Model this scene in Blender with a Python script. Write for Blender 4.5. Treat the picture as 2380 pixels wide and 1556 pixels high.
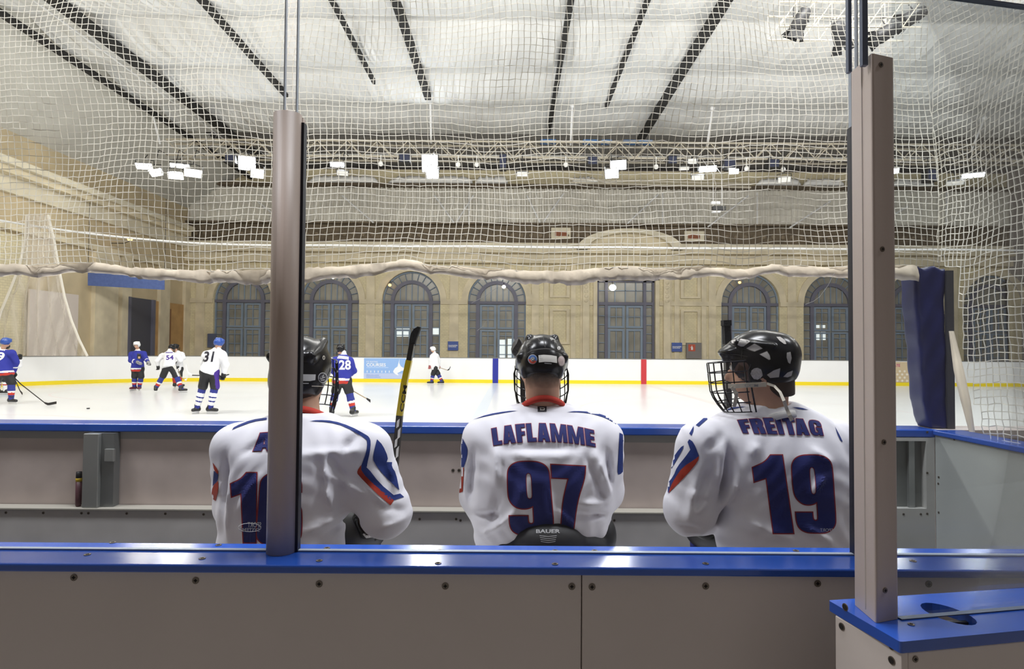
import bpy, bmesh, math, random
import numpy as np
from mathutils import Vector, Matrix, Euler
from mathutils.bvhtree import BVHTree
from mathutils.geometry import tessellate_polygon

for o in list(bpy.data.objects):
    bpy.data.objects.remove(o)
random.seed(7)
rng = np.random.RandomState(7)
SC = bpy.context.scene
COL = SC.collection
PI = math.pi

# ---------------------------------------------------------------- camera
FPX, CXP, CYP = 1400.0, 1190.0, 778.0
EYE = Vector((0.0, 0.0, 1.65))
PITCH, ROLL = math.atan(34 / 1400.0), math.radians(0.40)
RC = (Matrix.Rotation(math.radians(90) + PITCH, 3, 'X') @ Matrix.Rotation(ROLL, 3, 'Z'))
cam_d = bpy.data.cameras.new('camera')
cam = bpy.data.objects.new('camera', cam_d)
COL.objects.link(cam)
cam.matrix_world = Matrix.Translation(EYE) @ RC.to_4x4()
cam_d.sensor_width = 36.0
cam_d.lens = FPX / 2380.0 * 36.0
cam_d.clip_start, cam_d.clip_end = 0.05, 200
SC.camera = cam
SC.view_settings.view_transform = 'Standard'
SC.view_settings.look = 'None'
SC.view_settings.gamma = 1.0
SC.view_settings.exposure = 0.0
SC.view_settings.use_curve_mapping = False

# ---------------------------------------------------------------- world and lamps out of frame
W = bpy.data.worlds.new('world')
SC.world = W
W.use_nodes = True
bg = W.node_tree.nodes['Background']
bg.inputs[0].default_value = (1.0, 0.85, 0.73, 1)
bg.inputs[1].default_value = 0.106


def area_lamp(name, loc, aim, sx, sy, power, col=(1, 0.97, 0.93)):
    d = bpy.data.lights.new(name, 'AREA')
    d.shape = 'RECTANGLE'
    d.size, d.size_y = sx, sy
    d.energy = power
    d.color = col
    o = bpy.data.objects.new(name, d)
    COL.objects.link(o)
    o.location = loc
    o.rotation_euler = (Vector(aim) - Vector(loc)).to_track_quat('-Z', 'Y').to_euler()
    return o


for i, x in enumerate((-17, -9, -1.5, 6, 13.5, 21)):
    area_lamp('rink_lamp_row', (x, 11.0, 10.0), (x, 15.5, 0), 4.0, 1.2, 620)
for i, x in enumerate((-8, 0, 8, 16)):
    area_lamp('added_ceiling_fill', (x, 12.3, 11.2), (x, 24, 13.9), 3.0, 0.5, 520)  # unseen fill added to brighten the near halves of the ceiling sheets
for i, x in enumerate((-5.0, 0.5, 6.0)):
    area_lamp('bench_lamp_row', (x, 2.2, 8.2), (x, 3.0, 0), 2.6, 0.8, 375, (0.96, 0.96, 1.0))


# ---------------------------------------------------------------- pixel helpers (photo pixel + depth -> point)
def ray(px, py):
    return RC @ Vector(((px - CXP) / FPX, (CYP - py) / FPX, -1.0))


def P(px, py, Y):
    d = ray(px, py)
    return EYE + d * ((Y - EYE.y) / d.y)


def PZ(px, py, z):
    d = ray(px, py)
    return EYE + d * ((z - EYE.z) / d.z)


def PX(px, py, x):
    d = ray(px, py)
    return EYE + d * (x / d.x)


# ---------------------------------------------------------------- materials
MATS = {}


def mat(name, col, rough=0.6, metal=0.0, emit=None, estr=0.0, noise=0.0, nscale=8.0, bump=0.0, bscale=60.0, coat=0.0, spec=0.5):
    if name in MATS:
        return MATS[name]
    m = bpy.data.materials.new(name)
    m.use_nodes = True
    nt = m.node_tree
    b = nt.nodes['Principled BSDF']
    b.inputs['Base Color'].default_value = (*col, 1)
    b.inputs['Roughness'].default_value = rough
    b.inputs['Metallic'].default_value = metal
    b.inputs['Coat Weight'].default_value = coat
    b.inputs['Specular IOR Level'].default_value = spec
    tc = nt.nodes.new('ShaderNodeTexCoord')
    if noise > 0:
        n = nt.nodes.new('ShaderNodeTexNoise')
        n.inputs['Scale'].default_value = nscale
        n.inputs['Detail'].default_value = 5
        r = nt.nodes.new('ShaderNodeValToRGB')
        r.color_ramp.elements[0].position = 0.3
        r.color_ramp.elements[1].position = 0.7
        r.color_ramp.elements[0].color = (*[c * (1 - noise) for c in col], 1)
        r.color_ramp.elements[1].color = (*[min(1, c * (1 + noise)) for c in col], 1)
        nt.links.new(tc.outputs['Object'], n.inputs['Vector'])
        nt.links.new(n.outputs['Fac'], r.inputs['Fac'])
        nt.links.new(r.outputs['Color'], b.inputs['Base Color'])
    if bump > 0:
        n2 = nt.nodes.new('ShaderNodeTexNoise')
        n2.inputs['Scale'].default_value = bscale
        n2.inputs['Detail'].default_value = 3
        bp = nt.nodes.new('ShaderNodeBump')
        bp.inputs['Strength'].default_value = bump
        bp.inputs['Distance'].default_value = 0.01
        nt.links.new(tc.outputs['Object'], n2.inputs['Vector'])
        nt.links.new(n2.outputs['Fac'], bp.inputs['Height'])
        nt.links.new(bp.outputs['Normal'], b.inputs['Normal'])
    if emit:
        b.inputs['Emission Color'].default_value = (*emit, 1)
        b.inputs['Emission Strength'].default_value = estr
    MATS[name] = m
    return m


def glass_mat(name, tint, refl=0.06, haze=0.0):
    m = bpy.data.materials.new(name)
    m.use_nodes = True
    nt = m.node_tree
    nt.nodes.clear()
    out = nt.nodes.new('ShaderNodeOutputMaterial')
    tr = nt.nodes.new('ShaderNodeBsdfTransparent')
    tr.inputs[0].default_value = (*tint, 1)
    gl = nt.nodes.new('ShaderNodeBsdfGlossy')
    gl.inputs['Roughness'].default_value = 0.01
    fr = nt.nodes.new('ShaderNodeFresnel')
    fr.inputs['IOR'].default_value = 1.3
    mul = nt.nodes.new('ShaderNodeMath')
    mul.operation = 'MULTIPLY'
    mul.inputs[1].default_value = refl / 0.06 * 0.5
    mx = nt.nodes.new('ShaderNodeMixShader')
    nt.links.new(fr.outputs[0], mul.inputs[0])
    nt.links.new(mul.outputs[0], mx.inputs[0])
    nt.links.new(tr.outputs[0], mx.inputs[1])
    nt.links.new(gl.outputs[0], mx.inputs[2])
    last = mx
    if haze > 0:
        df = nt.nodes.new('ShaderNodeBsdfDiffuse')
        df.inputs[0].default_value = (0.8, 0.78, 0.75, 1)
        m2 = nt.nodes.new('ShaderNodeMixShader')
        m2.inputs[0].default_value = haze
        nt.links.new(mx.outputs[0], m2.inputs[1])
        nt.links.new(df.outputs[0], m2.inputs[2])
        last = m2
    nt.links.new(last.outputs[0], out.inputs[0])
    MATS[name] = m
    return m


def brick_mat(name, c1, c2, mortar, sx):
    m = bpy.data.materials.new(name)
    m.use_nodes = True
    nt = m.node_tree
    b = nt.nodes['Principled BSDF']
    b.inputs['Roughness'].default_value = 0.9
    tc = nt.nodes.new('ShaderNodeTexCoord')
    sep = nt.nodes.new('ShaderNodeSeparateXYZ')
    cmb = nt.nodes.new('ShaderNodeCombineXYZ')
    add = nt.nodes.new('ShaderNodeMath')
    nt.links.new(tc.outputs['Object'], sep.inputs[0])
    nt.links.new(sep.outputs['X'], add.inputs[0])
    nt.links.new(sep.outputs['Y'], add.inputs[1])
    nt.links.new(add.outputs[0], cmb.inputs['X'])
    nt.links.new(sep.outputs['Z'], cmb.inputs['Y'])
    br = nt.nodes.new('ShaderNodeTexBrick')
    br.inputs['Scale'].default_value = sx
    br.inputs['Color1'].default_value = (*c1, 1)
    br.inputs['Color2'].default_value = (*c2, 1)
    br.inputs['Mortar'].default_value = (*mortar, 1)
    nt.links.new(cmb.outputs[0], br.inputs['Vector'])
    n = nt.nodes.new('ShaderNodeTexNoise')
    n.inputs['Scale'].default_value = 0.9
    n.inputs['Detail'].default_value = 6
    nt.links.new(tc.outputs['Object'], n.inputs['Vector'])
    mp = nt.nodes.new('ShaderNodeMapRange')
    mp.inputs['To Min'].default_value = 0.7
    mp.inputs['To Max'].default_value = 1.25
    nt.links.new(n.outputs['Fac'], mp.inputs['Value'])
    mx = nt.nodes.new('ShaderNodeMix')
    mx.data_type = 'RGBA'
    mx.blend_type = 'MULTIPLY'
    mx.inputs[0].default_value = 1.0
    nt.links.new(br.outputs['Color'], mx.inputs[6])
    nt.links.new(mp.outputs[0], mx.inputs[7])
    nt.links.new(mx.outputs[2], b.inputs['Base Color'])
    MATS[name] = m
    return m


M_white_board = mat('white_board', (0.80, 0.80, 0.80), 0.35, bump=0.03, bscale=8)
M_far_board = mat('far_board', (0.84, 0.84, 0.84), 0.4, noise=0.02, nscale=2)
M_dim_board = mat('shaded_board', (0.55, 0.47, 0.435), 0.45, noise=0.10, nscale=5, bump=0.04, bscale=20)  # white board with its shade mixed into a dimmer, pinkish colour
M_front_panel = mat('front_panel_plastic', (0.70, 0.635, 0.59), 0.45, noise=0.03, nscale=3, bump=0.05, bscale=40)
M_blue_cap = mat('blue_cap', (0.022, 0.09, 0.45), 0.17, noise=0.1, nscale=3, bump=0.004, bscale=90, spec=0.7)
M_yellow = mat('yellow_kick', (0.85, 0.66, 0.01), 0.4)
M_ice = mat('ice', (0.88, 0.89, 0.89), 0.22, noise=0.03, nscale=0.35, bump=0.04, bscale=3, spec=0.4)
M_concrete = mat('concrete', (0.22, 0.21, 0.20), 0.8, noise=0.1)
M_rubber = mat('rubber_floor', (0.05, 0.05, 0.055), 0.8)
M_alu2 = mat('aluminium_plain', (0.56, 0.48, 0.435), 0.5, 0.2, bump=0.02, bscale=200)
M_alu = mat('aluminium', (0.50, 0.405, 0.345), 0.45, 0.0, bump=0.02, bscale=200)
M_grey_post = mat('grey_metal', (0.33, 0.34, 0.33), 0.4, 0.6)
M_dark = mat('black_rubber', (0.008, 0.008, 0.02), 0.5)
M_screw = mat('screw_steel', (0.20, 0.17, 0.14), 0.4, 0.7)
M_hole = mat('screw_socket', (0.015, 0.012, 0.01), 0.7)
M_net = mat('net_cord', (0.80, 0.76, 0.66), 0.8)
M_hem = mat('hem_canvas', (0.84, 0.73, 0.57), 0.9, noise=0.18, nscale=4, bump=0.2, bscale=25)
M_pad = mat('blue_vinyl', (0.010, 0.014, 0.085), 0.4, noise=0.15, nscale=5, bump=0.2, bscale=12)
M_ceiling = mat('ceiling_sheet', (0.68, 0.68, 0.665), 0.6, noise=0.05, nscale=1)
M_slot = mat('dark_gap', (0.012, 0.011, 0.01), 0.9)
M_brick = brick_mat('cream_brick', (0.78, 0.69, 0.46), (0.72, 0.63, 0.41), (0.60, 0.53, 0.36), 2.2)
M_stone = mat('stone', (0.73, 0.64, 0.46), 0.9, noise=0.14, nscale=1.2, bump=0.2, bscale=6)
M_stone2 = mat('pale_stone', (0.76, 0.69, 0.53), 0.9, noise=0.10, nscale=1.2)
M_upper = mat('plaster_tan', (0.62, 0.51, 0.33), 0.9, noise=0.12, nscale=0.8)
M_frieze = mat('brown_frieze', (0.15, 0.115, 0.075), 0.9, noise=0.25, nscale=1.5)
M_corr = mat('corrugated_sheet', (0.74, 0.71, 0.63), 0.55, noise=0.08, nscale=1)
M_frame = mat('blue_grey_frame', (0.23, 0.29, 0.37), 0.6)
M_frame_dk = mat('dark_frame', (0.15, 0.15, 0.20), 0.6)
M_pane = mat('window_pane', (0.30, 0.285, 0.24), 0.2, noise=0.3, nscale=0.7)
M_truss = mat('truss_paint', (0.48, 0.43, 0.34), 0.7)
M_black = mat('lamp_black', (0.02, 0.02, 0.022), 0.5)
M_lampbody = mat('lamp_body', (0.25, 0.25, 0.25), 0.5)
M_lens_on = mat('lens_lit', (1, 1, 1), 0.5, emit=(0.93, 0.96, 1.0), estr=120)
M_lens_warm = mat('lens_warm', (1, 1, 1), 0.5, emit=(1.0, 0.95, 0.82), estr=45)
M_lens_off = mat('lens_unlit', (0.85, 0.84, 0.80), 0.3)
M_globe = mat('globe_glow', (1, 1, 1), 0.5, emit=(1.0, 0.93, 0.8), estr=5)
M_orange = mat('orange_glow', (1, 0.7, 0.4), 0.5, emit=(1.0, 0.5, 0.15), estr=3)
M_fluff = mat('insulation', (0.88, 0.87, 0.84), 0.95, bump=0.5, bscale=5)
M_glass = glass_mat('plexiglass', (0.975, 0.985, 0.985), 0.05, 0.004)
M_glass2 = glass_mat('plexiglass_hazy', (0.95, 0.965, 0.97), 0.06, 0.008)
M_edge = mat('glass_edge', (0.42, 0.48, 0.56), 0.3)
M_edge_dk = mat('glass_edge_dark', (0.12, 0.15, 0.22), 0.3)

M_jw = mat('jersey_white', (0.79, 0.785, 0.85), 0.85, bump=0.035, bscale=420, spec=0.2)
M_jb = mat('jersey_blue', (0.036, 0.044, 0.31), 0.8, bump=0.1, bscale=200, spec=0.2)
M_tb = mat('twill_blue', (0.020, 0.026, 0.135), 0.7, spec=0.25)
M_tr = mat('twill_red', (0.30, 0.03, 0.035), 0.7, spec=0.25)
M_stripe_b = mat('stripe_blue', (0.022, 0.042, 0.19), 0.75, spec=0.2)
M_stripe_r = mat('stripe_red', (0.33, 0.035, 0.02), 0.75, spec=0.2)
M_red = mat('red_cloth', (0.50, 0.035, 0.02), 0.8)
M_skin = mat('skin', (0.52, 0.30, 0.20), 0.55, noise=0.08, nscale=20)
M_hair = mat('hair', (0.05, 0.032, 0.022), 0.8)
M_buzz = mat('cropped_hair', (0.16, 0.095, 0.07), 0.8, noise=0.35, nscale=60)
def fade_hair(name, z0, z1):
    m = bpy.data.materials.new(name)
    m.use_nodes = True
    nt = m.node_tree
    b = nt.nodes['Principled BSDF']
    b.inputs['Base Color'].default_value = (0.045, 0.03, 0.024, 1)
    b.inputs['Roughness'].default_value = 0.8
    tc = nt.nodes.new('ShaderNodeTexCoord')
    sp = nt.nodes.new('ShaderNodeSeparateXYZ')
    mr = nt.nodes.new('ShaderNodeMapRange')
    mr.inputs['From Min'].default_value = z0
    mr.inputs['From Max'].default_value = z1
    mr.inputs['To Min'].default_value = -0.25
    mr.inputs['To Max'].default_value = 0.95
    mr.clamp = False
    n = nt.nodes.new('ShaderNodeTexNoise')
    n.inputs['Scale'].default_value = 38
    n.inputs['Detail'].default_value = 4
    ad = nt.nodes.new('ShaderNodeMath')
    ad.operation = 'MULTIPLY_ADD'
    ad.inputs[1].default_value = 0.5
    cl = nt.nodes.new('ShaderNodeMath')
    cl.operation = 'SUBTRACT'
    cl.inputs[1].default_value = 0.22
    cl.use_clamp = True
    nt.links.new(tc.outputs['Object'], sp.inputs[0])
    nt.links.new(tc.outputs['Object'], n.inputs['Vector'])
    nt.links.new(sp.outputs['Z'], mr.inputs['Value'])
    nt.links.new(n.outputs['Fac'], ad.inputs[0])
    nt.links.new(mr.outputs[0], ad.inputs[2])
    nt.links.new(ad.outputs[0], cl.inputs[0])
    nt.links.new(cl.outputs[0], b.inputs['Alpha'])
    return m


M_helm = mat('helmet_black', (0.007, 0.007, 0.009), 0.24, spec=0.35)
M_helm_w = mat('helmet_white', (0.85, 0.85, 0.83), 0.3)
M_helm_b = mat('helmet_blue', (0.025, 0.075, 0.33), 0.3)
M_foam = mat('grey_foam', (0.48, 0.46, 0.44), 0.8)
M_cage = mat('cage_wire', (0.02, 0.02, 0.025), 0.25, 0.6)
M_pants = mat('black_nylon', (0.012, 0.012, 0.014), 0.6)
M_glove = mat('black_glove', (0.014, 0.014, 0.015), 0.55)
M_white = mat('white_plastic', (0.82, 0.82, 0.82), 0.5)
M_sticker = mat('pale_sticker', (0.72, 0.70, 0.66), 0.5)
M_strap = mat('beige_strap', (0.55, 0.51, 0.43), 0.8)
M_bsock = mat('blue_sock', (0.028, 0.038, 0.24), 0.85)
M_eye = mat('eye', (0.6, 0.58, 0.55), 0.2)
M_boot = mat('skate_boot', (0.02, 0.02, 0.022), 0.35)
M_steel = mat('blade_steel', (0.7, 0.7, 0.7), 0.2, 0.9)
M_tape = mat('black_tape', (0.012, 0.012, 0.012), 0.85, bump=0.3, bscale=120)
M_purple = mat('purple_panel', (0.055, 0.018, 0.25), 0.7)
M_grey = mat('grey_text', (0.35, 0.35, 0.36), 0.6)


# ---------------------------------------------------------------- object helpers
def link(o, parent=None):
    COL.objects.link(o)
    if parent is not None:
        o.parent = parent
    return o


def rootloc(o):
    v = Vector((0, 0, 0))
    while o is not None:
        v += o.location
        o = o.parent
    return v


def tag(o, label=None, cat=None, group=None, kind=None):
    if label:
        o['label'] = label
    if cat:
        o['category'] = cat
    if group:
        o['group'] = group
    if kind:
        o['kind'] = kind
    return o


def thing(name, label, cat, loc=(0, 0, 0), group=None):
    o = bpy.data.objects.new(name, None)
    o.empty_display_size = 0.1
    link(o)
    o.location = loc
    return tag(o, label, cat, group)


def copy_tree(o, parent=None):
    c = o.copy()
    COL.objects.link(c)
    c.parent = parent
    for ch in list(o.children):
        copy_tree(ch, c)
    return c


def mesh_obj(name, verts, faces, mats, parent=None, smooth=False, mi=None):
    """verts in world space; stored relative to the root thing."""
    off = np.array(rootloc(parent)) if parent is not None else np.zeros(3)
    V = np.asarray(verts, dtype=float) - off
    me = bpy.data.meshes.new(name)
    me.from_pydata(V.tolist(), [], [list(map(int, f)) for f in faces])
    if not isinstance(mats, (list, tuple)):
        mats = [mats]
    for m in mats:
        me.materials.append(m)
    if mi is not None:
        me.polygons.foreach_set('material_index', np.asarray(mi, dtype=np.int32))
    if smooth:
        me.polygons.foreach_set('use_smooth', np.ones(len(me.polygons), dtype=bool))
    me.update()
    o = bpy.data.objects.new(name, me)
    link(o, parent)
    return o


class MB:
    """collects simple shapes in world space into ONE mesh object"""

    def __init__(s):
        s.v, s.f, s.m = [], [], []

    def add(s, vs, fs, m=0):
        b = len(s.v)
        s.v += [tuple(v) for v in vs]
        s.f += [[i + b for i in f] for f in fs]
        s.m += [m] * len(fs)
        return s

    def box(s, lo, hi, m=0, R=None, c=None):
        x0, y0, z0 = lo
        x1, y1, z1 = hi
        vs = [Vector(p) for p in ((x0, y0, z0), (x1, y0, z0), (x1, y1, z0), (x0, y1, z0), (x0, y0, z1), (x1, y0, z1), (x1, y1, z1), (x0, y1, z1))]
        if R is not None:
            cc = Vector(c) if c is not None else sum(vs, Vector()) / 8
            vs = [cc + R @ (v - cc) for v in vs]
        return s.add(vs, [(0, 3, 2, 1), (4, 5, 6, 7), (0, 1, 5, 4), (1, 2, 6, 5), (2, 3, 7, 6), (3, 0, 4, 7)], m)

    def prism(s, poly, d, m=0):
        """poly: list of 3D points (planar loop), extruded by vector d"""
        n = len(poly)
        a = [Vector(p) for p in poly]
        b = [p + Vector(d) for p in a]
        nrm = Vector()
        for i in range(n):
            nrm += a[i].cross(a[(i + 1) % n])
        fs = [list(range(n)), list(range(2 * n - 1, n - 1, -1))] + [(i, i + n, (i + 1) % n + n, (i + 1) % n) for i in range(n)]
        if nrm.dot(Vector(d)) > 0:
            fs = [f[::-1] for f in fs]
        return s.add(a + b, fs, m)

    def tube(s, pts, r, n=6, m=0, cap=True):
        pts = [Vector(p) for p in pts]
        rs = r if isinstance(r, (list, tuple)) else [r] * len(pts)
        vs, fs = [], []
        up = None
        for i, p in enumerate(pts):
            t = (pts[min(i + 1, len(pts) - 1)] - pts[max(i - 1, 0)])
            t.normalize()
            if up is None:
                up = Vector((0, 0, 1)) if abs(t.z) < 0.9 else Vector((1, 0, 0))
            a = (up - t * up.dot(t))
            a.normalize()
            up = a
            b = t.cross(a)
            for k in range(n):
                an = 2 * PI * k / n
                vs.append(p + (a * math.cos(an) + b * math.sin(an)) * rs[i])
        for i in range(len(pts) - 1):
            for k in range(n):
                fs.append((i * n + k, i * n + (k + 1) % n, (i + 1) * n + (k + 1) % n, (i + 1) * n + k))
        if cap:
            fs.append(list(range(n))[::-1])
            fs.append([(len(pts) - 1) * n + k for k in range(n)])
        return s.add(vs, fs, m)

    def disc(s, c, nrm, r, h, n=12, m=0):
        nrm = Vector(nrm).normalized()
        return s.tube([Vector(c), Vector(c) + nrm * h], r, n, m)

    def ball(s, c, r, m=0, nu=10, nv=6):
        c = Vector(c)
        r3 = r if isinstance(r, (list, tuple)) else (r, r, r)
        vs, fs = [], []
        for i in range(nv + 1):
            th = PI * i / nv
            for k in range(nu):
                ph = 2 * PI * k / nu
                vs.append(c + Vector((r3[0] * math.sin(th) * math.cos(ph), r3[1] * math.sin(th) * math.sin(ph), r3[2] * math.cos(th))))
        for i in range(nv):
            for k in range(nu):
                fs.append((i * nu + k, (i + 1) * nu + k, (i + 1) * nu + (k + 1) % nu, i * nu + (k + 1) % nu))
        return s.add(vs, fs, m)

    def build(s, name, mats, parent=None, smooth=False, bevel=0.0):
        o = mesh_obj(name, s.v, s.f, mats, parent, smooth, s.m)
        if bevel > 0:
            md = o.modifiers.new('bevel', 'BEVEL')
            md.width = bevel
            md.segments = 2
            md.limit_method = 'ANGLE'
        return o


def struct(o):
    o['kind'] = 'structure'
    return o


def text_polys(txt, size=1.0, bold=0.0):
    """2D triangles of a string in the built-in font"""
    cu = bpy.data.curves.new('txt', 'FONT')
    cu.body = txt
    cu.size = size
    cu.offset = bold
    cu.resolution_u = 3
    ob = bpy.data.objects.new('txt', cu)
    COL.objects.link(ob)
    dg = bpy.context.evaluated_depsgraph_get()
    me = bpy.data.meshes.new_from_object(ob.evaluated_get(dg))
    V = np.array([v.co[:2] for v in me.vertices]) if len(me.vertices) else np.zeros((0, 2))
    F = [list(p.vertices) for p in me.polygons]
    bpy.data.objects.remove(ob)
    bpy.data.curves.remove(cu)
    bpy.data.meshes.remove(me)
    return V, F


def flat_text(mb, txt, origin, ux, uz, w, h, m=0, bold=0.0):
    """text stretched into a w x h box at origin along ux / uz"""
    V, F = text_polys(txt, 1.0, bold)
    lo, hi = V.min(0), V.max(0)
    U = (V - lo) / (hi - lo)
    vs = [Vector(origin) + Vector(ux) * (u[0] * w) + Vector(uz) * (u[1] * h) for u in U]
    mb.add(vs, F, m)


def word_bars(mb, origin, ux, uz, w, h, n, m=0, seed=1):
    """a line of print too small to read: a row of short uneven strokes"""
    r = random.Random(seed)
    x = 0.0
    while x < w:
        k = w / n * (0.5 + 0.8 * r.random())
        hh = h * (0.65 + 0.35 * r.random())
        o = Vector(origin) + Vector(ux) * x
        mb.add([o, o + Vector(ux) * k * .72, o + Vector(ux) * k * .72 + Vector(uz) * hh, o + Vector(uz) * hh], [(0, 1, 2, 3)], m)
        x += k


# ---------------------------------------------------------------- implicit surfaces
def cap_(Q, a, b, ra, rb=None):
    rb = ra if rb is None else rb
    a = np.asarray(a, dtype=np.float32)
    b = np.asarray(b, dtype=np.float32)
    ab = b - a
    t = np.clip(((Q - a) @ ab) / max(1e-9, float(ab @ ab)), 0, 1)
    d = Q - a - t[:, None] * ab
    return np.sqrt((d * d).sum(1)) - (ra + (rb - ra) * t)


def ell_(Q, c, r, R=None):
    q = Q - np.asarray(c, dtype=np.float32)
    if R is not None:
        q = q @ R
    r = np.asarray(r, dtype=np.float32)
    k0 = np.sqrt(((q / r) ** 2).sum(1)) + 1e-9
    k1 = np.sqrt(((q / (r * r)) ** 2).sum(1)) + 1e-9
    return k0 * (k0 - 1) / k1


def box_(Q, c, h, rad=0.0, R=None):
    q = Q - np.asarray(c, dtype=np.float32)
    if R is not None:
        q = q @ R
    q = np.abs(q) - (np.asarray(h, dtype=np.float32) - rad)
    return np.sqrt((np.maximum(q, 0) ** 2).sum(1)) + np.minimum(q.max(1), 0) - rad


def smin(a, b, k):
    h = np.clip(0.5 + 0.5 * (b - a) / k, 0, 1)
    return b + (a - b) * h - k * h * (1 - h)


def smax(a, b, k):
    return -smin(-a, -b, k)


def snets(f, lo, hi, h):
    lo = np.asarray(lo, dtype=np.float32)
    hi = np.asarray(hi, dtype=np.float32)
    n = np.ceil((hi - lo) / h).astype(int) + 1
    ax = [lo[i] + h * np.arange(n[i], dtype=np.float32) for i in range(3)]
    G = np.stack(np.meshgrid(*ax, indexing='ij'), -1).reshape(-1, 3)
    F = np.concatenate([f(g) for g in np.array_split(G, max(1, len(G) // 150000))]).reshape(n).astype(np.float32)
    S = F < 0
    c = np.zeros(tuple(n - 1), dtype=np.int8)
    cor = [(i, j, k) for i in (0, 1) for j in (0, 1) for k in (0, 1)]
    for (i, j, k) in cor:
        c += S[i:n[0] - 1 + i, j:n[1] - 1 + j, k:n[2] - 1 + k]
    act = (c > 0) & (c < 8)
    ids = np.argwhere(act)
    idx = -np.ones(act.shape, dtype=np.int64)
    idx[act] = np.arange(len(ids))
    acc = np.zeros((len(ids), 3))
    cnt = np.zeros(len(ids))
    for a in cor:
        for ax_ in range(3):
            if a[ax_] == 0:
                b = list(a)
                b[ax_] = 1
                f0 = F[ids[:, 0] + a[0], ids[:, 1] + a[1], ids[:, 2] + a[2]]
                f1 = F[ids[:, 0] + b[0], ids[:, 1] + b[1], ids[:, 2] + b[2]]
                m = (f0 < 0) != (f1 < 0)
                t = f0[m] / (f0[m] - f1[m])
                p = np.tile(np.array(a, dtype=float), (m.sum(), 1))
                p[:, ax_] += t
                acc[m] += p
                cnt[m] += 1
    V = lo + h * (ids + acc / cnt[:, None])
    faces = []
    for ax_ in range(3):
        o1, o2 = [(1, 2), (2, 0), (0, 1)][ax_]
        s0 = np.moveaxis(S, (ax_, o1, o2), (0, 1, 2))
        id_ = np.moveaxis(idx, (ax_, o1, o2), (0, 1, 2))
        e = s0[:-1, 1:-1, 1:-1] != s0[1:, 1:-1, 1:-1]
        w = np.argwhere(e)
        if not len(w):
            continue
        i, j, k = w[:, 0], w[:, 1], w[:, 2]
        q = np.stack([id_[i, j, k], id_[i, j + 1, k], id_[i, j + 1, k + 1], id_[i, j, k + 1]], 1)
        ins = s0[:-1, 1:-1, 1:-1][e]
        q[~ins] = q[~ins][:, ::-1]
        faces.append(q)
    return V, np.concatenate(faces)


def sdf_obj(name, f, lo, hi, h, mats, parent=None, mi=None):
    V, Fc = snets(f, lo, hi, h)
    m = None
    if mi is not None:
        m = mi(V[Fc].mean(1))
    return mesh_obj(name, V, Fc, mats, parent, True, m)


def bvh_of(o):
    off = rootloc(o)
    me = o.data
    return BVHTree.FromPolygons([v.co + off for v in me.vertices], [list(p.vertices) for p in me.polygons])


def area2(l):
    a = 0
    for i in range(len(l)):
        x0, y0 = l[i]
        x1, y1 = l[(i + 1) % len(l)]
        a += x0 * y1 - x1 * y0
    return a / 2


def grow(loop, d):
    """offset a closed 2D loop outwards by d"""
    l = loop if area2(loop) > 0 else loop[::-1]
    n = len(l)
    out = []
    for i in range(n):
        p0, p1, p2 = np.array(l[i - 1]), np.array(l[i]), np.array(l[(i + 1) % n])
        e0, e1 = p1 - p0, p2 - p1
        e0 = e0 / (np.linalg.norm(e0) + 1e-9)
        e1 = e1 / (np.linalg.norm(e1) + 1e-9)
        n0, n1 = np.array((e0[1], -e0[0])), np.array((e1[1], -e1[0]))
        b = n0 + n1
        L = max(0.6, b @ b / 2)
        out.append(tuple(p1 + b / L * d))
    return out


def soft(loop, it=2, ang=62):
    """round the shallow corners of a loop, keep the sharp ones"""
    for _ in range(it):
        n = len(loop)
        out = []
        for i in range(n):
            p0, p1, p2 = np.array(loop[i - 1], float), np.array(loop[i], float), np.array(loop[(i + 1) % n], float)
            e0, e1 = p1 - p0, p2 - p1
            ca = (e0 @ e1) / (np.linalg.norm(e0) * np.linalg.norm(e1) + 1e-9)
            a = math.degrees(math.acos(max(-1, min(1, ca))))
            if 4 < a < ang:
                out += [tuple(p1 - e0 * 0.25), tuple(p1 + e1 * 0.25)]
            else:
                out.append(tuple(p1))
        loop = out
    return loop


def tri2d(loops):
    polys = [[Vector((x, y, 0)) for x, y in l] for l in loops]
    t = tessellate_polygon(polys)
    V = np.array([(p.x, p.y) for l in polys for p in l])
    return V, [list(x) for x in t]


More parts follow.
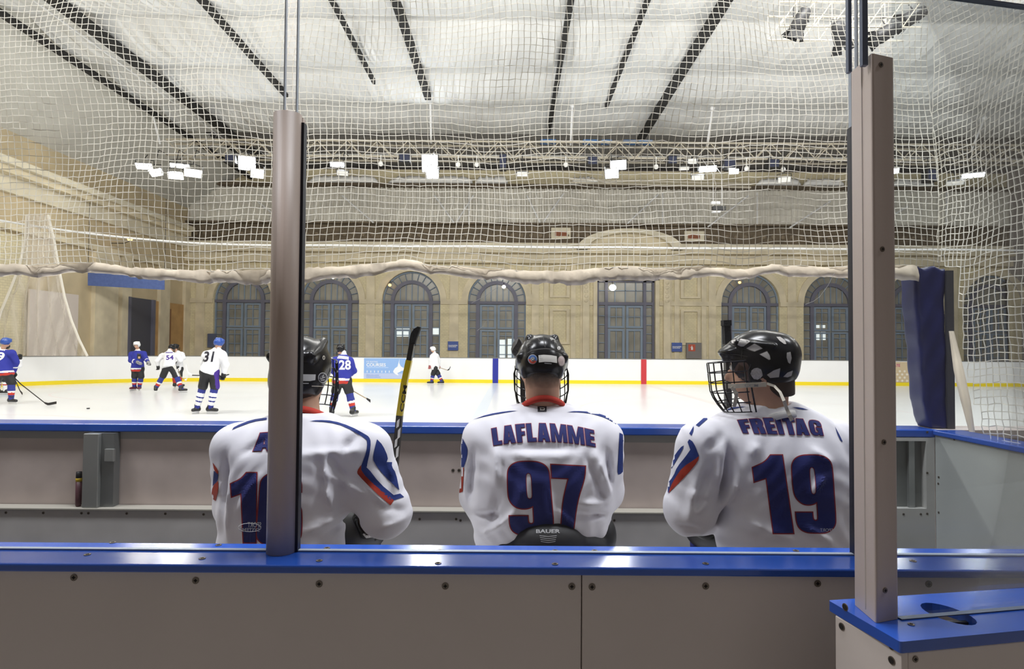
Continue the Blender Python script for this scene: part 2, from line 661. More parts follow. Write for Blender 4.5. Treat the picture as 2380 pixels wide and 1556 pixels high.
def decal(name, items, mats, bvh, parent, step=5.0, lift=0.0016, kind=None, maxd=None):
    """items: list of (V2d in photo pixels, faces, material index, lift layer); laid on the surface the camera line meets"""
    AV, AF, AM = [], [], []
    for V, F, m, lay in items:
        bm = bmesh.new()
        vs = [bm.verts.new((x, y, 0)) for x, y in V]
        for f in F:
            try:
                bm.faces.new([vs[i] for i in f])
            except ValueError:
                pass
        for ax_, nv in ((0, (1, 0, 0)), (1, (0, 1, 0))):
            lo, hi = V[:, ax_].min(), V[:, ax_].max()
            k = math.ceil(lo / step)
            while k * step < hi:
                co = [0, 0, 0]
                co[ax_] = k * step
                bmesh.ops.bisect_plane(bm, geom=bm.verts[:] + bm.edges[:] + bm.faces[:], plane_co=co, plane_no=nv, dist=1e-5)
                k += 1
        bm.verts.index_update()
        b = len(AV)
        ok = []
        for v in bm.verts:
            d = ray(v.co.x, v.co.y).normalized()
            hit = bvh.ray_cast(EYE, d)
            if hit[0] is None or (maxd and (hit[0] - EYE).length > maxd):
                ok.append(False)
                AV.append((0, 0, 0))
            else:
                ok.append(True)
                nn = hit[1] if hit[1].dot(d) < 0 else -hit[1]
                AV.append(tuple(hit[0] - d * lift * (1 + lay) / max(0.3, abs(nn.dot(d)))))
        for f in bm.faces:
            ix = [v.index for v in f.verts]
            if all(ok[i] for i in ix):
                AF.append([b + i for i in ix][::-1])
                AM.append(m)
        bm.free()
    if not AF:
        return None
    o = mesh_obj(name, AV, AF, mats, parent, False, AM)
    bm = bmesh.new()
    bm.from_mesh(o.data)
    bmesh.ops.delete(bm, geom=[v for v in bm.verts if not v.link_faces], context='VERTS')
    bm.to_mesh(o.data)
    bm.free()
    return o


GL = {
    'L': (0.48, [[(0, 0), (.48, 0), (.48, .2), (.27, .2), (.27, 1), (0, 1)]]),
    'A': (0.66, [[(0, 0), (.25, 0), (.275, .17), (.385, .17), (.41, 0), (.66, 0), (.50, 1), (.16, 1)], [(.30, .36), (.36, .36), (.33, .70)]]),
    'F': (0.49, [[(0, 0), (.27, 0), (.27, .4), (.45, .4), (.45, .58), (.27, .58), (.27, .81), (.49, .81), (.49, 1), (0, 1)]]),
    'M': (0.86, [[(0, 0), (.21, 0), (.21, .56), (.34, 0), (.52, 0), (.65, .56), (.65, 0), (.86, 0), (.86, 1), (.60, 1), (.43, .36), (.26, 1), (0, 1)]]),
    'E': (0.50, [[(0, 0), (.5, 0), (.5, .19), (.27, .19), (.27, .41), (.47, .41), (.47, .59), (.27, .59), (.27, .81), (.5, .81), (.5, 1), (0, 1)]]),
    'R': (0.62, [[(0, 0), (.27, 0), (.27, .42), (.33, .40), (.35, 0), (.62, 0), (.61, .38), (.54, .49), (.61, .58), (.62, .80), (.56, .93), (.42, 1), (0, 1)], [(.27, .6), (.34, .62), (.35, .8), (.27, .83)]]),
    'I': (0.27, [[(0, 0), (.27, 0), (.27, 1), (0, 1)]]),
    'T': (0.61, [[(.17, 0), (.44, 0), (.44, .8), (.61, .8), (.61, 1), (0, 1), (0, .8), (.17, .8)]]),
    'G': (0.62, [[(.62, .62), (.62, .80), (.54, .95), (.40, 1), (.22, 1), (.08, .95), (0, .8), (0, .2), (.08, .05), (.20, 0), (.34, .01), (.43, .09), (.47, 0), (.62, 0), (.62, .53), (.33, .53), (.33, .37), (.40, .37), (.40, .24), (.33, .17), (.24, .23), (.24, .77), (.31, .84), (.39, .77), (.39, .62)]]),
    '1': (0.48, [[(.19, 0), (.48, 0), (.48, 1), (.30, 1), (.20, .91), (0, .84), (0, .66), (.19, .71)]]),
    '7': (0.60, [[(.14, 0), (.42, 0), (.48, .45), (.60, .80), (.60, 1), (0, 1), (0, .80), (.31, .80), (.20, .45)]]),
    '9': (0.63, [[(0, .56), (0, .84), (.025, .915), (.08, .965), (.16, .993), (.24, 1), (.40, 1), (.48, .99), (.56, .96), (.61, .91), (.63, .84), (.63, .16), (.61, .09), (.55, .035), (.47, .005), (.40, 0), (.24, 0), (.16, .007), (.08, .035), (.03, .085), (.01, .16), (.01, .26), (.27, .26), (.27, .19), (.28, .165), (.315, .15), (.35, .165), (.36, .19), (.36, .40), (.30, .37), (.22, .36), (.14, .37), (.07, .41), (.02, .47)],
               [(.27, .54), (.285, .505), (.315, .49), (.345, .505), (.36, .54), (.36, .80), (.345, .835), (.315, .85), (.285, .835), (.27, .80)]]),
}
GL['6'] = (0.63, [[(.63 - x, 1 - y) for x, y in l] for l in GL['9'][1]])


def glyph_items(ch, fmap, edge):
    """fmap: unit glyph -> pixels; returns the red outline and the blue fill"""
    w, loops = GL[ch]
    px = []
    for l in loops:
        dense = []
        for i in range(len(l)):
            p, q = l[i], l[(i + 1) % len(l)]
            n = max(1, int(math.hypot(q[0] - p[0], q[1] - p[1]) / 0.3))
            dense += [(p[0] + (q[0] - p[0]) * k / n, p[1] + (q[1] - p[1]) * k / n) for k in range(n)]
        px.append([fmap(x / w, y) for x, y in soft(dense, 2, 40)])
    big = [grow(px[0], edge)] + [grow(l, -edge * 0.6) for l in px[1:]]
    V1, F1 = tri2d(big)
    V0, F0 = tri2d(px)
    return [(V1, F1, 0, 0), (V0, F0, 1, 1)]


def zoomed(pts, ox, oy, s):
    return [(ox + x / s, oy + y / s) for x, y in pts]

# ================================================================ the setting
WY, WX, CZ = 40.0, -21.6, 13.6          # far wall, left wall, ceiling height
mb = MB().box((-22.5, 3.8, -0.05), (33, 30.5, 0.0))
struct(mb.build('floor', M_ice))
mb = MB().box((-25, 30.4, -0.10), (34, 41, -0.055)).box((-25, -3, -0.10), (34, 3.8, -0.055))
struct(mb.build('floor_concrete', M_concrete))
mb = MB().box((-6, 1.66, -0.05), (2.5, 3.6, 0.35))
struct(mb.build('floor_bench', M_rubber))

# ice markings under the surface
M_line_b = mat('ice_line_blue', (0.74, 0.80, 0.89), 0.25)
M_line_r = mat('ice_line_red', (0.86, 0.79, 0.79), 0.25)
mb = MB().box((-0.95, 3.95, 0.0005), (-0.65, 29.0, 0.002), 0).box((6.2, 3.95, 0.0005), (6.5, 29.0, 0.002), 1)
for (cx, cy, r0, r1, m) in ((-17.6, 19.2, 0, 1.3, 0), (6.35, 16.5, 4.42, 4.5, 1), (-12.0, 23.0, 4.42, 4.5, 1), (-12, 10, 4.42, 4.5, 1)):
    vs, fs = [], []
    for k in range(48):
        a = 2 * PI * k / 48
        vs += [(cx + r0 * math.cos(a), cy + r0 * math.sin(a), 0.001), (cx + r1 * math.cos(a), cy + r1 * math.sin(a), 0.001)]
    for k in range(48):
        j = (k + 1) % 48
        fs.append((2 * k, 2 * k + 1, 2 * j + 1, 2 * j))
    mb.add(vs, fs, m)
struct(mb.build('trim_1', [M_line_b, M_line_r]))

# ---- far wall with arched openings
def px_to_wall(px):
    return P(px, 700, WY).x


ARCH = [px_to_wall(x) for x in (564, 767, 956, 1155, 1744, 1935, 2122, 2306)]
DOORX = px_to_wall(1455)
AR, ASPR = 1.93, 4.86                    # arch radius and springing height
DW, DH = 1.93, P(1455, 652, WY).z
Z_CORN = P(1455, 612, WY).z
wall_lo, wall_hi = WX, 33.0


def arch_loop(cx, r, spr, z0, n=20):
    return [(cx - r, z0), (cx + r, z0)] + [(cx + r * math.cos(PI * k / n), spr + r * math.sin(PI * k / n)) for k in range(n + 1)]


loops = [[(wall_lo, -0.05), (wall_hi, -0.05), (wall_hi, CZ), (wall_lo, CZ)]]
holes = [arch_loop(x, AR, ASPR, 0.02) for x in ARCH]
holes.append([(DOORX - DW, 0.02), (DOORX + DW, 0.02), (DOORX + DW, DH), (DOORX - DW, DH)])
V2, F2 = tri2d(loops + holes)
mb = MB()
mb.add([(x, WY, z) for x, z in V2], F2)
for l in holes:
    n = len(l)
    mb.add([(x, WY, z) for x, z in l] + [(x, WY + 0.5, z) for x, z in l], [(i, (i + 1) % n, (i + 1) % n + n, i + n) for i in range(n)])
mb.box((wall_lo, WY + 0.8, -0.05), (wall_hi, WY + 0.9, CZ))
wall_far = struct(mb.build('wall_far', M_brick))

# stone dressings of the far wall
mb = MB()
z_imp = P(1300, 702, WY).z
zi0, zi1 = z_imp - 0.22, z_imp + 0.08
edges = sorted([(x - AR, x + AR) for x in ARCH] + [(DOORX - DW - 0.25, DOORX + DW + 0.25)])
prev = wall_lo
gaps = []
for a, b in edges:
    gaps.append((prev, a))
    prev = b
gaps.append((prev, wall_hi))
for a, b in gaps:
    if b - a < 0.3:
        continue
    mb.box((a + 0.03, WY - 0.10, zi0), (b - 0.03, WY, zi1))
    wdt = 0.55 if b - a < 3 else 0.75
    if b - a < 3:
        c = (a + b) / 2
        mb.box((c - wdt * 0.55, WY - 0.06, -0.05), (c + wdt * 0.55, WY, zi0)).box((c - wdt * 0.5, WY - 0.08, zi1), (c + wdt * 0.5, WY, Z_CORN - 0.1))
    else:
        for c, hw_ in ((a + 0.62, .24), (b - 0.62, .24), ((a + b) / 2 - 0.90, .16), ((a + b) / 2 + 0.90, .16)):
            mb.box((c - hw_, WY - 0.07, -0.05), (c + hw_, WY, zi0 - .001)).box((c - hw_, WY - 0.08, zi1 + .001), (c + hw_, WY, Z_CORN - 0.101))
        c = (a + b) / 2                                             # panel mouldings
        for z0, z1 in ((2.0, zi0 - 0.25), (zi1 + 0.2, Z_CORN - 0.3)):
            for q in (-1, 1):
                mb.box((c + q * 0.55 - 0.10, WY - 0.12, z0), (c + q * 0.55 + 0.10, WY, z1))
            mb.box((c - 0.449, WY - 0.12, z1 - 0.14), (c + 0.449, WY, z1)).box((c - 0.449, WY - 0.12, z0), (c + 0.449, WY, z0 + 0.14))
for x in ARCH:                                                      # archivolts
    vs, fs = [], []
    n = 20
    for k in range(n + 1):
        a = PI * k / n
        for r, y in ((AR, WY - 0.09), (AR + 0.42, WY - 0.09), (AR + 0.42, WY)):
            vs.append((x + r * math.cos(a), y, ASPR + r * math.sin(a)))
    for k in range(n):
        for q in (0, 1):
            fs.append((3 * k + q, 3 * k + q + 1, 3 * k + q + 4, 3 * k + q + 3))
    mb.add(vs, fs)
for q in (-1, 1):
    mb.box((DOORX + q * (DW + 0.13) - 0.13, WY - 0.14, -0.05), (DOORX + q * (DW + 0.13) + 0.13, WY, DH + 0.25))
    mb.box((DOORX + q * (DW + 0.75) - 0.22, WY - 0.2, -0.05), (DOORX + q * (DW + 0.75) + 0.22, WY, Z_CORN))
    for k in range(5):                                              # carved drops beside the door
        mb.ball((DOORX + q * (DW + 0.75), WY - 0.2, 4.9 + k * 0.3), (0.14, 0.07, 0.13), 0, 8, 5)
mb.box((DOORX - DW - 0.26, WY - 0.14, DH), (DOORX + DW + 0.26, WY, DH + 0.3))
struct(mb.build('trim_2', M_stone, bevel=0.0))

# cornice, frieze and pediment
zf0, zf1 = P(1000, 566, WY).z, P(1000, 520, WY).z
zc1 = P(1000, 590, WY).z
mb = MB()
mb.box((wall_lo, WY - 0.45, Z_CORN - 0.1), (wall_hi, WY, Z_CORN + 0.28), 0)
mb.box((wall_lo, WY - 0.20, Z_CORN + 0.28), (wall_hi, WY, zc1), 1)
mb.box((wall_lo, WY - 0.70, zc1), (wall_hi, WY, zc1 + 0.22), 0)
mb.box((wall_lo, WY - 0.50, zc1 + 0.22), (wall_hi, WY, zf0), 1)
struct(mb.build('trim_3', [M_stone, M_stone2]))
mb = MB()
mb.box((wall_lo, WY - 0.12, zf0), (wall_hi, WY, zf1), 0)
struct(mb.build('trim_4', [M_frieze]))
mb = MB()
x = wall_lo + 0.5
while x < wall_hi:
    mb.ball((x, WY - 0.14, zf0 + 0.55), (0.17, 0.12, 0.16), 0, 8, 5)
    x += 0.62
struct(mb.build('trim_5', mat('brown_relief', (0.23, 0.18, 0.12), 0.9)))
pcx, pcz, prx, prz = P(1458, 600, WY).x, zc1 + 0.22, 3.45, P(1458, 538, WY).z - zc1 - 0.22
mb = MB()
vs, fs = [], []
n = 28
for k in range(n + 1):
    a = PI * k / n
    for r, y in ((0.80, WY - 0.5), (0.80, WY - 1.0), (1.0, WY - 1.0), (1.0, WY - 0.1)):
        vs.append((pcx + prx * r * math.cos(a), y, pcz + prz * r * math.sin(a)))
for k in range(n):
    for q in range(3):
        fs.append((4 * k + q, 4 * k + q + 1, 4 * k + q + 5, 4 * k + q + 4))
mb.add(vs, fs, 0)
mb.add([(pcx, WY - 0.55, pcz)] + [(pcx + prx * .8 * math.cos(PI * k / n), WY - 0.55, pcz + prz * .8 * math.sin(PI * k / n)) for k in range(n + 1)], [(0, k + 1, k + 2) for k in range(n)], 1)
mb.ball((pcx, WY - 0.6, pcz + prz * .35), (0.5, 0.15, 0.45), 1)
struct(mb.build('trim_6', [M_stone2, M_stone]))

# corrugated gable above the frieze
zg1 = P(1400, 440, WY - 0.3).z
xs = np.arange(wall_lo + 0.1, wall_hi, 0.085)
vs, fs = [], []
for i, x in enumerate(xs):
    y = WY - 0.30 - 0.08 * (1 if (i // 2) % 2 else -1)
    vs += [(x, y, zf1), (x, y, zg1)]
fs = [(2 * i, 2 * i + 2, 2 * i + 3, 2 * i + 1) for i in range(len(xs) - 1)]
mb = MB().add(vs, fs)
mb.box((wall_lo, WY - 0.5, zf1 - 0.12), (wall_hi, WY - 0.1, zf1), 1)
mb.box((wall_lo, WY - 0.9, zg1), (wall_hi, WY, zg1 + 0.15), 1)
struct(mb.build('wall_gable', [M_corr, M_frieze]))
mb = MB()
for (xa, ya, xb, yb) in ((795, 455, 868, 518), (1010, 455, 1055, 518), (1100, 455, 1060, 518), (1225, 455, 1255, 518), (1310, 450, 1262, 518), (1530, 452, 1458, 520), (1740, 455, 1645, 528), (1930, 468, 1835, 530), (2110, 480, 2000, 545), (600, 470, 690, 540)):
    mb.tube([P(xa, ya, WY - 1.0), P(xb, yb, WY - 1.0)], 0.055, 6)
for px in (640, 1090, 1540, 1760, 1980, 2200):
    mb.tube([P(px, 448, WY - 0.9), P(px, 522, WY - 0.9)], 0.04, 6)
struct(mb.build('trim_7', M_white))

# ---- windows and door of the far wall
def arch_ring(mb, cx, r0, r1, spr, z0, y0, y1, m, n=20):
    pts = [(-1, z0)] + [None] * (n + 1) + [(1, z0)]
    vs, fs = [], []

    def both(r):
        return [(cx - r, z0)] + [(cx - r * math.cos(PI * k / n), spr + r * math.sin(PI * k / n)) for k in range(n + 1)] + [(cx + r, z0)]
    A, B = both(r0), both(r1)
    for (a, b) in zip(A, B):
        vs += [(a[0], y0, a[1]), (b[0], y0, b[1]), (a[0], y1, a[1]), (b[0], y1, b[1])]
    for k in range(len(A) - 1):
        i, j = 4 * k, 4 * k + 4
        fs += [(i, i + 1, j + 1, j), (i, j, j + 2, i + 2), (i + 1, i + 3, j + 3, j + 1)]
    mb.add(vs, fs, m)


def make_window(name, cx):
    Y = WY + 0.25
    w = thing(name, 'tall arched window', 'window', (cx, Y, 0))
    w['kind'] = 'structure'
    mb = MB()
    arch_ring(mb, cx, AR - 0.10, AR, ASPR, 0.03, Y - 0.06, Y + 0.1, 0)
    arch_ring(mb, cx, 1.16, 1.40, ASPR - 0.05, 0.03, Y - 0.10, Y + 0.1, 1)
    mb.box((cx - AR, Y - 0.11, ASPR - 0.22), (cx + AR, Y + 0.1, ASPR - 0.03), 1)
    struct(mb.build('window_frame', [M_frame, M_frame_dk], w))
    mb = MB()
    for k in range(1, 12):
        a = PI * k / 12
        mb.tube([(cx + 1.38 * math.cos(a), Y, ASPR + 1.38 * math.sin(a)), (cx + (AR - .05) * math.cos(a), Y, ASPR + (AR - .05) * math.sin(a))], 0.03, 4)
    for q in (-1, 1):
        for k in range(7):
            z = 0.9 + k * 0.53
            mb.box((cx + q * 1.62 - 0.24, Y - 0.02, z), (cx + q * 1.62 + 0.24, Y + 0.03, z + 0.05))
        mb.box((cx + q * 0.40 - 0.03, Y - .02, ASPR), (cx + q * 0.40 + 0.03, Y + .03, ASPR + 1.08))
        mb.box((cx + q * 0.78 - 0.03, Y - .02, ASPR), (cx + q * 0.78 + 0.03, Y + .03, ASPR + 0.85))
    mb.box((cx - 0.03, Y - .02, ASPR), (cx + 0.03, Y + .03, ASPR + 1.15))
    zt = P(1155, 766, WY).z
    for q in (-1, 1):                                               # sashes
        for z0, z1 in ((0.05, zt - 0.03), (zt + 0.03, ASPR - 0.25)):
            x0, x1 = (cx - 1.14, cx - 0.05) if q < 0 else (cx + 0.05, cx + 1.14)
            for (a, b, c, d) in ((x0, x0 + .14, z0, z1), (x1 - .14, x1, z0, z1), (x0 + .141, x1 - .141, z0, z0 + .12), (x0 + .141, x1 - .141, z1 - .12, z1)):
                mb.box((a, Y - 0.05, c), (b, Y + 0.05, d))
            xm = (x0 + x1) / 2
            mb.box((xm - .03, Y - .032, z0 + .121), (xm + .03, Y + .028, z1 - .121))
            k = z0 + 0.62
            while k < z1 - 0.2:
                mb.box((x0 + .141, Y - .03, k - .025), (x1 - .141, Y + .03, k + .025))
                k += 0.62
    struct(mb.build('glazing_bars', M_frame, w))
    mb = MB()
    l = arch_loop(cx, AR - 0.03, ASPR, 0.03)
    mb.prism([(x, Y + 0.05, z) for x, z in l], (0, 0.02, 0))
    struct(mb.build('pane', M_pane, w))
    return w


w0 = make_window('window_1', ARCH[0])
for i, x in enumerate(ARCH[1:]):
    c = copy_tree(w0)
    c.name = 'window_%d' % (i + 2)
    c.location.x = x

M_litpane = mat('lit_pane', (.8, .85, .85), .5, emit=(0.85, 0.93, 0.92), estr=0.55)
for k, quads in ((2, ((921, 764, 934, 783), (936, 764, 952, 783), (1006, 762, 1020, 778))), (3, ((1161, 790, 1176, 832), (1180, 788, 1199, 832))), (5, ((1893, 756, 1905, 763), (1908, 756, 1918, 763), (1893, 772, 1905, 791), (1908, 772, 1919, 791)))):
    wn = bpy.data.objects['window_%d' % (k + 1)]
    for (xa, ya, xb, yb) in quads:
        p, q = P(xa, ya, WY + .29), P(xb, yb, WY + .29)
        struct(MB().box((p.x, WY + .288, q.z), (q.x, WY + .296, p.z)).build('lit_pane', M_litpane, wn))

Y = WY + 0.25
d = thing('door_1', 'wide glazed entrance doors', 'door', (DOORX, Y, 0))
d['kind'] = 'structure'
zt, zt2 = P(1455, 764, WY).z, P(1455, 706, WY).z
mb = MB()
for x in (-1.88, -1.28, 1.28, 1.88):
    mb.box((DOORX + x - 0.10, Y - 0.1, 0), (DOORX + x + 0.10, Y + 0.1, DH))
mb.box((DOORX - DW, Y - 0.11, zt2 - 0.1), (DOORX + DW, Y + 0.1, zt2 + 0.1)).box((DOORX - DW, Y - 0.1, DH - 0.12), (DOORX + DW, Y + 0.1, DH))
struct(mb.build('door_frame', M_frame_dk, d))
mb = MB()
for x0, x1 in ((-1.17, -0.05), (0.05, 1.17)):
    for z0, z1 in ((0.05, zt - .03), (zt + .03, zt2 - .12)):
        for (a, b, c, e) in ((x0, x0 + .16, z0, z1), (x1 - .16, x1, z0, z1), (x0 + .161, x1 - .161, z0, z0 + .14), (x0 + .161, x1 - .161, z1 - .14, z1)):
            mb.box((DOORX + a, Y - .05, c), (DOORX + b, Y + .05, e))
        xm = DOORX + (x0 + x1) / 2
        mb.box((xm - .03, Y - .032, z0 + .141), (xm + .03, Y + .028, z1 - .141))
        mb.box((DOORX + x0 + .161, Y - .03, (z0 + z1) / 2 - .03), (DOORX + x1 - .161, Y + .03, (z0 + z1) / 2 + .03))
for k in range(7):
    for q in (-1, 1):
        mb.box((DOORX + q * 1.58 - 0.22, Y - .03, 0.9 + k * 0.6), (DOORX + q * 1.58 + 0.22, Y + .03, 0.95 + k * 0.6))
for x in (-0.7, 0, 0.7):
    mb.box((DOORX + x - .03, Y - .03, zt2), (DOORX + x + .03, Y + .03, DH))
mb.box((DOORX - DW, Y - .03, zt2 + .85), (DOORX + DW, Y + .03, zt2 + .9))
struct(mb.build('glazing_bars', M_frame, d))
mb = MB().box((DOORX - DW, Y + .05, 0), (DOORX + DW, Y + .07, DH))
struct(mb.build('pane', M_pane, d))

# ---- left end wall
mb = MB().box((WX - 0.4, 4, -0.05), (WX, WY + 0.9, CZ))
zl = P(437, 486, WY).z
struct(mb.build('wall_left', M_upper))
mb = MB()
zcl = P(437, 548, WY).z
mb.box((WX, 6, zcl - 0.2), (WX + 0.6, WY - 0.8, zcl + 0.1), 0).box((WX, 6, zcl + 0.1), (WX + 0.85, WY - 0.8, zcl + 0.38), 1).box((WX, 6, zcl - 0.9), (WX + 0.2, WY - 0.3, zcl - 0.2), 1)
zb = zcl - 2.3
mb.box((WX, 6, zb - 0.18), (WX + 0.25, WY - 0.3, zb + 0.1), 0)
for px, w_ in ((238, 0.9), (285, 0.4), (375, 0.5), (432, 0.5)):
    p = PX(px, 760, WX)
    mb.box((WX, p.y - w_, -0.05), (WX + 0.22, p.y + w_, zb - 0.18), 0)
struct(mb.build('trim_8', [M_stone, M_stone2]))
mb = MB()
for y in (22, 25.5):
    mb.box((WX, y - 1.2, 0), (WX + 0.06, y + 1.2, zb - 0.3))
struct(mb.build('trim_9', M_brick))
# sloping cove between the left wall and the ceiling
mb = MB()
xc = PX(0, 44, -15.0).x
mb.add([(WX, 4, zl), (WX, WY, zl), (-17.3, WY, CZ + 0.1), (-17.3, 4, CZ + 0.1)], [(0, 1, 2, 3)])
struct(mb.build('wall_cove', mat('cove_sheet', (0.62, 0.61, 0.56), 0.7, noise=0.06, nscale=0.8)))

# ---- ceiling of sagging sheets
EDGE0, PER = 25.3, 3.9
mb = MB()
nx = 1500
xs = np.linspace(-17.5, 33.0, nx)
for s in range(-6, 2):
    y0 = EDGE0 + PER * s
    r = np.random.RandomState(40 + s)
    wr = np.zeros(nx)
    wr2 = np.zeros(nx)
    for q in range(34):
        wl = 0.16 + 1.5 * r.rand() ** 2
        ph = r.rand() * 6.3
        env = 0.4 + 0.6 * np.sin(2 * PI * xs / (3 + 6 * r.rand()) + r.rand() * 6.3) ** 2
        wr += 0.026 * wl ** 0.8 * env * (1 - 1.6 * np.abs(np.sin(PI * xs / wl + ph)))
        wr2 += 0.024 * wl ** 0.8 * env * np.sin(2 * PI * xs / wl + ph + 1.5)
    ts = np.linspace(0, 1, 11)
    vs = []
    for t in ts:
        sg = 0.42 * 4 * t * (1 - t)
        amp = 0.04 + 0.96 * math.sin(PI * min(1, max(0, t))) ** .7
        wq = wr * (1 - .6 * t) + wr2 * .6 * t
        vs += [(x, y0 + PER * t, CZ - sg + w_ * amp) for x, w_ in zip(xs, wq)]
    fs = [(i * nx + j, (i + 1) * nx + j, (i + 1) * nx + j + 1, i * nx + j + 1) for i in range(10) for j in range(nx - 1)]
    mb.add(vs, fs)
o = struct(mb.build('ceiling', M_ceiling, smooth=True))
mb = MB().box((-22, 0, CZ + 0.35), (34, 41, CZ + 0.4))
struct(mb.build('ceiling_deck', M_concrete))
for k in range(8):
    struct(MB().tube([(-17.5, EDGE0 + PER * (k - 4), CZ + .02), (33, EDGE0 + PER * (k - 4), CZ + .02)], .05, 6).build('ceiling_purlin_%d' % (k + 1), M_ceiling))
for n_, (x, w_, y1) in enumerate(((-15.2, 0.45, 36), (-10.3, 0.19, 27), (-6.0, 0.12, 25.6), (-3.9, 0.28, 27.2), (1.85, 0.19, 31.5), (4.35, 0.14, 28), (6.9, 0.36, 32.5))):
    mb = MB().box((x - w_ / 2, 6, CZ - 0.62), (x + w_ / 2, y1, CZ - 0.40))  # black box imitates the darkness of an open gap between sheets
    struct(mb.build('ceiling_dark_strip_%d' % (n_ + 1), M_slot))
mb = MB().box((-17.6, 6, CZ - 0.72), (-17.42, 40, CZ - 0.5))  # black strip draws the dark line along the cove edge
struct(mb.build('ceiling_dark_strip_8', M_slot))
# thin light rail beside the wide left gap
mb = MB().tube([(-16.0, 6, CZ - 0.45), (-16.0, 36, CZ - 0.45)], 0.04, 6)
struct(mb.build('ceiling_rail', M_white))

# ================================================================ things on the walls
def sign(name, label, cat, pa, pb, Y, m, thick=0.04, texts=(), bars=()):
    a, b = P(*pa, Y), P(*pb, Y)
    t = thing(name, label, cat, ((a.x + b.x) / 2, Y, b.z))
    MB().box((a.x, Y - thick, b.z), (b.x, Y, a.z)).build('panel', m, t)
    for i, (txt, u0, v0, u1, v1, mm, bold) in enumerate(texts):
        q = MB()
        w_, h_ = b.x - a.x, a.z - b.z
        flat_text(q, txt, (a.x + u0 * w_, Y - thick - 0.004, b.z + v0 * h_), (1, 0, 0), (0, 0, 1), (u1 - u0) * w_, (v1 - v0) * h_, 0, bold)
        q.build('lettering', mm, t)
    for i, (u0, v0, u1, v1, n) in enumerate(bars):
        q = MB()
        w_, h_ = b.x - a.x, a.z - b.z
        word_bars(q, (a.x + u0 * w_, Y - thick - 0.004, b.z + v0 * h_), (1, 0, 0), (0, 0, 1), (u1 - u0) * w_, (v1 - v0) * h_, n, 0, i)
        q.build('lettering', M_white, t)
    return t


M_sign_b = mat('sign_blue', (0.06, 0.11, 0.38), 0.5)
sign('wall_sign', 'small square blue wall sign with white lines, between two arched windows left of centre', 'sign', (1041, 794), (1065, 815), WY - 0.13, M_sign_b, bars=((.08, .5, .92, .62, 12), (.08, .36, .75, .47, 10)))
sign('wall_sign', 'small square blue wall sign with white lines, beside the fire cabinet', 'sign', (1561, 797), (1585, 818), WY - 0.13, M_sign_b, bars=((.08, .5, .92, .62, 12), (.08, .36, .75, .47, 10)))
sign('wall_sign', 'dark blue grey notice board by the left arched window', 'sign', (483, 776), (503, 808), WY - 0.13, mat('notice_grey', (0.10, 0.12, 0.2), 0.6))
t = sign('fire_cabinet', 'grey wall cabinet with a red fire sign', 'cabinet', (1594, 797), (1629, 834), WY - 0.12, mat('cabinet_grey', (0.22, 0.20, 0.19), 0.6), 0.16)
a, b = P(1600, 801, WY - 0.29), P(1616, 817, WY - 0.29)
MB().box((a.x, WY - 0.29, b.z), (b.x, WY - 0.281, a.z)).build('red_plate', mat('plate_red', (0.55, 0.09, 0.04), 0.5), t)
mb = MB()
c = (a + b) / 2
mb.box((c.x - .05, WY - .297, c.z - .14), (c.x + .07, WY - .29, c.z + .05)).box((c.x - .02, WY - .297, c.z + .05), (c.x + .03, WY - .29, c.z + .14)).box((c.x - .1, WY - .297, c.z + .02), (c.x - .05, WY - .29, c.z + .05))
mb.build('pictogram', M_white, t)
t = sign('emergency_light', 'white emergency light box with two dark lenses above the entrance doors', 'light', (1441, 634), (1475, 650), WY - 0.2, M_white, 0.15)
for px in (1450, 1464):
    a, b = P(px - 5, 637, WY - .36), P(px + 6, 646, WY - .36)
    MB().box((a.x, WY - .37, b.z), (b.x, WY - .35, a.z)).build('lens', mat('dark_lens', (0.06, 0.06, 0.06), 0.3), t)
for i, (pa, pb, lb) in enumerate((((1281, 530), (1326, 556), 'cream framed plaque with red brown centre left of the pediment'), ((1590, 538), (1636, 562), 'cream framed plaque with red brown centre right of the pediment'))):
    t = sign('frieze_plaque', lb, 'plaque', pa, pb, WY - 0.14, M_stone2, 0.1)
    a, b = P(pa[0] + 9, pa[1] + 8, WY - .25), P(pb[0] - 9, pb[1] - 7, WY - .25)
    MB().box((a.x, WY - .26, b.z), (b.x, WY - .24, a.z)).build('inset', mat('red_brown', (0.28, 0.10, 0.05), 0.8), t)

for (px, py, r, m, lb) in ((1424, 669, 0.24, M_globe, 'round white globe lamp seen at the entrance doors'), (1171, 667, 0.13, M_globe, 'small bright white lamp at the fourth arched window'), (906, 663, 0.11, M_orange, 'small orange lamp at the third arched window'), (1719, 657, 0.10, M_orange, 'small orange lamp at the arched window behind player 19'), (573, 658, 0.1, M_globe, 'small white lamp at the leftmost arched window'), (302, 556, 0.13, M_orange, 'orange uplight on the ledge of the left end wall'), (774, 646, 0.09, M_globe, 'small white lamp at the arched window right of the near round post')):
    p = PX(px, py, WX + 1.0) if px < 400 else P(px, py, WY - 0.35)
    t = thing('wall_lamp', lb, 'lamp', (p.x, p.y, p.z))
    MB().ball(p, (r, r, r * 0.9)).build('globe', m, t, True)
    MB().tube([p + Vector((0, 0, r * .8)), p + Vector((0, 0.1, r + .15)), p + Vector((0, 0.45, r + .15))] if px > 400 else [p + Vector((0, 0, -r * .8)), p + Vector((-0.3, 0, -r - .1)), p + Vector((-1.0, 0, -r - .1))], 0.02, 6).build('bracket', M_black, t)

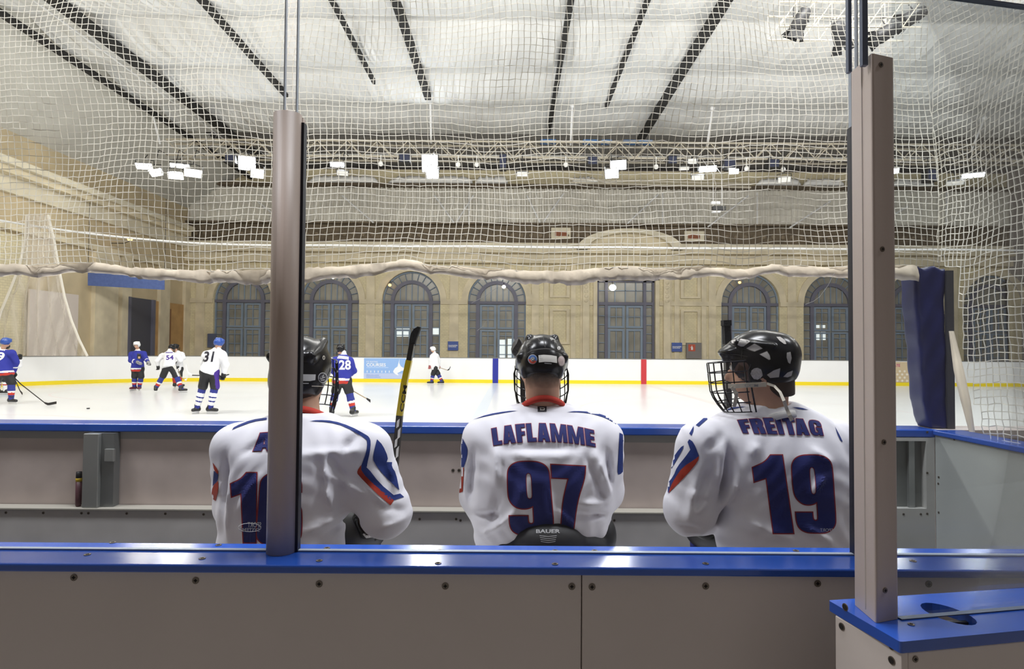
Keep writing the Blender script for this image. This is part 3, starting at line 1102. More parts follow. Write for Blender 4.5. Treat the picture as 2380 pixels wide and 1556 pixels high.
# hanging banner, screen and pale door panels on the left end wall
a, b, c_, d_ = P(204, 634, 30), P(382, 645, 30.4), P(382, 674, 30.4), P(204, 664, 30)
t = thing('hanging_banner', 'long blue banner hung across the left end of the hall', 'banner', tuple((a + b) / 2))
MB().prism([a, b, c_, d_], (0, 0.03, 0)).build('cloth', mat('banner_blue', (0.09, 0.14, 0.36), 0.8, noise=.1), t)
mb = MB()
for q in (a, b):
    MB().tube([q + Vector((0, .02, 0)), q + Vector((0, .02, 4))], 0.012, 5).build('cord', M_black, t)
p0, p1 = PX(68, 672, WX + .3), PX(181, 686, WX + .3)
t = thing('projection_screen', 'large pale screen panel standing at the left end wall behind the hanging net', 'screen', (WX + .3, (p0.y + p1.y) / 2, 0))
MB().box((WX + .26, p0.y, 1.0), (WX + .34, p1.y, (p0.z + p1.z) / 2)).build('panel', mat('screen_pale', (0.66, 0.58, 0.52), 0.9), t)
mb = MB()
for y in (p0.y + .1, p1.y - .1):
    MB().box((WX + .24, y - .06, -.05), (WX + .36, y + .06, 1.0)).build('leg', M_grey_post, t)
for px0, px1, y0, nm, lb, m in ((297, 354, 690, 'door_2', 'dark doorway in the left end wall', mat('dark_door', (0.09, 0.09, 0.11), .6)),):
    p0, p1 = PX(px0, y0, WX + .1), PX(px1, y0, WX + .1)
    d = thing(nm, lb, 'door', (WX + .1, (p0.y + p1.y) / 2, 0))
    d['kind'] = 'structure'
    struct(MB().box((WX, p0.y, -0.05), (WX + .12, p1.y, p0.z)).build('leaf', m, d))
    mb = MB()
    for y in (p0.y, p1.y):
        mb.box((WX, y - .12, -.05), (WX + .25, y + .12, p0.z))
    struct(mb.build('door_frame', M_frame_dk, d))
p0, p1 = PX(358, 690, WX + .1), PX(430, 690, WX + .1)
t = thing('timber_screen', 'warm orange timber screen beside the dark doorway of the left end wall', 'screen', (WX + .1, (p0.y + p1.y) / 2, 0))
MB().box((WX + .02, p0.y, -.05), (WX + .1, p1.y, PX(358, 700, WX).z)).build('boarding', mat('warm_timber', (0.55, 0.33, 0.13), .7, noise=.15, nscale=1.5), t)
ym = p0.y + (p1.y - p0.y) * .42
MB().box((WX + .1, ym - .25, -.05), (WX + .2, ym + .25, PX(358, 715, WX).z)).build('post', mat('dark_timber', (0.26, 0.12, 0.05), .7), t)

# ================================================================ far rink boards
BY, BH = 29.2, 1.19
path = [(32.5, BY), (-12.7, BY)] + [(-12.7 - 8.2 * math.sin(a), BY - 8.2 + 8.2 * math.cos(a)) for a in np.linspace(0, PI / 2, 15)[1:]] + [(-20.9, 8.0)]


def offset_path(path, d):
    out = []
    for i, (x, y) in enumerate(path):
        x0, y0 = path[max(i - 1, 0)]
        x1, y1 = path[min(i + 1, len(path) - 1)]
        t = Vector((x1 - x0, y1 - y0)).normalized()
        out.append((x + t.y * d, y - t.x * d))
    return out


def strip(mb, path, d0, d1, z0, z1, m=0):
    A, B = offset_path(path, d0), offset_path(path, d1)
    vs, fs = [], []
    for a, b in zip(A, B):
        vs += [(*a, z0), (*b, z0), (*b, z1), (*a, z1)]
    for i in range(len(A) - 1):
        k, j = 4 * i, 4 * i + 4
        for q in range(4):
            fs.append((k + q, k + (q + 1) % 4, j + (q + 1) % 4, j + q))
    n = 4 * (len(A) - 1)
    fs += [(0, 3, 2, 1), (n, n + 1, n + 2, n + 3)]
    mb.add(vs, fs, m)


sg = 1.0 if offset_path(path, 1)[0][1] > BY else -1.0   # outward side
t = thing('rink_board', 'long white dasher board with yellow kick strip across the far side of the ice', 'rink board', (0, BY, 0))
mb = MB()
strip(mb, path, 0, sg * 0.08, 0.0, BH)
mb.build('panel', M_far_board, t)
mb = MB()
strip(mb, path, -sg * 0.02, 0, 0.0, 0.165)
mb.build('kick_strip', M_yellow, t)
mb = MB()
strip(mb, path, -sg * 0.01, sg * 0.10, BH, BH + 0.035)
mb.build('top_rail', mat('rail_grey', (0.20, 0.20, 0.19), .5), t)
for nm, pa, pb, m in (('blue_line', 1145, 1158, M_jb), ('red_line', 1490, 1502.5, mat('line_red', (0.55, 0.03, 0.04), .5)), ('goal_line', 443.5, 446.5, mat('line_red', (0.55, 0.03, 0.04), .5))):
    a, b = P(pa, 860, BY - .025), P(pb, 860, BY - .025)
    MB().box((a.x, BY - .030, 0.002), (b.x, BY - .021, BH)).build(nm, m, t)

# advert with a skate
a, b = P(846, 833, BY - .02), P(943, 878, BY - .02)
Wd, Hd = b.x - a.x, BH - .035 - .165
t = thing('advert_panel', 'light blue advert panel with a white figure skate on the far boards', 'sign', (a.x + Wd / 2, BY, 0.165))
z0 = 0.17
MB().box((a.x, BY - .012, z0), (b.x, BY - .002, z0 + Hd * .27), 1).box((a.x, BY - .012, z0 + Hd * .27), (b.x, BY - .002, z0 + Hd), 0).build('panel', [mat('advert_blue', (0.27, 0.44, 0.76), .5), mat('advert_pale', (0.47, 0.55, 0.78), .5)], t)
mb = MB()
flat_text(mb, 'COURSES', (a.x + .06 * Wd, BY - .016, z0 + .60 * Hd), (1, 0, 0), (0, 0, 1), .46 * Wd, .16 * Hd, 0, 0.02)
flat_text(mb, 'ICE SKATING', (a.x + .06 * Wd, BY - .016, z0 + .79 * Hd), (1, 0, 0), (0, 0, 1), .27 * Wd, .075 * Hd, 0, 0.0)
for k in range(7):
    x = a.x + (.07 + .088 * k) * Wd
    mb.box((x, BY - .016, z0 + .30 * Hd), (x + .016 * Wd, BY - .013, z0 + .40 * Hd))
mb.build('lettering', M_white, t)
mb = MB()
q = [(.70, .38), (.74, .52), (.80, .60), (.825, .80), (.85, 1.0), (.84, .78), (.88, .62), (.93, .55), (.97, .54), (.96, .42), (.90, .40), (.86, .34), (.80, .28), (.83, .16), (.76, .22), (.70, .33)]
V2, F2 = tri2d([q])
mb.add([(a.x + u * Wd, BY - .016, z0 + v * Hd) for u, v in V2], F2)
mb.build('skate_picture', mat('advert_white', (.8, .82, .86), .5), t)
mb = MB()
word_bars(mb, (a.x + .06 * Wd, BY - .016, z0 + .15 * Hd), (1, 0, 0), (0, 0, 1), .30 * Wd, .05 * Hd, 18, 0, 5)
mb.build('small_print', mat('advert_navy', (.22, .32, .62), .5), t)
mb = MB()
word_bars(mb, (a.x + .06 * Wd, BY - .016, z0 + .06 * Hd), (1, 0, 0), (0, 0, 1), .33 * Wd, .05 * Hd, 22, 0, 6)
mb.build('small_print', mat('advert_navy', (.22, .32, .62), .5), t)
mb = MB()
word_bars(mb, (a.x + .06 * Wd, BY - .016, z0 + .535 * Hd), (1, 0, 0), (0, 0, 1), .52 * Wd, .035 * Hd, 34, 0, 7)
mb.build('strapline', mat('advert_light', (.55, .68, .88), .5), t)
a, b = P(2068, 842, BY - .02), P(2115, 885, BY - .02)
Wd = b.x - a.x
t = thing('advert_panel', 'tan polka dot advert with pink lettering on the far boards at right', 'sign', (a.x + Wd / 2, BY, .165))
MB().box((a.x, BY - .012, z0), (b.x, BY - .002, z0 + Hd)).build('panel', mat('advert_tan', (0.62, 0.48, 0.30), .6), t)
mb = MB()
for i in range(4):
    for j in range(4):
        if (i + j) % 2 == 0 or True:
            mb.disc((a.x + (.14 + .24 * i + (.12 if j % 2 else 0)) * Wd if (.14 + .24 * i + (.12 if j % 2 else 0)) < .95 else a.x + .06 * Wd, BY - .012, z0 + (.08 + .155 * j) * Hd), (0, -1, 0), .055, .003, 10)
mb.build('dot', mat('advert_cream', (.8, .72, .6), .6), t)
mb = MB()
flat_text(mb, 'SKATE', (a.x + .02 * Wd, BY - .016, z0 + .76 * Hd), (1, 0, 0), (0, 0, 1), .50 * Wd, .14 * Hd, 0, .02)
mb.build('lettering', mat('advert_pink', (.50, .03, .18), .6), t)

# ================================================================ roof truss with lamps
TY = 30.0
t = thing('lighting_truss', 'long pale lattice truss carrying the lamps across the far roof', 'truss', (0, TY, P(1190, 371, TY).z))
x0, x1 = P(395, 340, TY).x, 26.5
zt, zb_ = P(1190, 335, TY).z, P(1190, 371, TY).z
zt_truss = zt
mb = MB()
for y in (TY - .35, TY + .35):
    for z in (zt, zb_):
        mb.tube([(x0, y, z), (x1, y, z)], 0.05, 6)
mb.build('chord', M_truss, t)
mb = MB()
x = x0
s = 0
while x < x1 - .8:
    for y in (TY - .35, TY + .35):
        mb.tube([(x, y, zb_ if s else zt), (x + .75, y, zt if s else zb_)], 0.028, 5)
    mb.tube([(x, TY - .35, zt), (x + .75, TY + .35, zt)], 0.02, 4)
    x += .75
    s = 1 - s
mb.build('lattice', M_truss, t)
for i, (pa, pb) in enumerate((((1000, 238), (1002, 333)), ((1330, 246), (1326, 337)), ((1656, 252), (1643, 340)), ((2288, 275), (2258, 350)), ((352, 255), (372, 335)))):
    a = P(*pa, TY - 1.6 if i != 4 else TY - 1)
    b = P(*pb, TY)
    tt = tag(MB().tube([a, b], 0.05, 8).ball(a, .11).build('hanger_rod', M_white), 'white hanger rod from the ceiling to the truss, %s' % ['above the brightest lamp', 'right of centre', 'above the lamp near the camera rig', 'at the far right end', 'above the cluster of five lamps'][i], 'rod', 'hanger rods of the lighting truss')

# lower rail
tag(MB().tube([P(1322, 417, 33), P(1745, 428, 33)], 0.06, 6).tube([P(1322, 424, 33), P(1745, 436, 33)], 0.06, 6).tube([P(1400, 420, 33), P(1400, 420, 33) + Vector((0, 0, 2.6))], .02, 5).tube([P(1680, 427, 33), P(1680, 427, 33) + Vector((0, 0, 2.6))], .02, 5).build('lamp_rail', M_truss), 'twin pale horizontal rail below the truss right of centre', 'rail')


def flood(px, py, Y, w, h, tilt, yaw, m, label, body=M_lampbody, power=0):
    Y = 29.35 if Y > 29.7 else 28.6
    h = h * (.62 if py != 380 else .85)
    c = P(px, py, Y)
    t = thing('floodlight', label, 'floodlight', tuple(c), 'floodlights on the far truss')
    R = Matrix.Rotation(math.radians(-yaw), 3, 'Z') @ Matrix.Rotation(math.radians(tilt * .8), 3, 'X')

    def tr(p):
        return c + R @ Vector(p)
    mb = MB()
    n = MB()
    vs = [tr(p) for p in ((-w / 2, 0, -h / 2), (w / 2, 0, -h / 2), (w / 2, 0, h / 2), (-w / 2, 0, h / 2), (-w * .3, .22, -h * .3), (w * .3, .22, -h * .3), (w * .3, .22, h * .3), (-w * .3, .22, h * .3))]
    mb.add(vs, [(4, 5, 6, 7)[::-1], (0, 1, 5, 4), (1, 2, 6, 5), (2, 3, 7, 6), (3, 0, 4, 7), (0, 3, 2, 1)])
    mb.build('housing', body, t)
    k = .9
    mb = MB().prism([tr((-w / 2 * k, -.012, -h / 2 * k)), tr((w / 2 * k, -.012, -h / 2 * k)), tr((w / 2 * k, -.012, h / 2 * k)), tr((-w / 2 * k, -.012, h / 2 * k))], R @ Vector((0, .01, 0)))
    mb.build('lens', m, t)
    mb = MB().tube([tr((-w * .52, .1, 0)), tr((-w * .52, .25, h * .6)), tr((0, .25, h * .8)), tr((w * .52, .25, h * .6)), tr((w * .52, .1, 0))], .02, 5)
    mb.tube([tr((0, .25, h * .8)), Vector((c.x, c.y + .25, zb_ - .02)), Vector((c.x, TY - .37, zb_ - .02))], .02, 5)
    mb.build('bracket', M_black, t)
    return t


flood(335, 387, 30, .80, .55, 55, -10, M_lens_warm, 'warm lit floodlight at upper left of the cluster of five')
flood(361, 402, 29.5, .80, .60, 55, 25, M_lens_warm, 'warm lit floodlight at lower left of the cluster of five')
flood(418, 386, 30, .90, .40, 60, -15, M_lens_on, 'lit floodlight at the top middle of the cluster of five')
flood(408, 409, 29.5, .70, .60, 55, -20, M_lens_warm, 'warm lit floodlight at the lowest point of the cluster of five')
flood(449, 403, 29.5, .80, .70, 55, -30, M_lens_warm, 'warm lit floodlight at lower right of the cluster of five')
flood(574, 380, 30, .80, .80, 30, -20, M_lens_on, 'dazzling floodlight left of the round near post')
flood(598, 404, 29.6, .60, .75, 50, -25, M_lens_warm, 'lit floodlight hanging just below the dazzling one at left')
flood(784, 383, 30, .70, .42, 55, -10, M_lens_on, 'lit small floodlight between the round near post and the brightest lamp')
flood(796, 403, 29.6, .55, .42, 55, -15, M_lens_off, 'unlit white floodlight below the small lit one')
flood(999, 380, 30, .80, 1.0, 20, 0, M_lens_on, 'brightest floodlight near the middle of the truss')
flood(1005, 404, 29.6, .60, .75, 40, 0, M_lens_on, 'lit floodlight directly below the brightest one')
flood(1214, 405, 29.6, .55, .40, 50, 0, M_lens_off, 'unlit white floodlight right of the brightest lamp')
flood(1437, 384, 30, .80, .75, 30, 12, M_lens_on, 'dazzling floodlight right of centre')
flood(1422, 404, 29.6, .65, .75, 45, 15, M_lens_on, 'lit floodlight below the dazzling one right of centre')
flood(1645, 393, 29.8, .85, .50, 45, 15, M_lens_on, 'bright floodlight beside the hanging camera rig')
flood(1622, 413, 29.6, .60, .42, 50, 15, M_lens_off, 'unlit white floodlight below the bright one near the camera rig')
flood(1706, 399, 29.8, .45, .40, 45, 15, M_lens_on, 'small lit floodlight right of the hanging camera rig')
flood(1823, 418, 29.6, .60, .45, 50, 20, M_lens_off, 'unlit white floodlight left of the square near post')
flood(2067, 399, 29.8, .85, .45, 50, 22, M_lens_on, 'bright floodlight just right of the square near post')
flood(2262, 408, 29.6, .95, .40, 55, 25, M_lens_on, 'bright floodlight near the right edge')
flood(2220, 426, 29.4, .75, .40, 55, 25, M_lens_off, 'unlit white floodlight near the right edge')
flood(1610, 375, 30.4, .50, .45, 40, 10, M_lens_off, 'unlit pale floodlight above left of the camera rig')
flood(1590, 392, 30.4, .50, .30, 50, 10, M_lens_off, 'small unlit lamp left of the camera rig')

for px, py, w_, h_, lb in ((942, 370, .55, .45, 'dark blue speaker box left of the brightest lamp'), (1169, 378, .35, .75, 'tall black speaker hanging from the middle of the truss'), (1376, 377, .5, .4, 'black speaker box left of the dazzling lamp right of centre'), (1692, 383, .6, .45, 'black speaker box right of the camera rig'), (1794, 383, .55, .42, 'black speaker box left of the square near post'), (540, 372, .5, .4, 'dark speaker box left of the round near post'), (2160, 410, .5, .6, 'dark speaker box right of the square near post'), (1560, 375, .45, .4, 'dark lamp body left of the unlit pale floodlight')):
    c = P(px, py, 29.2)
    t = thing('hanging_speaker', lb, 'speaker', tuple(c), 'dark boxes on the far truss')
    MB().box(c - Vector((w_ / 2, .25, h_ / 2)), c + Vector((w_ / 2, .25, h_ / 2))).build('box', M_black, t, bevel=.03)
    MB().tube([c + Vector((0, .1, h_ / 2)), Vector((c.x, c.y + .1, zb_)), Vector((c.x, TY - .37, zb_))], .02, 5).build('arm', M_black, t)
    MB().box(c + Vector((-w_ * .42, -.265, -h_ * .42)), c + Vector((w_ * .42, -.251, h_ * .42))).build('grille', mat('grille_navy', (.03, .035, .07), .8), t)
for px, py, lb in ((695 + 190, 381, 'left of the brightest lamp'), (1065, 383, 'first right of the brightest lamp'), (1108, 383, 'second right of the brightest lamp'), (1315, 383, 'left of the dazzling right-hand lamp'), (1525, 388, 'right of the dazzling right-hand lamp'), (1735, 392, 'right of the small lit floodlight'), (2010 - 190, 394, 'above the unlit floodlight by the square post')):
    c = P(px, py, 29.3)
    tag(MB().ball(c, (.12, .12, .13), 0).tube([c + Vector((0, 0, .1)), Vector((c.x, c.y, zb_ - .05)), Vector((c.x, TY - .37, zb_ - .05))], .02, 6).build('hanging_bulb', [M_lens_off]), 'small round white lamp hanging from the truss, ' + lb, 'lamp', 'small round lamps on the truss')
for px, lb in ((1274, 'leftmost'), (1372, 'second from left'), (1409, 'third from left'), (1465, 'fourth from left'), (1497, 'rightmost')):
    c = P(px, 329, 30)
    c.z = zt_truss + .05 + .071
    w_ = .38 if px != 1409 else .25
    tag(MB().box(c - Vector((w_, .2, .07)), c + Vector((w_, .2, .07))).build('blue_case', mat('case_blue', (.03, .13, .34), .5)), 'small blue case on top of the truss, %s of the row' % lb, 'case', 'blue cases on the truss')

# camera rig hanging on cords
c = P(1668, 480, 28)
t = thing('hanging_rig', 'small black and white device hanging on cords in front of the gable', 'rig', tuple(c))
MB().box(c + Vector((-.25, -.1, -.2)), c + Vector((.35, .1, 0))).build('body', M_black, t, bevel=.02)
MB().box(c + Vector((-.25, -.12, -.3)), c + Vector((.1, .1, -.22))).build('lower_tray', M_white, t)
MB().box(c + Vector((-.3, -.08, .1)), c + Vector((.1, .08, .22))).build('tray', M_white, t)
mb = MB()
for a, b in ((-.2, -.1), (.2, .3)):
    MB().tube([c + Vector((a, 0, 0)), P(1662, 405, 28) + Vector((b, 0, 0)), Vector((P(1662, 375, 28).x + b, TY - .37, zb_))], .012, 5).build('cord', M_white, t)

# insulation rolls on the gable ledge
for i, (pa, pb, py) in enumerate(((715, 878, 446), (902, 1098, 446), (1104, 1180, 447), (1326, 1390, 451), (1757, 1860, 458), (1866, 1960, 460), (2072, 2170, 467))):
    Yl = WY - .6
    a, b = P(pa, py, Yl), P(pb, py, Yl)
    L_ = (b.x - a.x) / 2
    cx_, cz_ = (a.x + b.x) / 2, zg1 + .15 + .26
    r = np.random.RandomState(i)
    n_, k_ = 24, 10
    vs, fs = [], []
    for j in range(n_ + 1):
        u = j / n_
        rr = .26 * min(1, (u * 6 + .25)) * min(1, ((1 - u) * 6 + .45)) * (0.85 + .3 * r.rand())
        for k in range(k_):
            an = 2 * PI * k / k_
            q = rr * (0.9 + .2 * r.rand())
            vs.append((cx_ - L_ + 2 * L_ * u, Yl + q * math.cos(an), zg1 + .17 + rr + q * .98 * math.sin(an)))
    for j in range(n_):
        for k in range(k_):
            fs.append((j * k_ + k, j * k_ + (k + 1) % k_, (j + 1) * k_ + (k + 1) % k_, (j + 1) * k_ + k))
    fs += [list(range(k_))[::-1], [n_ * k_ + k for k in range(k_)]]
    o = mesh_obj('insulation_roll', vs, fs, M_fluff, None, True)
    tag(o, 'white insulation roll on the gable ledge, %s' % ['next to the round near post', 'under the brightest lamp', 'short, second from the brightest lamp', 'short, under the dazzling right lamp', 'left of the pair before the square post', 'right of the pair before the square post', 'just beyond the square post'][i], 'insulation', 'insulation rolls on the ledge')

# white cable following the boards high up
cab = offset_path(path, sg * 0.3)
hz = P(1200, 574, BY + .3).z
pts = [(27.0, BY + .3, hz)]
for x in np.linspace(26, -12, 12):
    pts.append((x, BY + .3, hz - .02 * math.sin(x)))
pts += [(x, y, hz) for x, y in cab[2:]]
tag(MB().tube(pts, .045, 6).build('net_cable', M_white), 'long white cable strung round the rink above the far boards', 'cable')

# gathered net at the left corner
M_sheer = bpy.data.materials.new('sheer_net')
M_sheer.use_nodes = True
nt = M_sheer.node_tree
pb_ = nt.nodes['Principled BSDF']
pb_.inputs['Base Color'].default_value = (.72, .66, .58, 1)
pb_.inputs['Roughness'].default_value = .9
wv = nt.nodes.new('ShaderNodeTexWave')
wv.inputs['Scale'].default_value = 1.2
wv.inputs['Distortion'].default_value = 2
tcn = nt.nodes.new('ShaderNodeTexCoord')
mr = nt.nodes.new('ShaderNodeMapRange')
mr.inputs['To Min'].default_value = .12
mr.inputs['To Max'].default_value = .36
nt.links.new(tcn.outputs['Object'], wv.inputs['Vector'])
nt.links.new(wv.outputs['Fac'], mr.inputs['Value'])
nt.links.new(mr.outputs[0], pb_.inputs['Alpha'])
Yn = 24.4
lft = [(62, 500), (58, 560), (45, 620), (25, 670), (2, 725), (-12, 780), (-16, 826)]
rgt = [(112, 500), (126, 560), (138, 630), (150, 690), (166, 745), (184, 790), (203, 828)]
t = thing('corner_net', 'white netting gathered like a curtain at the left corner of the rink', 'net', tuple(P(70, 828, Yn)))
vs, fs = [], []
for (a, b) in zip(lft, rgt):
    for k in range(25):
        u = k / 24
        p = P(a[0] + (b[0] - a[0]) * u, a[1] + (b[1] - a[1]) * u, Yn)
        vs.append((p.x, p.y + .18 * math.sin(u * 31), p.z))
for i in range(6):
    for k in range(24):
        fs.append((i * 25 + k, i * 25 + k + 1, (i + 1) * 25 + k + 1, (i + 1) * 25 + k))
mesh_obj('netting', vs, fs, M_sheer, t, True)
MB().tube([P(*p, Yn - .03) for p in rgt], .05, 6).tube([P(*p, Yn - .03) for p in lft], .05, 6).build('edge_rope', mat('rope_cream', (.72, .68, .60), .8), t)

# near rig with black lamps at the top right
RY = 13.5
t = thing('near_lamp_truss', 'small pale truss frame near the top right corner', 'truss', tuple(P(1925, 40, RY)))
mb = MB()
za, zb2 = P(1920, 62, RY).z, P(1920, 5, RY).z
xa, xb = P(1811, 50, RY).x, P(2140, 50, RY).x
for y in (RY, RY + .6):
    mb.tube([(xa, y, za), (xb, y, za)], .022, 6).tube([(xa, y, zb2), (xb, y, zb2)], .022, 6)
    x = xa
    while x < xb - .3:
        mb.tube([(x, y, za), (x + .4, y, zb2)], .012, 5).tube([(x, y, za), (x, y, zb2)], .012, 5)
        x += .4
mb.build('frame', M_truss, t)
for px, py, an, lb in ((1862, 45, 20, 'leftmost of four'), (1951, 76, -35, 'lowest of four'), (2066, 72, 60, 'second from right'), (2128, 36, 65, 'rightmost of four')):
    c = P(px, py, RY - .2 if px != 2128 else RY + .45)
    t = thing('stage_lamp', 'black stage lamp on the small top right truss, ' + lb, 'stage lamp', tuple(c), 'black stage lamps at top right')
    R = Matrix.Rotation(math.radians(an), 3, 'Y') @ Matrix.Rotation(math.radians(25), 3, 'X')
    mb = MB().tube([c + R @ Vector((0, 0, z)) for z in (-.26, -.2, .05, .2, .26)], [.14, .17, .15, .12, .06], 10)
    mb.build('barrel', M_black, t, True)
    mb = MB()
    for q in range(4):
        a = q * PI / 2
        u, v = R @ Vector((math.cos(a), math.sin(a), 0)), R @ Vector((-math.sin(a), math.cos(a), 0))
        dn = R @ Vector((0, 0, -1))
        b0 = c + dn * .24 + u * .15
        mb.add([b0 + v * .13, b0 - v * .13, b0 - v * .17 + dn * .17 + u * .08, b0 + v * .17 + dn * .17 + u * .08], [(0, 1, 2, 3), (3, 2, 1, 0)])
    mb.build('barn_door', M_black, t)
    MB().tube([c + R @ Vector((-.18, 0, 0)), c + Vector((-.12, .1, max(.35, za - c.z))), c + Vector((.12, .1, max(.35, za - c.z))), c + R @ Vector((.18, 0, 0))], .015, 5).build('yoke', M_black, t)

# ================================================================ bench enclosure
CAPZ = 1.12                                   # cap of the boards behind the bench
ICEZ = 1.19                                   # cap of the boards at the ice


def screw_into(parent, p, nrm, r=0.011):
    nrm = Vector(nrm)
    s = MB().disc(Vector(p), nrm, r, .0015, 14).build('screw', M_screw, parent)
    up = Vector((0, 0, 1)) if abs(nrm.z) < .9 else Vector((0, 1, 0))
    sd = nrm.cross(up).normalized()
    up = sd.cross(nrm).normalized()
    q = MB()
    c = Vector(p) + nrm * .0016
    for a, b in ((sd, up), (up, sd)):
        h, w_ = r * .5, r * .16
        q.prism([c + a * h + b * w_, c - a * h + b * w_, c - a * h - b * w_, c + a * h - b * w_], nrm * .0006)
    q.build('socket', M_hole, s)
    return s


# cap
yb, yf = PZ(1190, 1268, CAPZ).y, PZ(1190, 1319, CAPZ).y
t = thing('board_capping', 'glossy blue plastic cap along the boards behind the bench', 'capping', (0, (yb + yf) / 2, CAPZ - .02))
mb = MB().box((-3.2, yf, CAPZ - .02), (3.4, yb, CAPZ))
mb.build('rail', M_blue_cap, t, bevel=.004)
for px, py in ((203, 1290), (470, 1299), (742, 1304), (1018, 1310), (1290, 1312), (1640, 1311), (508, 1268), (760, 1275), (1022, 1280), (1382, 1281), (262, 1262), (1850, 1281), (2122, 1305), (1290, 1281)):
    p = PZ(px, py, CAPZ + .0004)
    screw_into(t, (p.x, p.y, CAPZ), (0, 0, 1), .008)

# front panels
PYF = yf + .018
seam = P(1352, 1400, PYF).x
mb0 = [(-3.2, seam - .001, 'wide beige board panel left of the seam below the blue cap', ((172, 1343), (455, 1350), (742, 1358), (1035, 1363), (1329, 1364))), (seam + .001, 3.4, 'beige board panel right of the seam below the blue cap', ((1376, 1365), (1640, 1363), (1900, 1357), (2158, 1358)))]
for x0, x1, lb, scr in mb0:
    t = thing('bench_back_board', lb, 'rink board', ((x0 + x1) / 2, PYF, 0), 'panels of the boards behind the bench')
    MB().box((x0, PYF, -.05), (x1, PYF + .015, CAPZ - .0205)).build('sheet', M_front_panel, t, bevel=.004)
    for px, py in scr:
        p = P(px, py, PYF)
        screw_into(t, (p.x, PYF, p.z), (0, -1, 0), .0085)
t = thing('board_studwork', 'hidden grey frame between the beige front panels and the bench', 'frame', (0, yb - .05, 0))
mb = MB()
x = -3.1
while x < 3.3:
    mb.box((x, PYF + .016, -.05), (x + .05, yb - .02, CAPZ - .021))
    x += .9
mb.build('stud', M_grey_post, t)
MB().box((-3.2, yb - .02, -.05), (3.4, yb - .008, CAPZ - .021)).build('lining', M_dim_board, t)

# glass panes behind the bench
GY = PZ(1190, 1285, CAPZ).y
xl = PZ(655, 1282, CAPZ).x
xr = PZ(1978, 1285, CAPZ).x


def pane(label, x0, x1, y, z0, z1, th=.012, m=None, edges='lr'):
    t = thing('glass_pane', label, 'glass pane', ((x0 + x1) / 2, y, z0), 'clear panes behind the bench')
    MB().box((x0, y - th / 2, z0), (x1, y + th / 2, z1)).build('glass', m or M_glass, t)
    if 'l' in edges:
        MB().box((x0 - .001, y - th / 2 - .0005, z0), (x0 + .0015, y + th / 2 + .0005, z1)).build('edge', M_edge, t)
    if 'r' in edges:
        MB().box((x1 - .0015, y - th / 2 - .0005, z0), (x1 + .001, y + th / 2 + .0005, z1)).build('edge', M_edge, t)
    MB().box((x0, y - th / 2 - .001, z0), (x1, y + th / 2 + .001, z0 + .003)).build('bottom_edge', M_edge, t)
    return t


pane('tall clear pane left of the round grey post', -3.0, xl - .012, GY, CAPZ + .001, 3.0, edges='r')
mid = pane('tall clear pane between the round post and the square post', xl + .02, xr - .004, GY, CAPZ + .001, 3.0, edges='lr')
pane('clear pane right of the square post, above the blue cap', xr + .012, 3.2, GY, CAPZ + .001, 3.0, m=M_glass2, edges='l')
# scratches and a mirrored sticker on the middle-left pane
left_pane = [o for o in bpy.data.objects if o.get('label', '').startswith('tall clear pane left')][0]
yS = GY + .0075
mb = MB()
a, b = P(556, 1214, yS), P(607, 1227, yS)
flat_text(mb, 'SPORT', (b.x, yS, b.z), (-1, 0, 0), (0, 0, 1), (b.x - a.x) * .62, (a.z - b.z) * 1.0, 0, .02)
a, b = P(556, 1226, yS), P(607, 1237, yS)
flat_text(mb, 'SYSTEMS', (b.x - .004, yS, b.z), (-1, 0, 0), (0, 0, 1), (b.x - a.x) * .9, (a.z - b.z) * .8, 0, .02)
c = P(580, 1227, yS)
pts = [c + Vector((.030 * math.cos(q), 0, .011 * math.sin(q))) for q in np.linspace(0, 2 * PI, 25)]
mb.tube(pts, .0006, 4)
mb.build('sticker', M_sticker, left_pane)
yS2 = GY + .0075
mb = MB()
a, b = P(1906, 1229, yS2), P(1936, 1237, yS2)
flat_text(mb, 'SPORT', (b.x, yS2, b.z), (-1, 0, 0), (0, 0, 1), (b.x - a.x), (a.z - b.z), 0, .0)
mb.build('sticker', M_sticker, mid)
mb = MB()
for (q0, q1) in (((1096, 705), (1156, 668)), ((1116, 590), (1122, 622)), ((1108, 770), (1132, 745)), ((1940, 634), (1905, 690)), ((1905, 690), (1872, 708)), ((742, 880), (760, 858)), ((474, 330), (495, 300)), ((480, 355), (505, 310))):
    mb.tube([P(*q0, GY - .0066), P((q0[0] + q1[0]) / 2 + 2, (q0[1] + q1[1]) / 2 + 2, GY - .0066), P(*q1, GY - .0066)], .0005, 4)
mb.build('scratch', M_white, mid)

# round post
c = PZ(653, 1285, CAPZ)
zt = P(678, 263, c.y - .01).z
r = .0365
t = thing('round_post', 'round aluminium post standing on the blue cap between two panes', 'post', (xl, GY - .008, CAPZ))
pl = []
for k in range(21):
    a = PI + PI * k / 20
    pl.append((xl + r * math.cos(a), GY - .008 + r * .95 * math.sin(a), CAPZ + .0005))
pl += [(xl + r, GY - .006, CAPZ + .0005), (xl - r, GY - .006, CAPZ + .0005)]
o = MB().prism(pl, (0, 0, zt - CAPZ)).build('shell', M_alu, t)
for p in o.data.polygons:
    p.use_smooth = abs(p.normal.z) < .5
MB().box((xl + r - .002, GY - .010, CAPZ + .001), (xl + r + .007, GY + .012, zt - .02)).build('gasket', M_dark, t)
MB().box((xl - r, GY + .008, CAPZ + .001), (xl + r - .003, GY + .03, zt)).build('clamp', M_alu, t)

# square post standing on the side box
corn = [PZ(1985, 1406, CAPZ), PZ(2036, 1450, CAPZ), PZ(2089, 1440, CAPZ)]
c0, c1, c2 = [Vector((p.x, p.y, CAPZ + .0005)) for p in corn]
c3 = c0 + (c2 - c1)
ztop = P(2020, 124, c1.y).z


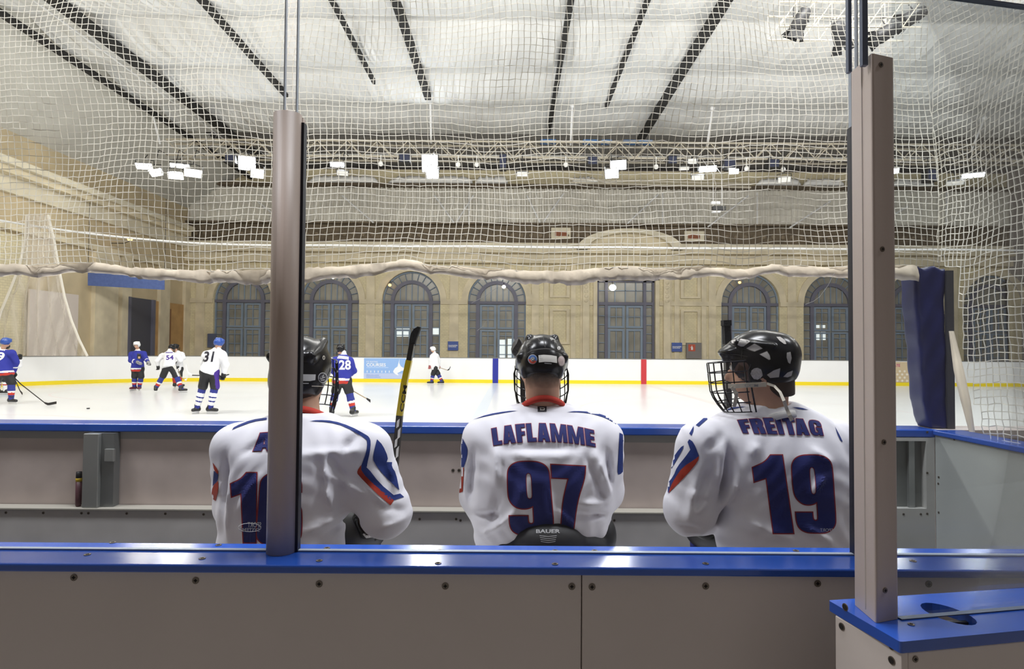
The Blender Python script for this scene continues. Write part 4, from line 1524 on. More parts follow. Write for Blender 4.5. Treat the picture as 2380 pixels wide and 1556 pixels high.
def rounded(poly, rr, n=4):
    out = []
    m_ = len(poly)
    for i in range(m_):
        p0, p1, p2 = poly[i - 1], poly[i], poly[(i + 1) % m_]
        a = p1 + (p0 - p1).normalized() * rr
        b = p1 + (p2 - p1).normalized() * rr
        for k in range(n + 1):
            u = k / n
            out.append(a * (1 - u) ** 2 + p1 * 2 * u * (1 - u) + b * u * u)
    return out


t = thing('square_post', 'square aluminium post standing on the corner of the nearest blue cap', 'post', tuple((c0 + c2) / 2))
MB().prism(rounded([c0, c1, c2, c3], .006), (0, 0, ztop - CAPZ)).build('shell', M_alu2, t)
nrm = (c2 - c1).cross(Vector((0, 0, 1))).normalized()
if nrm.y > 0:
    nrm = -nrm
mid_e = (c1 + c2) / 2
for py in (152, 580, 1028, 1372):
    z = P(2040, py, mid_e.y).z
    sc = screw_into(t, Vector((mid_e.x, mid_e.y, z)) + (c2 - c1) * (-.1), nrm, .0055)
dl = c1 - c0
nl = dl.cross(Vector((0, 0, 1))).normalized()
if nl.x > 0:
    nl = -nl
pm = c0 + dl * .55
MB().tube([pm + nl * .0004 + Vector((0, 0, .01)), pm + nl * .0004 + Vector((0, 0, ztop - CAPZ - .01))], .0012, 4).build('groove', mat('groove_light', (.75, .70, .66), .4, .4), t)
# rear post hidden behind the square post, with dark gasket
t = thing('rear_post', 'dark edged post just behind the square post', 'post', (xr, GY, CAPZ))
zt2 = P(1940, 296, GY).z
MB().box((xr + .003, GY - .035, CAPZ + .001), (xr + .012, GY - .007, zt2)).box((xr + .014, GY - .034, CAPZ + .001), (xr + .05, GY - .008, zt2)).build('body', M_alu, t)
MB().box((xr - .006, GY - .012, CAPZ + .001), (xr + .0025, GY + .014, zt2)).build('gasket', M_dark, t)

# nearest side box: blue cap with a hand slot, beige sides
cap = [PZ(1925, 1396, CAPZ), PZ(2092, 1493, CAPZ), PZ(2560, 1449, CAPZ), PZ(2560, 1356, CAPZ)]
cap = [Vector((p.x, p.y, CAPZ)) for p in cap]
cap[2], cap[3] = cap[1] + (cap[2] - cap[1]) * 2.2, cap[0] + (cap[3] - cap[0]) * 2.2
th = .021
t = thing('corner_capping', 'nearest blue cap at lower right with a hand slot', 'capping', tuple(sum(cap, Vector()) / 4 - Vector((0, 0, th))))
slot_px = []
for k in range(20):
    a = 2 * PI * k / 20
    u, v = math.cos(a), math.sin(a)
    slot_px.append((2205 + 66 * u + 8 * v * 0, 1428 + 20 * u + 17 * v))
slot = [PZ(x, y, CAPZ) for x, y in slot_px]
V2, F2 = tri2d([[(p.x, p.y) for p in rounded(cap, .006)], [(p.x, p.y) for p in slot]])
mb = MB()
nV = len(V2)
mb.add([(x, y, CAPZ) for x, y in V2] + [(x, y, CAPZ - th) for x, y in V2], [f for f in F2] + [[i + nV for i in f][::-1] for f in F2])
rc = rounded(cap, .006)
k = len(rc)
mb.add([tuple(p) for p in rc] + [(p.x, p.y, CAPZ - th) for p in rc], [(i, (i + 1) % k, (i + 1) % k + k, i + k) for i in range(k)])
k = len(slot)
mb.add([(p.x, p.y, CAPZ) for p in slot] + [(p.x, p.y, CAPZ - th) for p in slot], [(i, (i + 1) % k, (i + 1) % k + k, i + k) for i in range(k)])
mb.build('rail', M_blue_cap, t)
p = PZ(2118, 1453, CAPZ)
screw_into(t, (p.x, p.y, CAPZ), (0, 0, 1), .006)
zc = CAPZ - th
t2 = thing('slot_plate', 'grey metal plate seen down the hand slot of the nearest cap', 'plate', (slot[0].x, slot[0].y, zc - .03))
cs = sum(slot, Vector()) / len(slot)
MB().prism([Vector((cs.x + (p.x - cs.x) * 1.15, cs.y + (p.y - cs.y) * 1.15, zc - .012)) for p in slot], (0, 0, -.004)).build('plate', M_grey_post, t2)
MB().box((cs.x - .02, cs.y - .004, zc - .012), (cs.x + .05, cs.y + .004, zc + .006)).build('latch', mat('latch_dark', (.05, .05, .05), .4), t2)

inset = [PZ(1941, 1406, CAPZ), PZ(2095, 1490, CAPZ), PZ(2560, 1446, CAPZ), PZ(2560, 1362, CAPZ)]
e0, e1, e2, e3 = [Vector((p.x, p.y, 0)) for p in inset]
e2, e3 = e1 + (e2 - e1) * 2.2, e0 + (e3 - e0) * 2.2
dn = Vector((0, 0, zc))
t = thing('corner_box', 'nearest beige board box at lower right below the blue cap', 'board box', tuple((e0 + e2) / 2))
n01 = (e1 - e0).cross(Vector((0, 0, 1))).normalized()
ins = (e3 - e0).normalized() * .014
ins2 = (e0 - e1).normalized() * .014
z_ = Vector((0, 0, -.05))
MB().prism([e0 + z_, e1 + z_, e1 + z_ + ins, e0 + z_ + ins], (0, 0, zc + .049)).build('side_panel', M_front_panel, t, bevel=.002)
f0 = e1 + (e2 - e1).normalized() * .0145
MB().prism([f0 + z_, e2 + z_, e2 + z_ + ins2, f0 + z_ + ins2], (0, 0, zc + .049)).build('front_panel', M_front_panel, t, bevel=.003)
if n01.x > 0:
    n01 = -n01
for px, py in ((1957, 1457), (2073, 1502), (2073, 1536), (1965, 1412)):
    d = ray(px, py)
    k = (e0 - EYE).dot(n01) / d.dot(n01)
    p = EYE + d * k
    s = MB().disc(p, n01, .0075, .0015, 16).build('bolt_hole', M_screw, t)
    MB().disc(p + n01 * .0016, n01, .0055, .0006, 14).build('socket', M_hole, s)
p = P(2127, 1533, 1.1)
n12 = (e2 - e1).cross(Vector((0, 0, 1))).normalized()
if n12.y > 0:
    n12 = -n12
d = ray(2127, 1533)
p = EYE + d * ((e1 - EYE).dot(n12) / d.dot(n12))
screw_into(t, p, n12, .006)
# pane on the nearest cap
q0 = c2 + (c2 - c1).normalized() * .001
dirx = (cap[2] - cap[1]).normalized()
q1 = q0 + dirx * .8
off = Vector((-dirx.y, dirx.x, 0)) * .006
zg = P(2250, 6, q0.y + .04).z
t = thing('glass_pane', 'nearest clear pane at far right standing on the nearest blue cap', 'glass pane', tuple((q0 + q1) / 2), 'clear panes behind the bench')
MB().prism([q0 - off, q1 - off, q1 + off, q0 + off], (0, 0, zg - CAPZ - .001)).build('glass', M_glass2, t)
MB().prism([q0 - off * 1.1 + Vector((0, 0, zg - CAPZ - .001)), q1 - off * 1.1 + Vector((0, 0, zg - CAPZ - .001)), q1 + off * 1.1 + Vector((0, 0, zg - CAPZ - .001)), q0 + off * 1.1 + Vector((0, 0, zg - CAPZ - .001))], (0, 0, .004)).build('top_edge', M_edge_dk, t)
MB().prism([q0 - off * 1.1, q1 - off * 1.1, q1 + off * 1.1, q0 + off * 1.1], (0, 0, .002)).build('bottom_edge', M_edge_dk, t)
# upright pane edges above the square post
for i, (px0, px1, y1, w_, m) in enumerate(((1998, 2008, 128, .0055, M_edge_dk), (1966, 1973, 150, .0035, M_edge_dk))):
    a, b = P(px0, -40, c1.y + .03 * i + .012), P(px1, y1 + 20, c1.y + .03 * i + .012)
    t = tag(MB().box((b.x - w_, b.y - .005, ztop - .02), (b.x + w_, b.y + .005, 2.7)).build('pane_edge_strip', m), ['thick', 'thin'][i] + ' blue grey upright strip rising from the top of the square post', 'strip')

# ---------------------------------------------------------------- boards at the ice
yi0, yi1 = PZ(1190, 993, ICEZ).y, PZ(1190, 983, ICEZ).y
yi1 = yi0 + .20
SX = P(2165, 1000, 3.6).x                       # side board of the bench
t = thing('ice_side_board', 'low white boards between the bench and the ice with a blue cap', 'rink board', (0, yi0 + .1, 0))
MB().box((-7, yi0, ICEZ - .045), (SX + .02, yi1, ICEZ)).build('cap', M_blue_cap, t, bevel=.006)
yin = yi0 + .03
gx0, gx1 = P(2087, 1100, yin).x, P(2145, 1100, yin).x
lx0, lx1 = P(1960, 1100, yin).x, P(2164, 1100, yin).x
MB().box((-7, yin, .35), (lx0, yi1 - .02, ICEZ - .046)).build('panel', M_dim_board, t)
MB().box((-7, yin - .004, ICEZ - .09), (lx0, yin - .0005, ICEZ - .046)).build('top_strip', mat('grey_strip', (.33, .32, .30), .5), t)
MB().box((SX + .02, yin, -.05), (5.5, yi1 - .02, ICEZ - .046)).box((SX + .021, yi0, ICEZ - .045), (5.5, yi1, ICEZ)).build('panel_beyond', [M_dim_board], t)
# bolts
for px in (1053, 1067):
    p = P(px, 1094, yin)
    screw_into(t, (p.x, yin, p.z), (0, -1, 0), .010)
# ledge
zl_ = P(1190, 1189, yin - .09).z
t = thing('bench_ledge', 'grey ledge with a pale front edge along the foot of the ice side boards', 'ledge', (0, yin - .05, .35))
yL = yin - .09
MB().box((-7, yL + .006, .351), (lx0, yin - .005, zl_ - .012)).build('riser', mat('ledge_grey', (.50, .485, .475), .5, noise=.12, nscale=4), t)
MB().box((-7, yL - .004, zl_ - .012), (lx0, yin - .005, zl_), 0).build('tread', mat('ledge_top', (.40, .38, .33), .5), t, bevel=.003)
for px, py in ((12, 1178), (99, 1180), (188, 1182), (204, 1183), (293, 1185), (383, 1187), (472, 1189), (975, 1200), (1060, 1200), (1070, 1203), (1428, 1203)):
    p = P(px, py + 8, yL)
    screw_into(t, (p.x, yL + .006, min(p.z, zl_ - .03)), (0, -1, 0), .008)
# steel door post with latch and the bottle
a, b = P(190, 1100, yL), P(226, 1100, yL)
t = thing('gate_post', 'grey steel gate post standing on the ledge at left', 'post', (a.x, yL, zl_))
zb_ = ICEZ - .05
MB().box((a.x, yL + .004, zl_ + .001), (b.x, yin - .006, zb_)).build('column', M_grey_post, t, bevel=.004)
MB().box((b.x + .001, yL + .03, zl_ + .001), (b.x + .075, yin - .006, zb_)).build('shaded_side', mat('post_side_shade', (.22, .23, .23), .4, .6), t)  # darker copy of the column metal, shade painted onto its side face
MB().box((b.x + .03, yL + .01, P(240, 1075, yL).z), (b.x + .085, yL + .03, P(240, 1045, yL).z)).build('latch', M_grey_post, t, bevel=.004)
p = P(181, 1160, yL + .035)
t = thing('water_bottle', 'small dark drink bottle with a yellow band beside the gate post', 'bottle', (p.x, yL + .04, zl_))
hb = P(181, 1097, yL + .04).z - zl_
bx, by = p.x, yL + .04
MB().tube([(bx, by, zl_ + .001), (bx, by, zl_ + hb * .05), (bx, by, zl_ + hb * .72)], [.012, .0165, .0165], 14).build('body', mat('bottle_brown', (.10, .04, .05), .4), t, True)
MB().tube([(bx, by, zl_ + hb * .721), (bx, by, zl_ + hb * .82)], .0168, 14).build('band', mat('bottle_yellow', (.55, .38, .02), .5), t, True)
MB().tube([(bx, by, zl_ + hb * .821), (bx, by, zl_ + hb)], [.0165, .015], 14).build('cap', M_black, t, True)

# gate at the right end of the bench
t = thing('bench_gate', 'pale framed gate with a dark recess at the right end of the bench', 'gate', (lx1 - .15, yin, .35))
zA, zB = P(2120, 1180, yin).z, ICEZ - .047
mb = MB()
mb.box((gx1, yin - .03, .351), (lx1, yin + .03, zB)).box((lx0 + .002, yin - .03, .351), (gx1, yin + .03, zA)).box((lx0 + .002, yin - .03, zA), (lx0 + .04, yin + .03, zB)).box((lx0 + .04, yin - .03, zB - .02), (gx1, yin + .03, zB))
mb.build('frame', mat('gate_grey', (.50, .49, .46), .5, noise=.05), t)
MB().box((lx0 + .04, yin + .012, zA), (gx1, yin + .028, zB - .02)).build('recess', mat('gate_dark', (.16, .17, .16), .5), t)
xm = P(2122, 1100, yin).x
MB().box((xm - .03, yin - .01, zA), (xm + .004, yin + .011, zB - .02)).build('inner_post', M_grey_post, t)
for px, py in ((2155, 1005), (2155, 1100), (2155, 1195), (2140, 1196), (2100, 1196)):
    p = P(px, py, yin - .03)
    screw_into(t, (p.x, yin - .03, p.z), (0, -1, 0), .007)

# side board of the bench
t = thing('side_board', 'white boards closing the right end of the bench with a blue cap', 'rink board', (SX, 2.6, 0))
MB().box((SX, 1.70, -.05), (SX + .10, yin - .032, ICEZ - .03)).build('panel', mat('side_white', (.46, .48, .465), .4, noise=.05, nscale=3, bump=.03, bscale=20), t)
MB().box((SX - .015, 1.69, ICEZ - .03), (SX + .16, yi0 - .002, ICEZ)).build('cap', M_blue_cap, t, bevel=.005)
for px, py in ((2218, 1022), (2266, 1028), (2182, 1110), (2181, 1125), (2182, 1192)):
    p = PX(px, py, SX)
    screw_into(t, (SX, p.y, p.z), (-1, 0, 0), .007)

# the bench itself
t = thing('player_bench', 'long low bench the three players sit on, hidden behind the boards', 'bench', (0, 2.3, .35))
MB().box((-3.0, 2.05, .78), (2.3, 2.55, .82)).build('seat', M_white_board, t, bevel=.006)
for x in (-2.8, -1.5, .2, 1.2, 2.1):
    MB().box((x, 2.10, .351), (x + .05, 2.50, .779)).build('leg', M_grey_post, t)

# padded post
pyd = yi0 + .06
zp = P(2160, 622, pyd).z
t = thing('padded_post', 'tall dark blue vinyl padded post at the end of the ice side boards', 'padded post', (P(2168, 990, pyd).x, pyd, ICEZ))
prof = [(622, 2124, 2196), (640, 2122, 2198), (720, 2127, 2196), (850, 2138, 2199), (930, 2146, 2200), (965, 2152, 2201), (994, 2163, 2203)]
zs = np.array([P(2160, y, pyd).z for y, _, _ in prof])[::-1]
la = np.array([P(a, y, pyd).x for y, a, _ in prof])[::-1]
lb_ = np.array([P(b, y, pyd).x for y, _, b in prof])[::-1]
zs[0] = ICEZ + .002


def f_pad(Q):
    z = Q[:, 2]
    a = np.interp(z, zs, la)
    b = np.interp(z, zs, lb_)
    cx, hw = (a + b) / 2, (b - a) / 2
    wob = .0025 * np.sin(z * 13 + Q[:, 0] * 20) + .002 * np.sin(z * 29 - Q[:, 0] * 60)
    dx, dy = np.abs(Q[:, 0] - cx) - hw + .02, np.abs(Q[:, 1] - pyd - .06) - .05
    d = np.sqrt(np.maximum(dx, 0) ** 2 + np.maximum(dy, 0) ** 2) + np.minimum(np.maximum(dx, dy), 0) - .02 + wob
    return np.maximum(d, np.maximum(zs[0] - z, z - zp - .01 * np.sin(Q[:, 0] * 60)))


sdf_obj('pad', f_pad, (la.min() - .03, pyd - .05, ICEZ - .02), (lb_.max() + .03, pyd + .16, zp + .05), .012, M_pad, t)
a, b = P(2192, 800, pyd + .02), P(2212, 800, pyd + .02)
MB().box((lb_.min() - .002, pyd - .02, ICEZ + .001), (lb_.max() + .03, pyd + .0, zp - .02)).build('strap_rail', mat('pad_dark', (.05, .05, .06), .5), t)

# ---------------------------------------------------------------- safety nets
def net_mesh(nodes, keep, r, nu, nv):
    """nodes [nu][nv] points; three sided cords along both directions"""
    vs, fs = [], []
    N = nodes

    def cord(p, q):
        t_ = q - p
        L_ = np.linalg.norm(t_)
        if L_ < 1e-6:
            return
        t_ = t_ / L_
        a = np.cross(t_, (0.31, 0.92, 0.22))
        a /= np.linalg.norm(a)
        b_ = np.cross(t_, a)
        i = len(vs)
        for e in (p, q):
            for k in range(3):
                an = 2 * PI * k / 3
                vs.append(e + r * (a * math.cos(an) + b_ * math.sin(an)))
        for k in range(3):
            fs.append((i + k, i + (k + 1) % 3, i + 3 + (k + 1) % 3, i + 3 + k))
    for i in range(nu):
        for j in range(nv):
            if not keep[i, j]:
                continue
            if i + 1 < nu and keep[i + 1, j]:
                cord(N[i, j], N[i + 1, j])
            if j + 1 < nv and keep[i, j + 1]:
                cord(N[i, j], N[i, j + 1])
    return vs, fs


CELL = .0385
NYY = yi0 + .10
XL, XR = -4.3, 2.62
nu, nv = int((XR - XL) / CELL) + 1, 54
# lower edge follows the photo's hem
hem_px = [(-200, 612), (0, 618), (110, 620), (200, 612), (290, 626), (420, 633), (560, 634), (700, 634), (800, 628), (880, 622), (950, 612), (1000, 622), (1060, 628), (1150, 632), (1250, 636), (1330, 634), (1450, 622), (1560, 628), (1640, 622), (1720, 632), (1800, 620), (1900, 628), (2000, 622), (2130, 628), (2300, 628)]
hx = np.array([P(x, y, NYY).x for x, y in hem_px])
hz_ = np.array([P(x, y, NYY).z for x, y in hem_px])
u = np.arange(nu)
X0 = XL + CELL * u
J = np.arange(nv)
nodes = np.zeros((nu, nv, 3))
for i in range(nu):
    z0 = np.interp(X0[i], hx, hz_) + .012
    for j in range(nv):
        k = j / (nv - 1)
        zz = z0 * (1 - k) ** 1 + (z0 + 0) * k + j * CELL + (2.16 - z0) * min(1, j / 14)
        nodes[i, j] = (X0[i] + .022 * math.sin(j * .21 + X0[i] * 1.1) + .012 * math.sin(i * .13 + j * .05),
                       NYY + .05 * math.sin(X0[i] * 1.7 + j * .09) + .03 * math.sin(X0[i] * 5.1 - j * .2),
                       zz + .014 * math.sin(X0[i] * 2.1 + .7) * (j / nv) + .007 * math.sin(i * .37 + j * .11))
nodes += rng.normal(0, .0018, nodes.shape)
t = thing('safety_net', 'cream knotted safety net hanging above the ice side boards', 'net', (0, NYY, 2.15))
vs, fs = net_mesh(nodes, np.ones((nu, nv), bool), .0025, nu, nv)
mesh_obj('mesh', vs, fs, M_net, t)
vs, fs = [], []
nh = 260
for i in range(nh):
    x = XL + (P(2122, 628, NYY).x - XL) * i / (nh - 1)
    z0 = np.interp(x, hx, hz_)
    y = NYY + .05 * math.sin(x * 1.7) + .012 * math.sin(x * 23) + .008 * math.sin(x * 57)
    hh = .058 + .014 * math.sin(x * 3.1) + .006 * math.sin(x * 19)
    j1, j2, j3 = rng.normal(0, 1, 3)
    vs += [(x, y - .004, z0 + .016 + .003 * j3), (x, y - .036 - .012 * math.sin(x * 17) - .008 * math.sin(x * 41) - .006 * j1, z0 - hh * (.60 + .06 * j2)), (x, y - .016 - .004 * j2, z0 - hh + .004 * j1), (x, y + .018, z0 - hh * .9), (x, y + .02, z0 + .012)]
for i in range(nh - 1):
    for k in range(4):
        fs.append((5 * i + k, 5 * i + k + 1, 5 * i + k + 6, 5 * i + k + 5))
mesh_obj('hem', vs, fs, M_hem, t, True)

# side net at the right end of the bench
nu2, nv2 = 62, 78
nodes = np.zeros((nu2, nv2, 3))
keep = np.zeros((nu2, nv2), bool)
for i in range(nu2):
    for j in range(nv2):
        y = NYY - .02 - i * CELL
        z = 1.205 + j * CELL
        nodes[i, j] = (SX + .06 + .03 * math.sin(y * 4 + z * 2.2) + .012 * math.sin(z * 7 - y * 3), y + .02 * math.sin(z * 5), z + .03 * math.sin(y * 3.3) + .008 * math.sin(i * .6))
        lim = np.interp(z, (1.19, 1.78, 2.15, 2.22), (3.26, 3.40, 3.46, 3.95))
        keep[i, j] = y < lim and y > 1.66
nodes += rng.normal(0, .002, nodes.shape)
t = thing('side_net', 'cream knotted net above the right end boards of the bench', 'net', (SX, 2.8, ICEZ))
vs, fs = net_mesh(nodes, keep, .0027, nu2, nv2)
mesh_obj('mesh', vs, fs, M_net, t)
pts0 = [PX(2205, 770, SX + .03), PX(2216, 860, SX + .03), PX(2232, 930, SX + .03), PX(2252, 1004, SX + .03)]
vs, fs = [], []
for i, (p, w_) in enumerate(zip(pts0, (.012, .045, .042, .015))):
    q = p + Vector((0, -w_ * 1.2, 0))
    vs += [tuple(p), tuple(q), tuple(q + Vector((.02, 0, 0))), tuple(p + Vector((.02, 0, 0)))]
for i in range(3):
    for k in range(4):
        fs.append((4 * i + k, 4 * i + (k + 1) % 4, 4 * i + 4 + (k + 1) % 4, 4 * i + 4 + k))
mesh_obj('hem', vs, fs, M_hem, t, True)

# ================================================================ people
def npv(v):
    return np.array(v, dtype=np.float32)


def rot3(yaw, pitch, roll=0.0):
    """facing +Y, yaw turns to the left (-X), pitch looks down, roll tips to the right"""
    m = Matrix.Rotation(math.radians(yaw), 3, 'Z') @ Matrix.Rotation(math.radians(-pitch), 3, 'X') @ Matrix.Rotation(math.radians(roll), 3, 'Y')
    return m


def f_head(q):
    d = ell_(q, (0, -.012, .022), (.075, .095, .096))
    d = smin(d, ell_(q, (0, .028, -.052), (.056, .066, .064)), .03)
    d = smin(d, cap_(q, (0, .086, .012), (0, .106, -.022), .008, .013), .012)
    d = smin(d, ell_(q, (0, .076, .034), (.052, .016, .010)), .012)
    for s in (-1, 1):
        d = smin(d, ell_(q, (s * .073, -.006, -.010), (.010, .022, .030)), .008)
        d = smax(d, -ell_(q, (s * .031, .094, .012), (.015, .014, .010)), .008)
    d = smin(d, ell_(q, (0, .089, -.053), (.023, .009, .006)), .006)
    d = smax(d, -box_(q, (0, .10, -.053), (.02, .006, .001)), .004)
    return d


def f_helmet(q, style):
    k = 1.0
    out = ell_(q, (0, -.004, .034), (.105, .134, .113))
    out = smin(out, ell_(q, (0, -.058, .000), (.088, .080, .080)), .03)
    if style == 'ridged':
        up = ell_(q, (0, -.002, .040), (.109, .138, .116))
        up = np.maximum(up, .030 - .25 * (q[:, 1] + .05) - q[:, 2])
        out = smin(out, up, .004)
        for s in (-1, 1):
            out = smin(out, cap_(q, (s * .046, .08, .122), (s * .056, -.070, .126), .010, .013), .026)
            out = smin(out, cap_(q, (s * .096, .05, .03), (s * .092, -.07, .035), .016, .018), .02)
        for x in (-.020, .006, .030):
            out = smax(out, -box_(q, (x, -.09, .15), (.0014, .06, .10)) + 0 * out, .002) if False else out
    elif style == 'plain':
        out = smin(out, cap_(q, (.05, .08, .112), (.055, -.07, .112), .018, .018), .03)
        out = smin(out, cap_(q, (-.05, .08, .112), (-.055, -.07, .112), .018, .018), .03)
    elif style == 'smooth':
        out = smin(out, cap_(q, (.062, .06, .118), (.072, -.09, .085), .018, .020), .02)
        out = smin(out, cap_(q, (-.062, .06, .118), (-.072, -.09, .085), .018, .020), .02)
        out = smin(out, ell_(q, (0, -.06, -.025), (.092, .085, .065)), .03)
    elif style == 'vented':
        out = smin(out, ell_(q, (0, -.062, .045), (.092, .090, .088)), .008)
        out = smin(out, ell_(q, (0, .085, .075), (.075, .055, .022)), .02)
        out = smin(out, cap_(q, (-.085, .07, .105), (-.092, -.05, .08), .012, .010), .012)
        out = smin(out, cap_(q, (.085, .07, .105), (.092, -.05, .08), .012, .010), .012)
    zb = np.interp(q[:, 1], (-.16, -.10, -.04, .0, .045, .07, .15), (-.050, -.055, -.075, -.078, -.070, .030, .045))
    if style == 'vented':
        zs_ = np.interp(q[:, 1], (-.16, -.10, -.04, .0, .03, .06, .088, .10), (-.050, -.055, -.075, -.080, -.078, -.050, -.02, .045))
        zb = np.where(np.abs(q[:, 0]) > .062, zs_, zb)
    d = smax(out, (zb - q[:, 2]) * .8, .006)
    inn = ell_(q, (0, -.004, .030), (.090, .118, .100))
    return smax(d, -inn, .004)


def tr(q, c, R):
    """local -> world"""
    return Vector(c) + R @ Vector(q)


def make_cage(c, R, parent, w=.108, name='face_cage', detail=True, r=.0022):
    mb = MB()
    zs = (.035, .0, -.035, -.07, -.105, -.138) if detail else (.03, -.04, -.11)

    def pt(t, z):
        k = 1.0 - .28 * max(0, (-z - .06) / .08) ** 1.5
        return tr((w * math.sin(t) * (.55 + .45 * k), .035 + (.135 * math.cos(t)) * k, z), c, R)
    for z in zs:
        mb.tube([pt(t, z) for t in np.linspace(-1.5, 1.5, 13)], r, 5)
    for t in (np.linspace(-1.45, 1.45, 11) if detail else np.linspace(-1.4, 1.4, 6)):
        mb.tube([pt(t, z) for z in np.linspace(zs[0], zs[-1], 8)], r, 5)
    for s in (-1, 1):
        mb.tube([tr((s * .104, .03, .02), c, R), tr((s * w * 1.03, .04, .0), c, R), tr((s * w * 1.0, .036, -.07), c, R), tr((s * w * .82, .03, -.14), c, R)], r * 1.4, 6)
    return mb.build(name, M_cage, parent)


def make_glove(wrist, fwd, up, parent, m=None, size=1.0, h=.008, curl=1.0, name='glove', accent=None):
    f = Vector(fwd).normalized()
    u = (Vector(up) - f * Vector(up).dot(f)).normalized()
    s = f.cross(u).normalized()
    R = Matrix((s, f, u)).transposed()
    Rn = np.array(R, dtype=np.float32)
    c = npv(wrist)

    def fn(Q):
        q = (Q - c) @ Rn / size
        d = cap_(q, (0, -.07, 0), (0, .01, 0), .058, .046)
        d = smin(d, box_(q, (0, .055, .0), (.050, .05, .030), .022), .02)
        for i, (x, L_) in enumerate(((-.038, .068), (-.013, .080), (.013, .076), (.037, .058))):
            a, b, e = (x, .10, .004), (x * 1.05, .10 + L_ * .6, -.014 * curl), (x * 1.05, .10 + L_ * (.95 - .45 * curl), -.052 * curl - .006)
            d = smin(d, cap_(q, a, b, .0155, .0145), .004)
            d = smin(d, cap_(q, b, e, .0145, .013), .004)
        d = smin(d, cap_(q, (.045, .02, -.01), (.068, .065, -.030), .018, .016), .008)
        d = smin(d, cap_(q, (.068, .065, -.030), (.050, .105, -.045), .016, .013), .004)
        d = np.maximum(d, -(cap_(q, (0, -.16, 0), (0, -.06, 0), .046, .046)))
        return d * size
    e = .22 * size
    o = sdf_obj(name, fn, c - e, c + e, h, m or M_glove, parent)
    return o


class Loft:
    """torso from horizontal slices: (photo y, photo x centre, half width px, back Y, half depth)"""

    def __init__(s, sl, n=2.35):
        rows = []
        for (py, px, hw, yb_, b) in sl:
            Yc = yb_ + b
            p = P(px, py, Yc)
            rows.append((p.z, p.x, Yc, hw * Yc / FPX, b))
        rows.sort()
        A = np.array(rows)
        zz = np.linspace(A[0, 0], A[-1, 0], 160)
        k = np.ones(15) / 15
        s.z = zz
        s.c = []
        for i in range(1, 5):
            v = np.interp(zz, A[:, 0], A[:, i])
            s.c.append(np.convolve(np.pad(v, 7, mode='edge'), k, 'valid'))
        s.n = n
        s.z0, s.z1 = A[0, 0], A[-1, 0]

    def __call__(s, Q, shrink=0.0):
        z = Q[:, 2]
        cx, cy, a, b = [np.interp(z, s.z, v) for v in s.c]
        a, b = a - shrink, b - shrink
        q = (np.abs((Q[:, 0] - cx) / a) ** s.n + np.abs((Q[:, 1] - cy) / b) ** s.n) ** (1 / s.n)
        d = (q - 1) * np.minimum(a, b) * .85
        return smax(d, np.maximum(s.z0 - z, z - s.z1), .02)


def fold_field(Q, folds):
    """creases of the cloth: list of (p0, p1, width, height) in world X/Z"""
    d = np.zeros(len(Q), dtype=np.float32)
    X = Q[:, (0, 2)]
    for p0, p1, w, amp in folds:
        a, b = np.array((p0.x, p0.z), dtype=np.float32), np.array((p1.x, p1.z), dtype=np.float32)
        ab = b - a
        t = ((X - a) @ ab) / float(ab @ ab)
        tc = np.clip(t, 0, 1)
        r = X - a - tc[:, None] * ab
        dd = np.sqrt((r * r).sum(1))
        fade = np.clip(4 * tc * (1 - tc) + .15, 0, 1)
        d += amp * fade * np.exp(-(dd / w) ** 2)
    return d


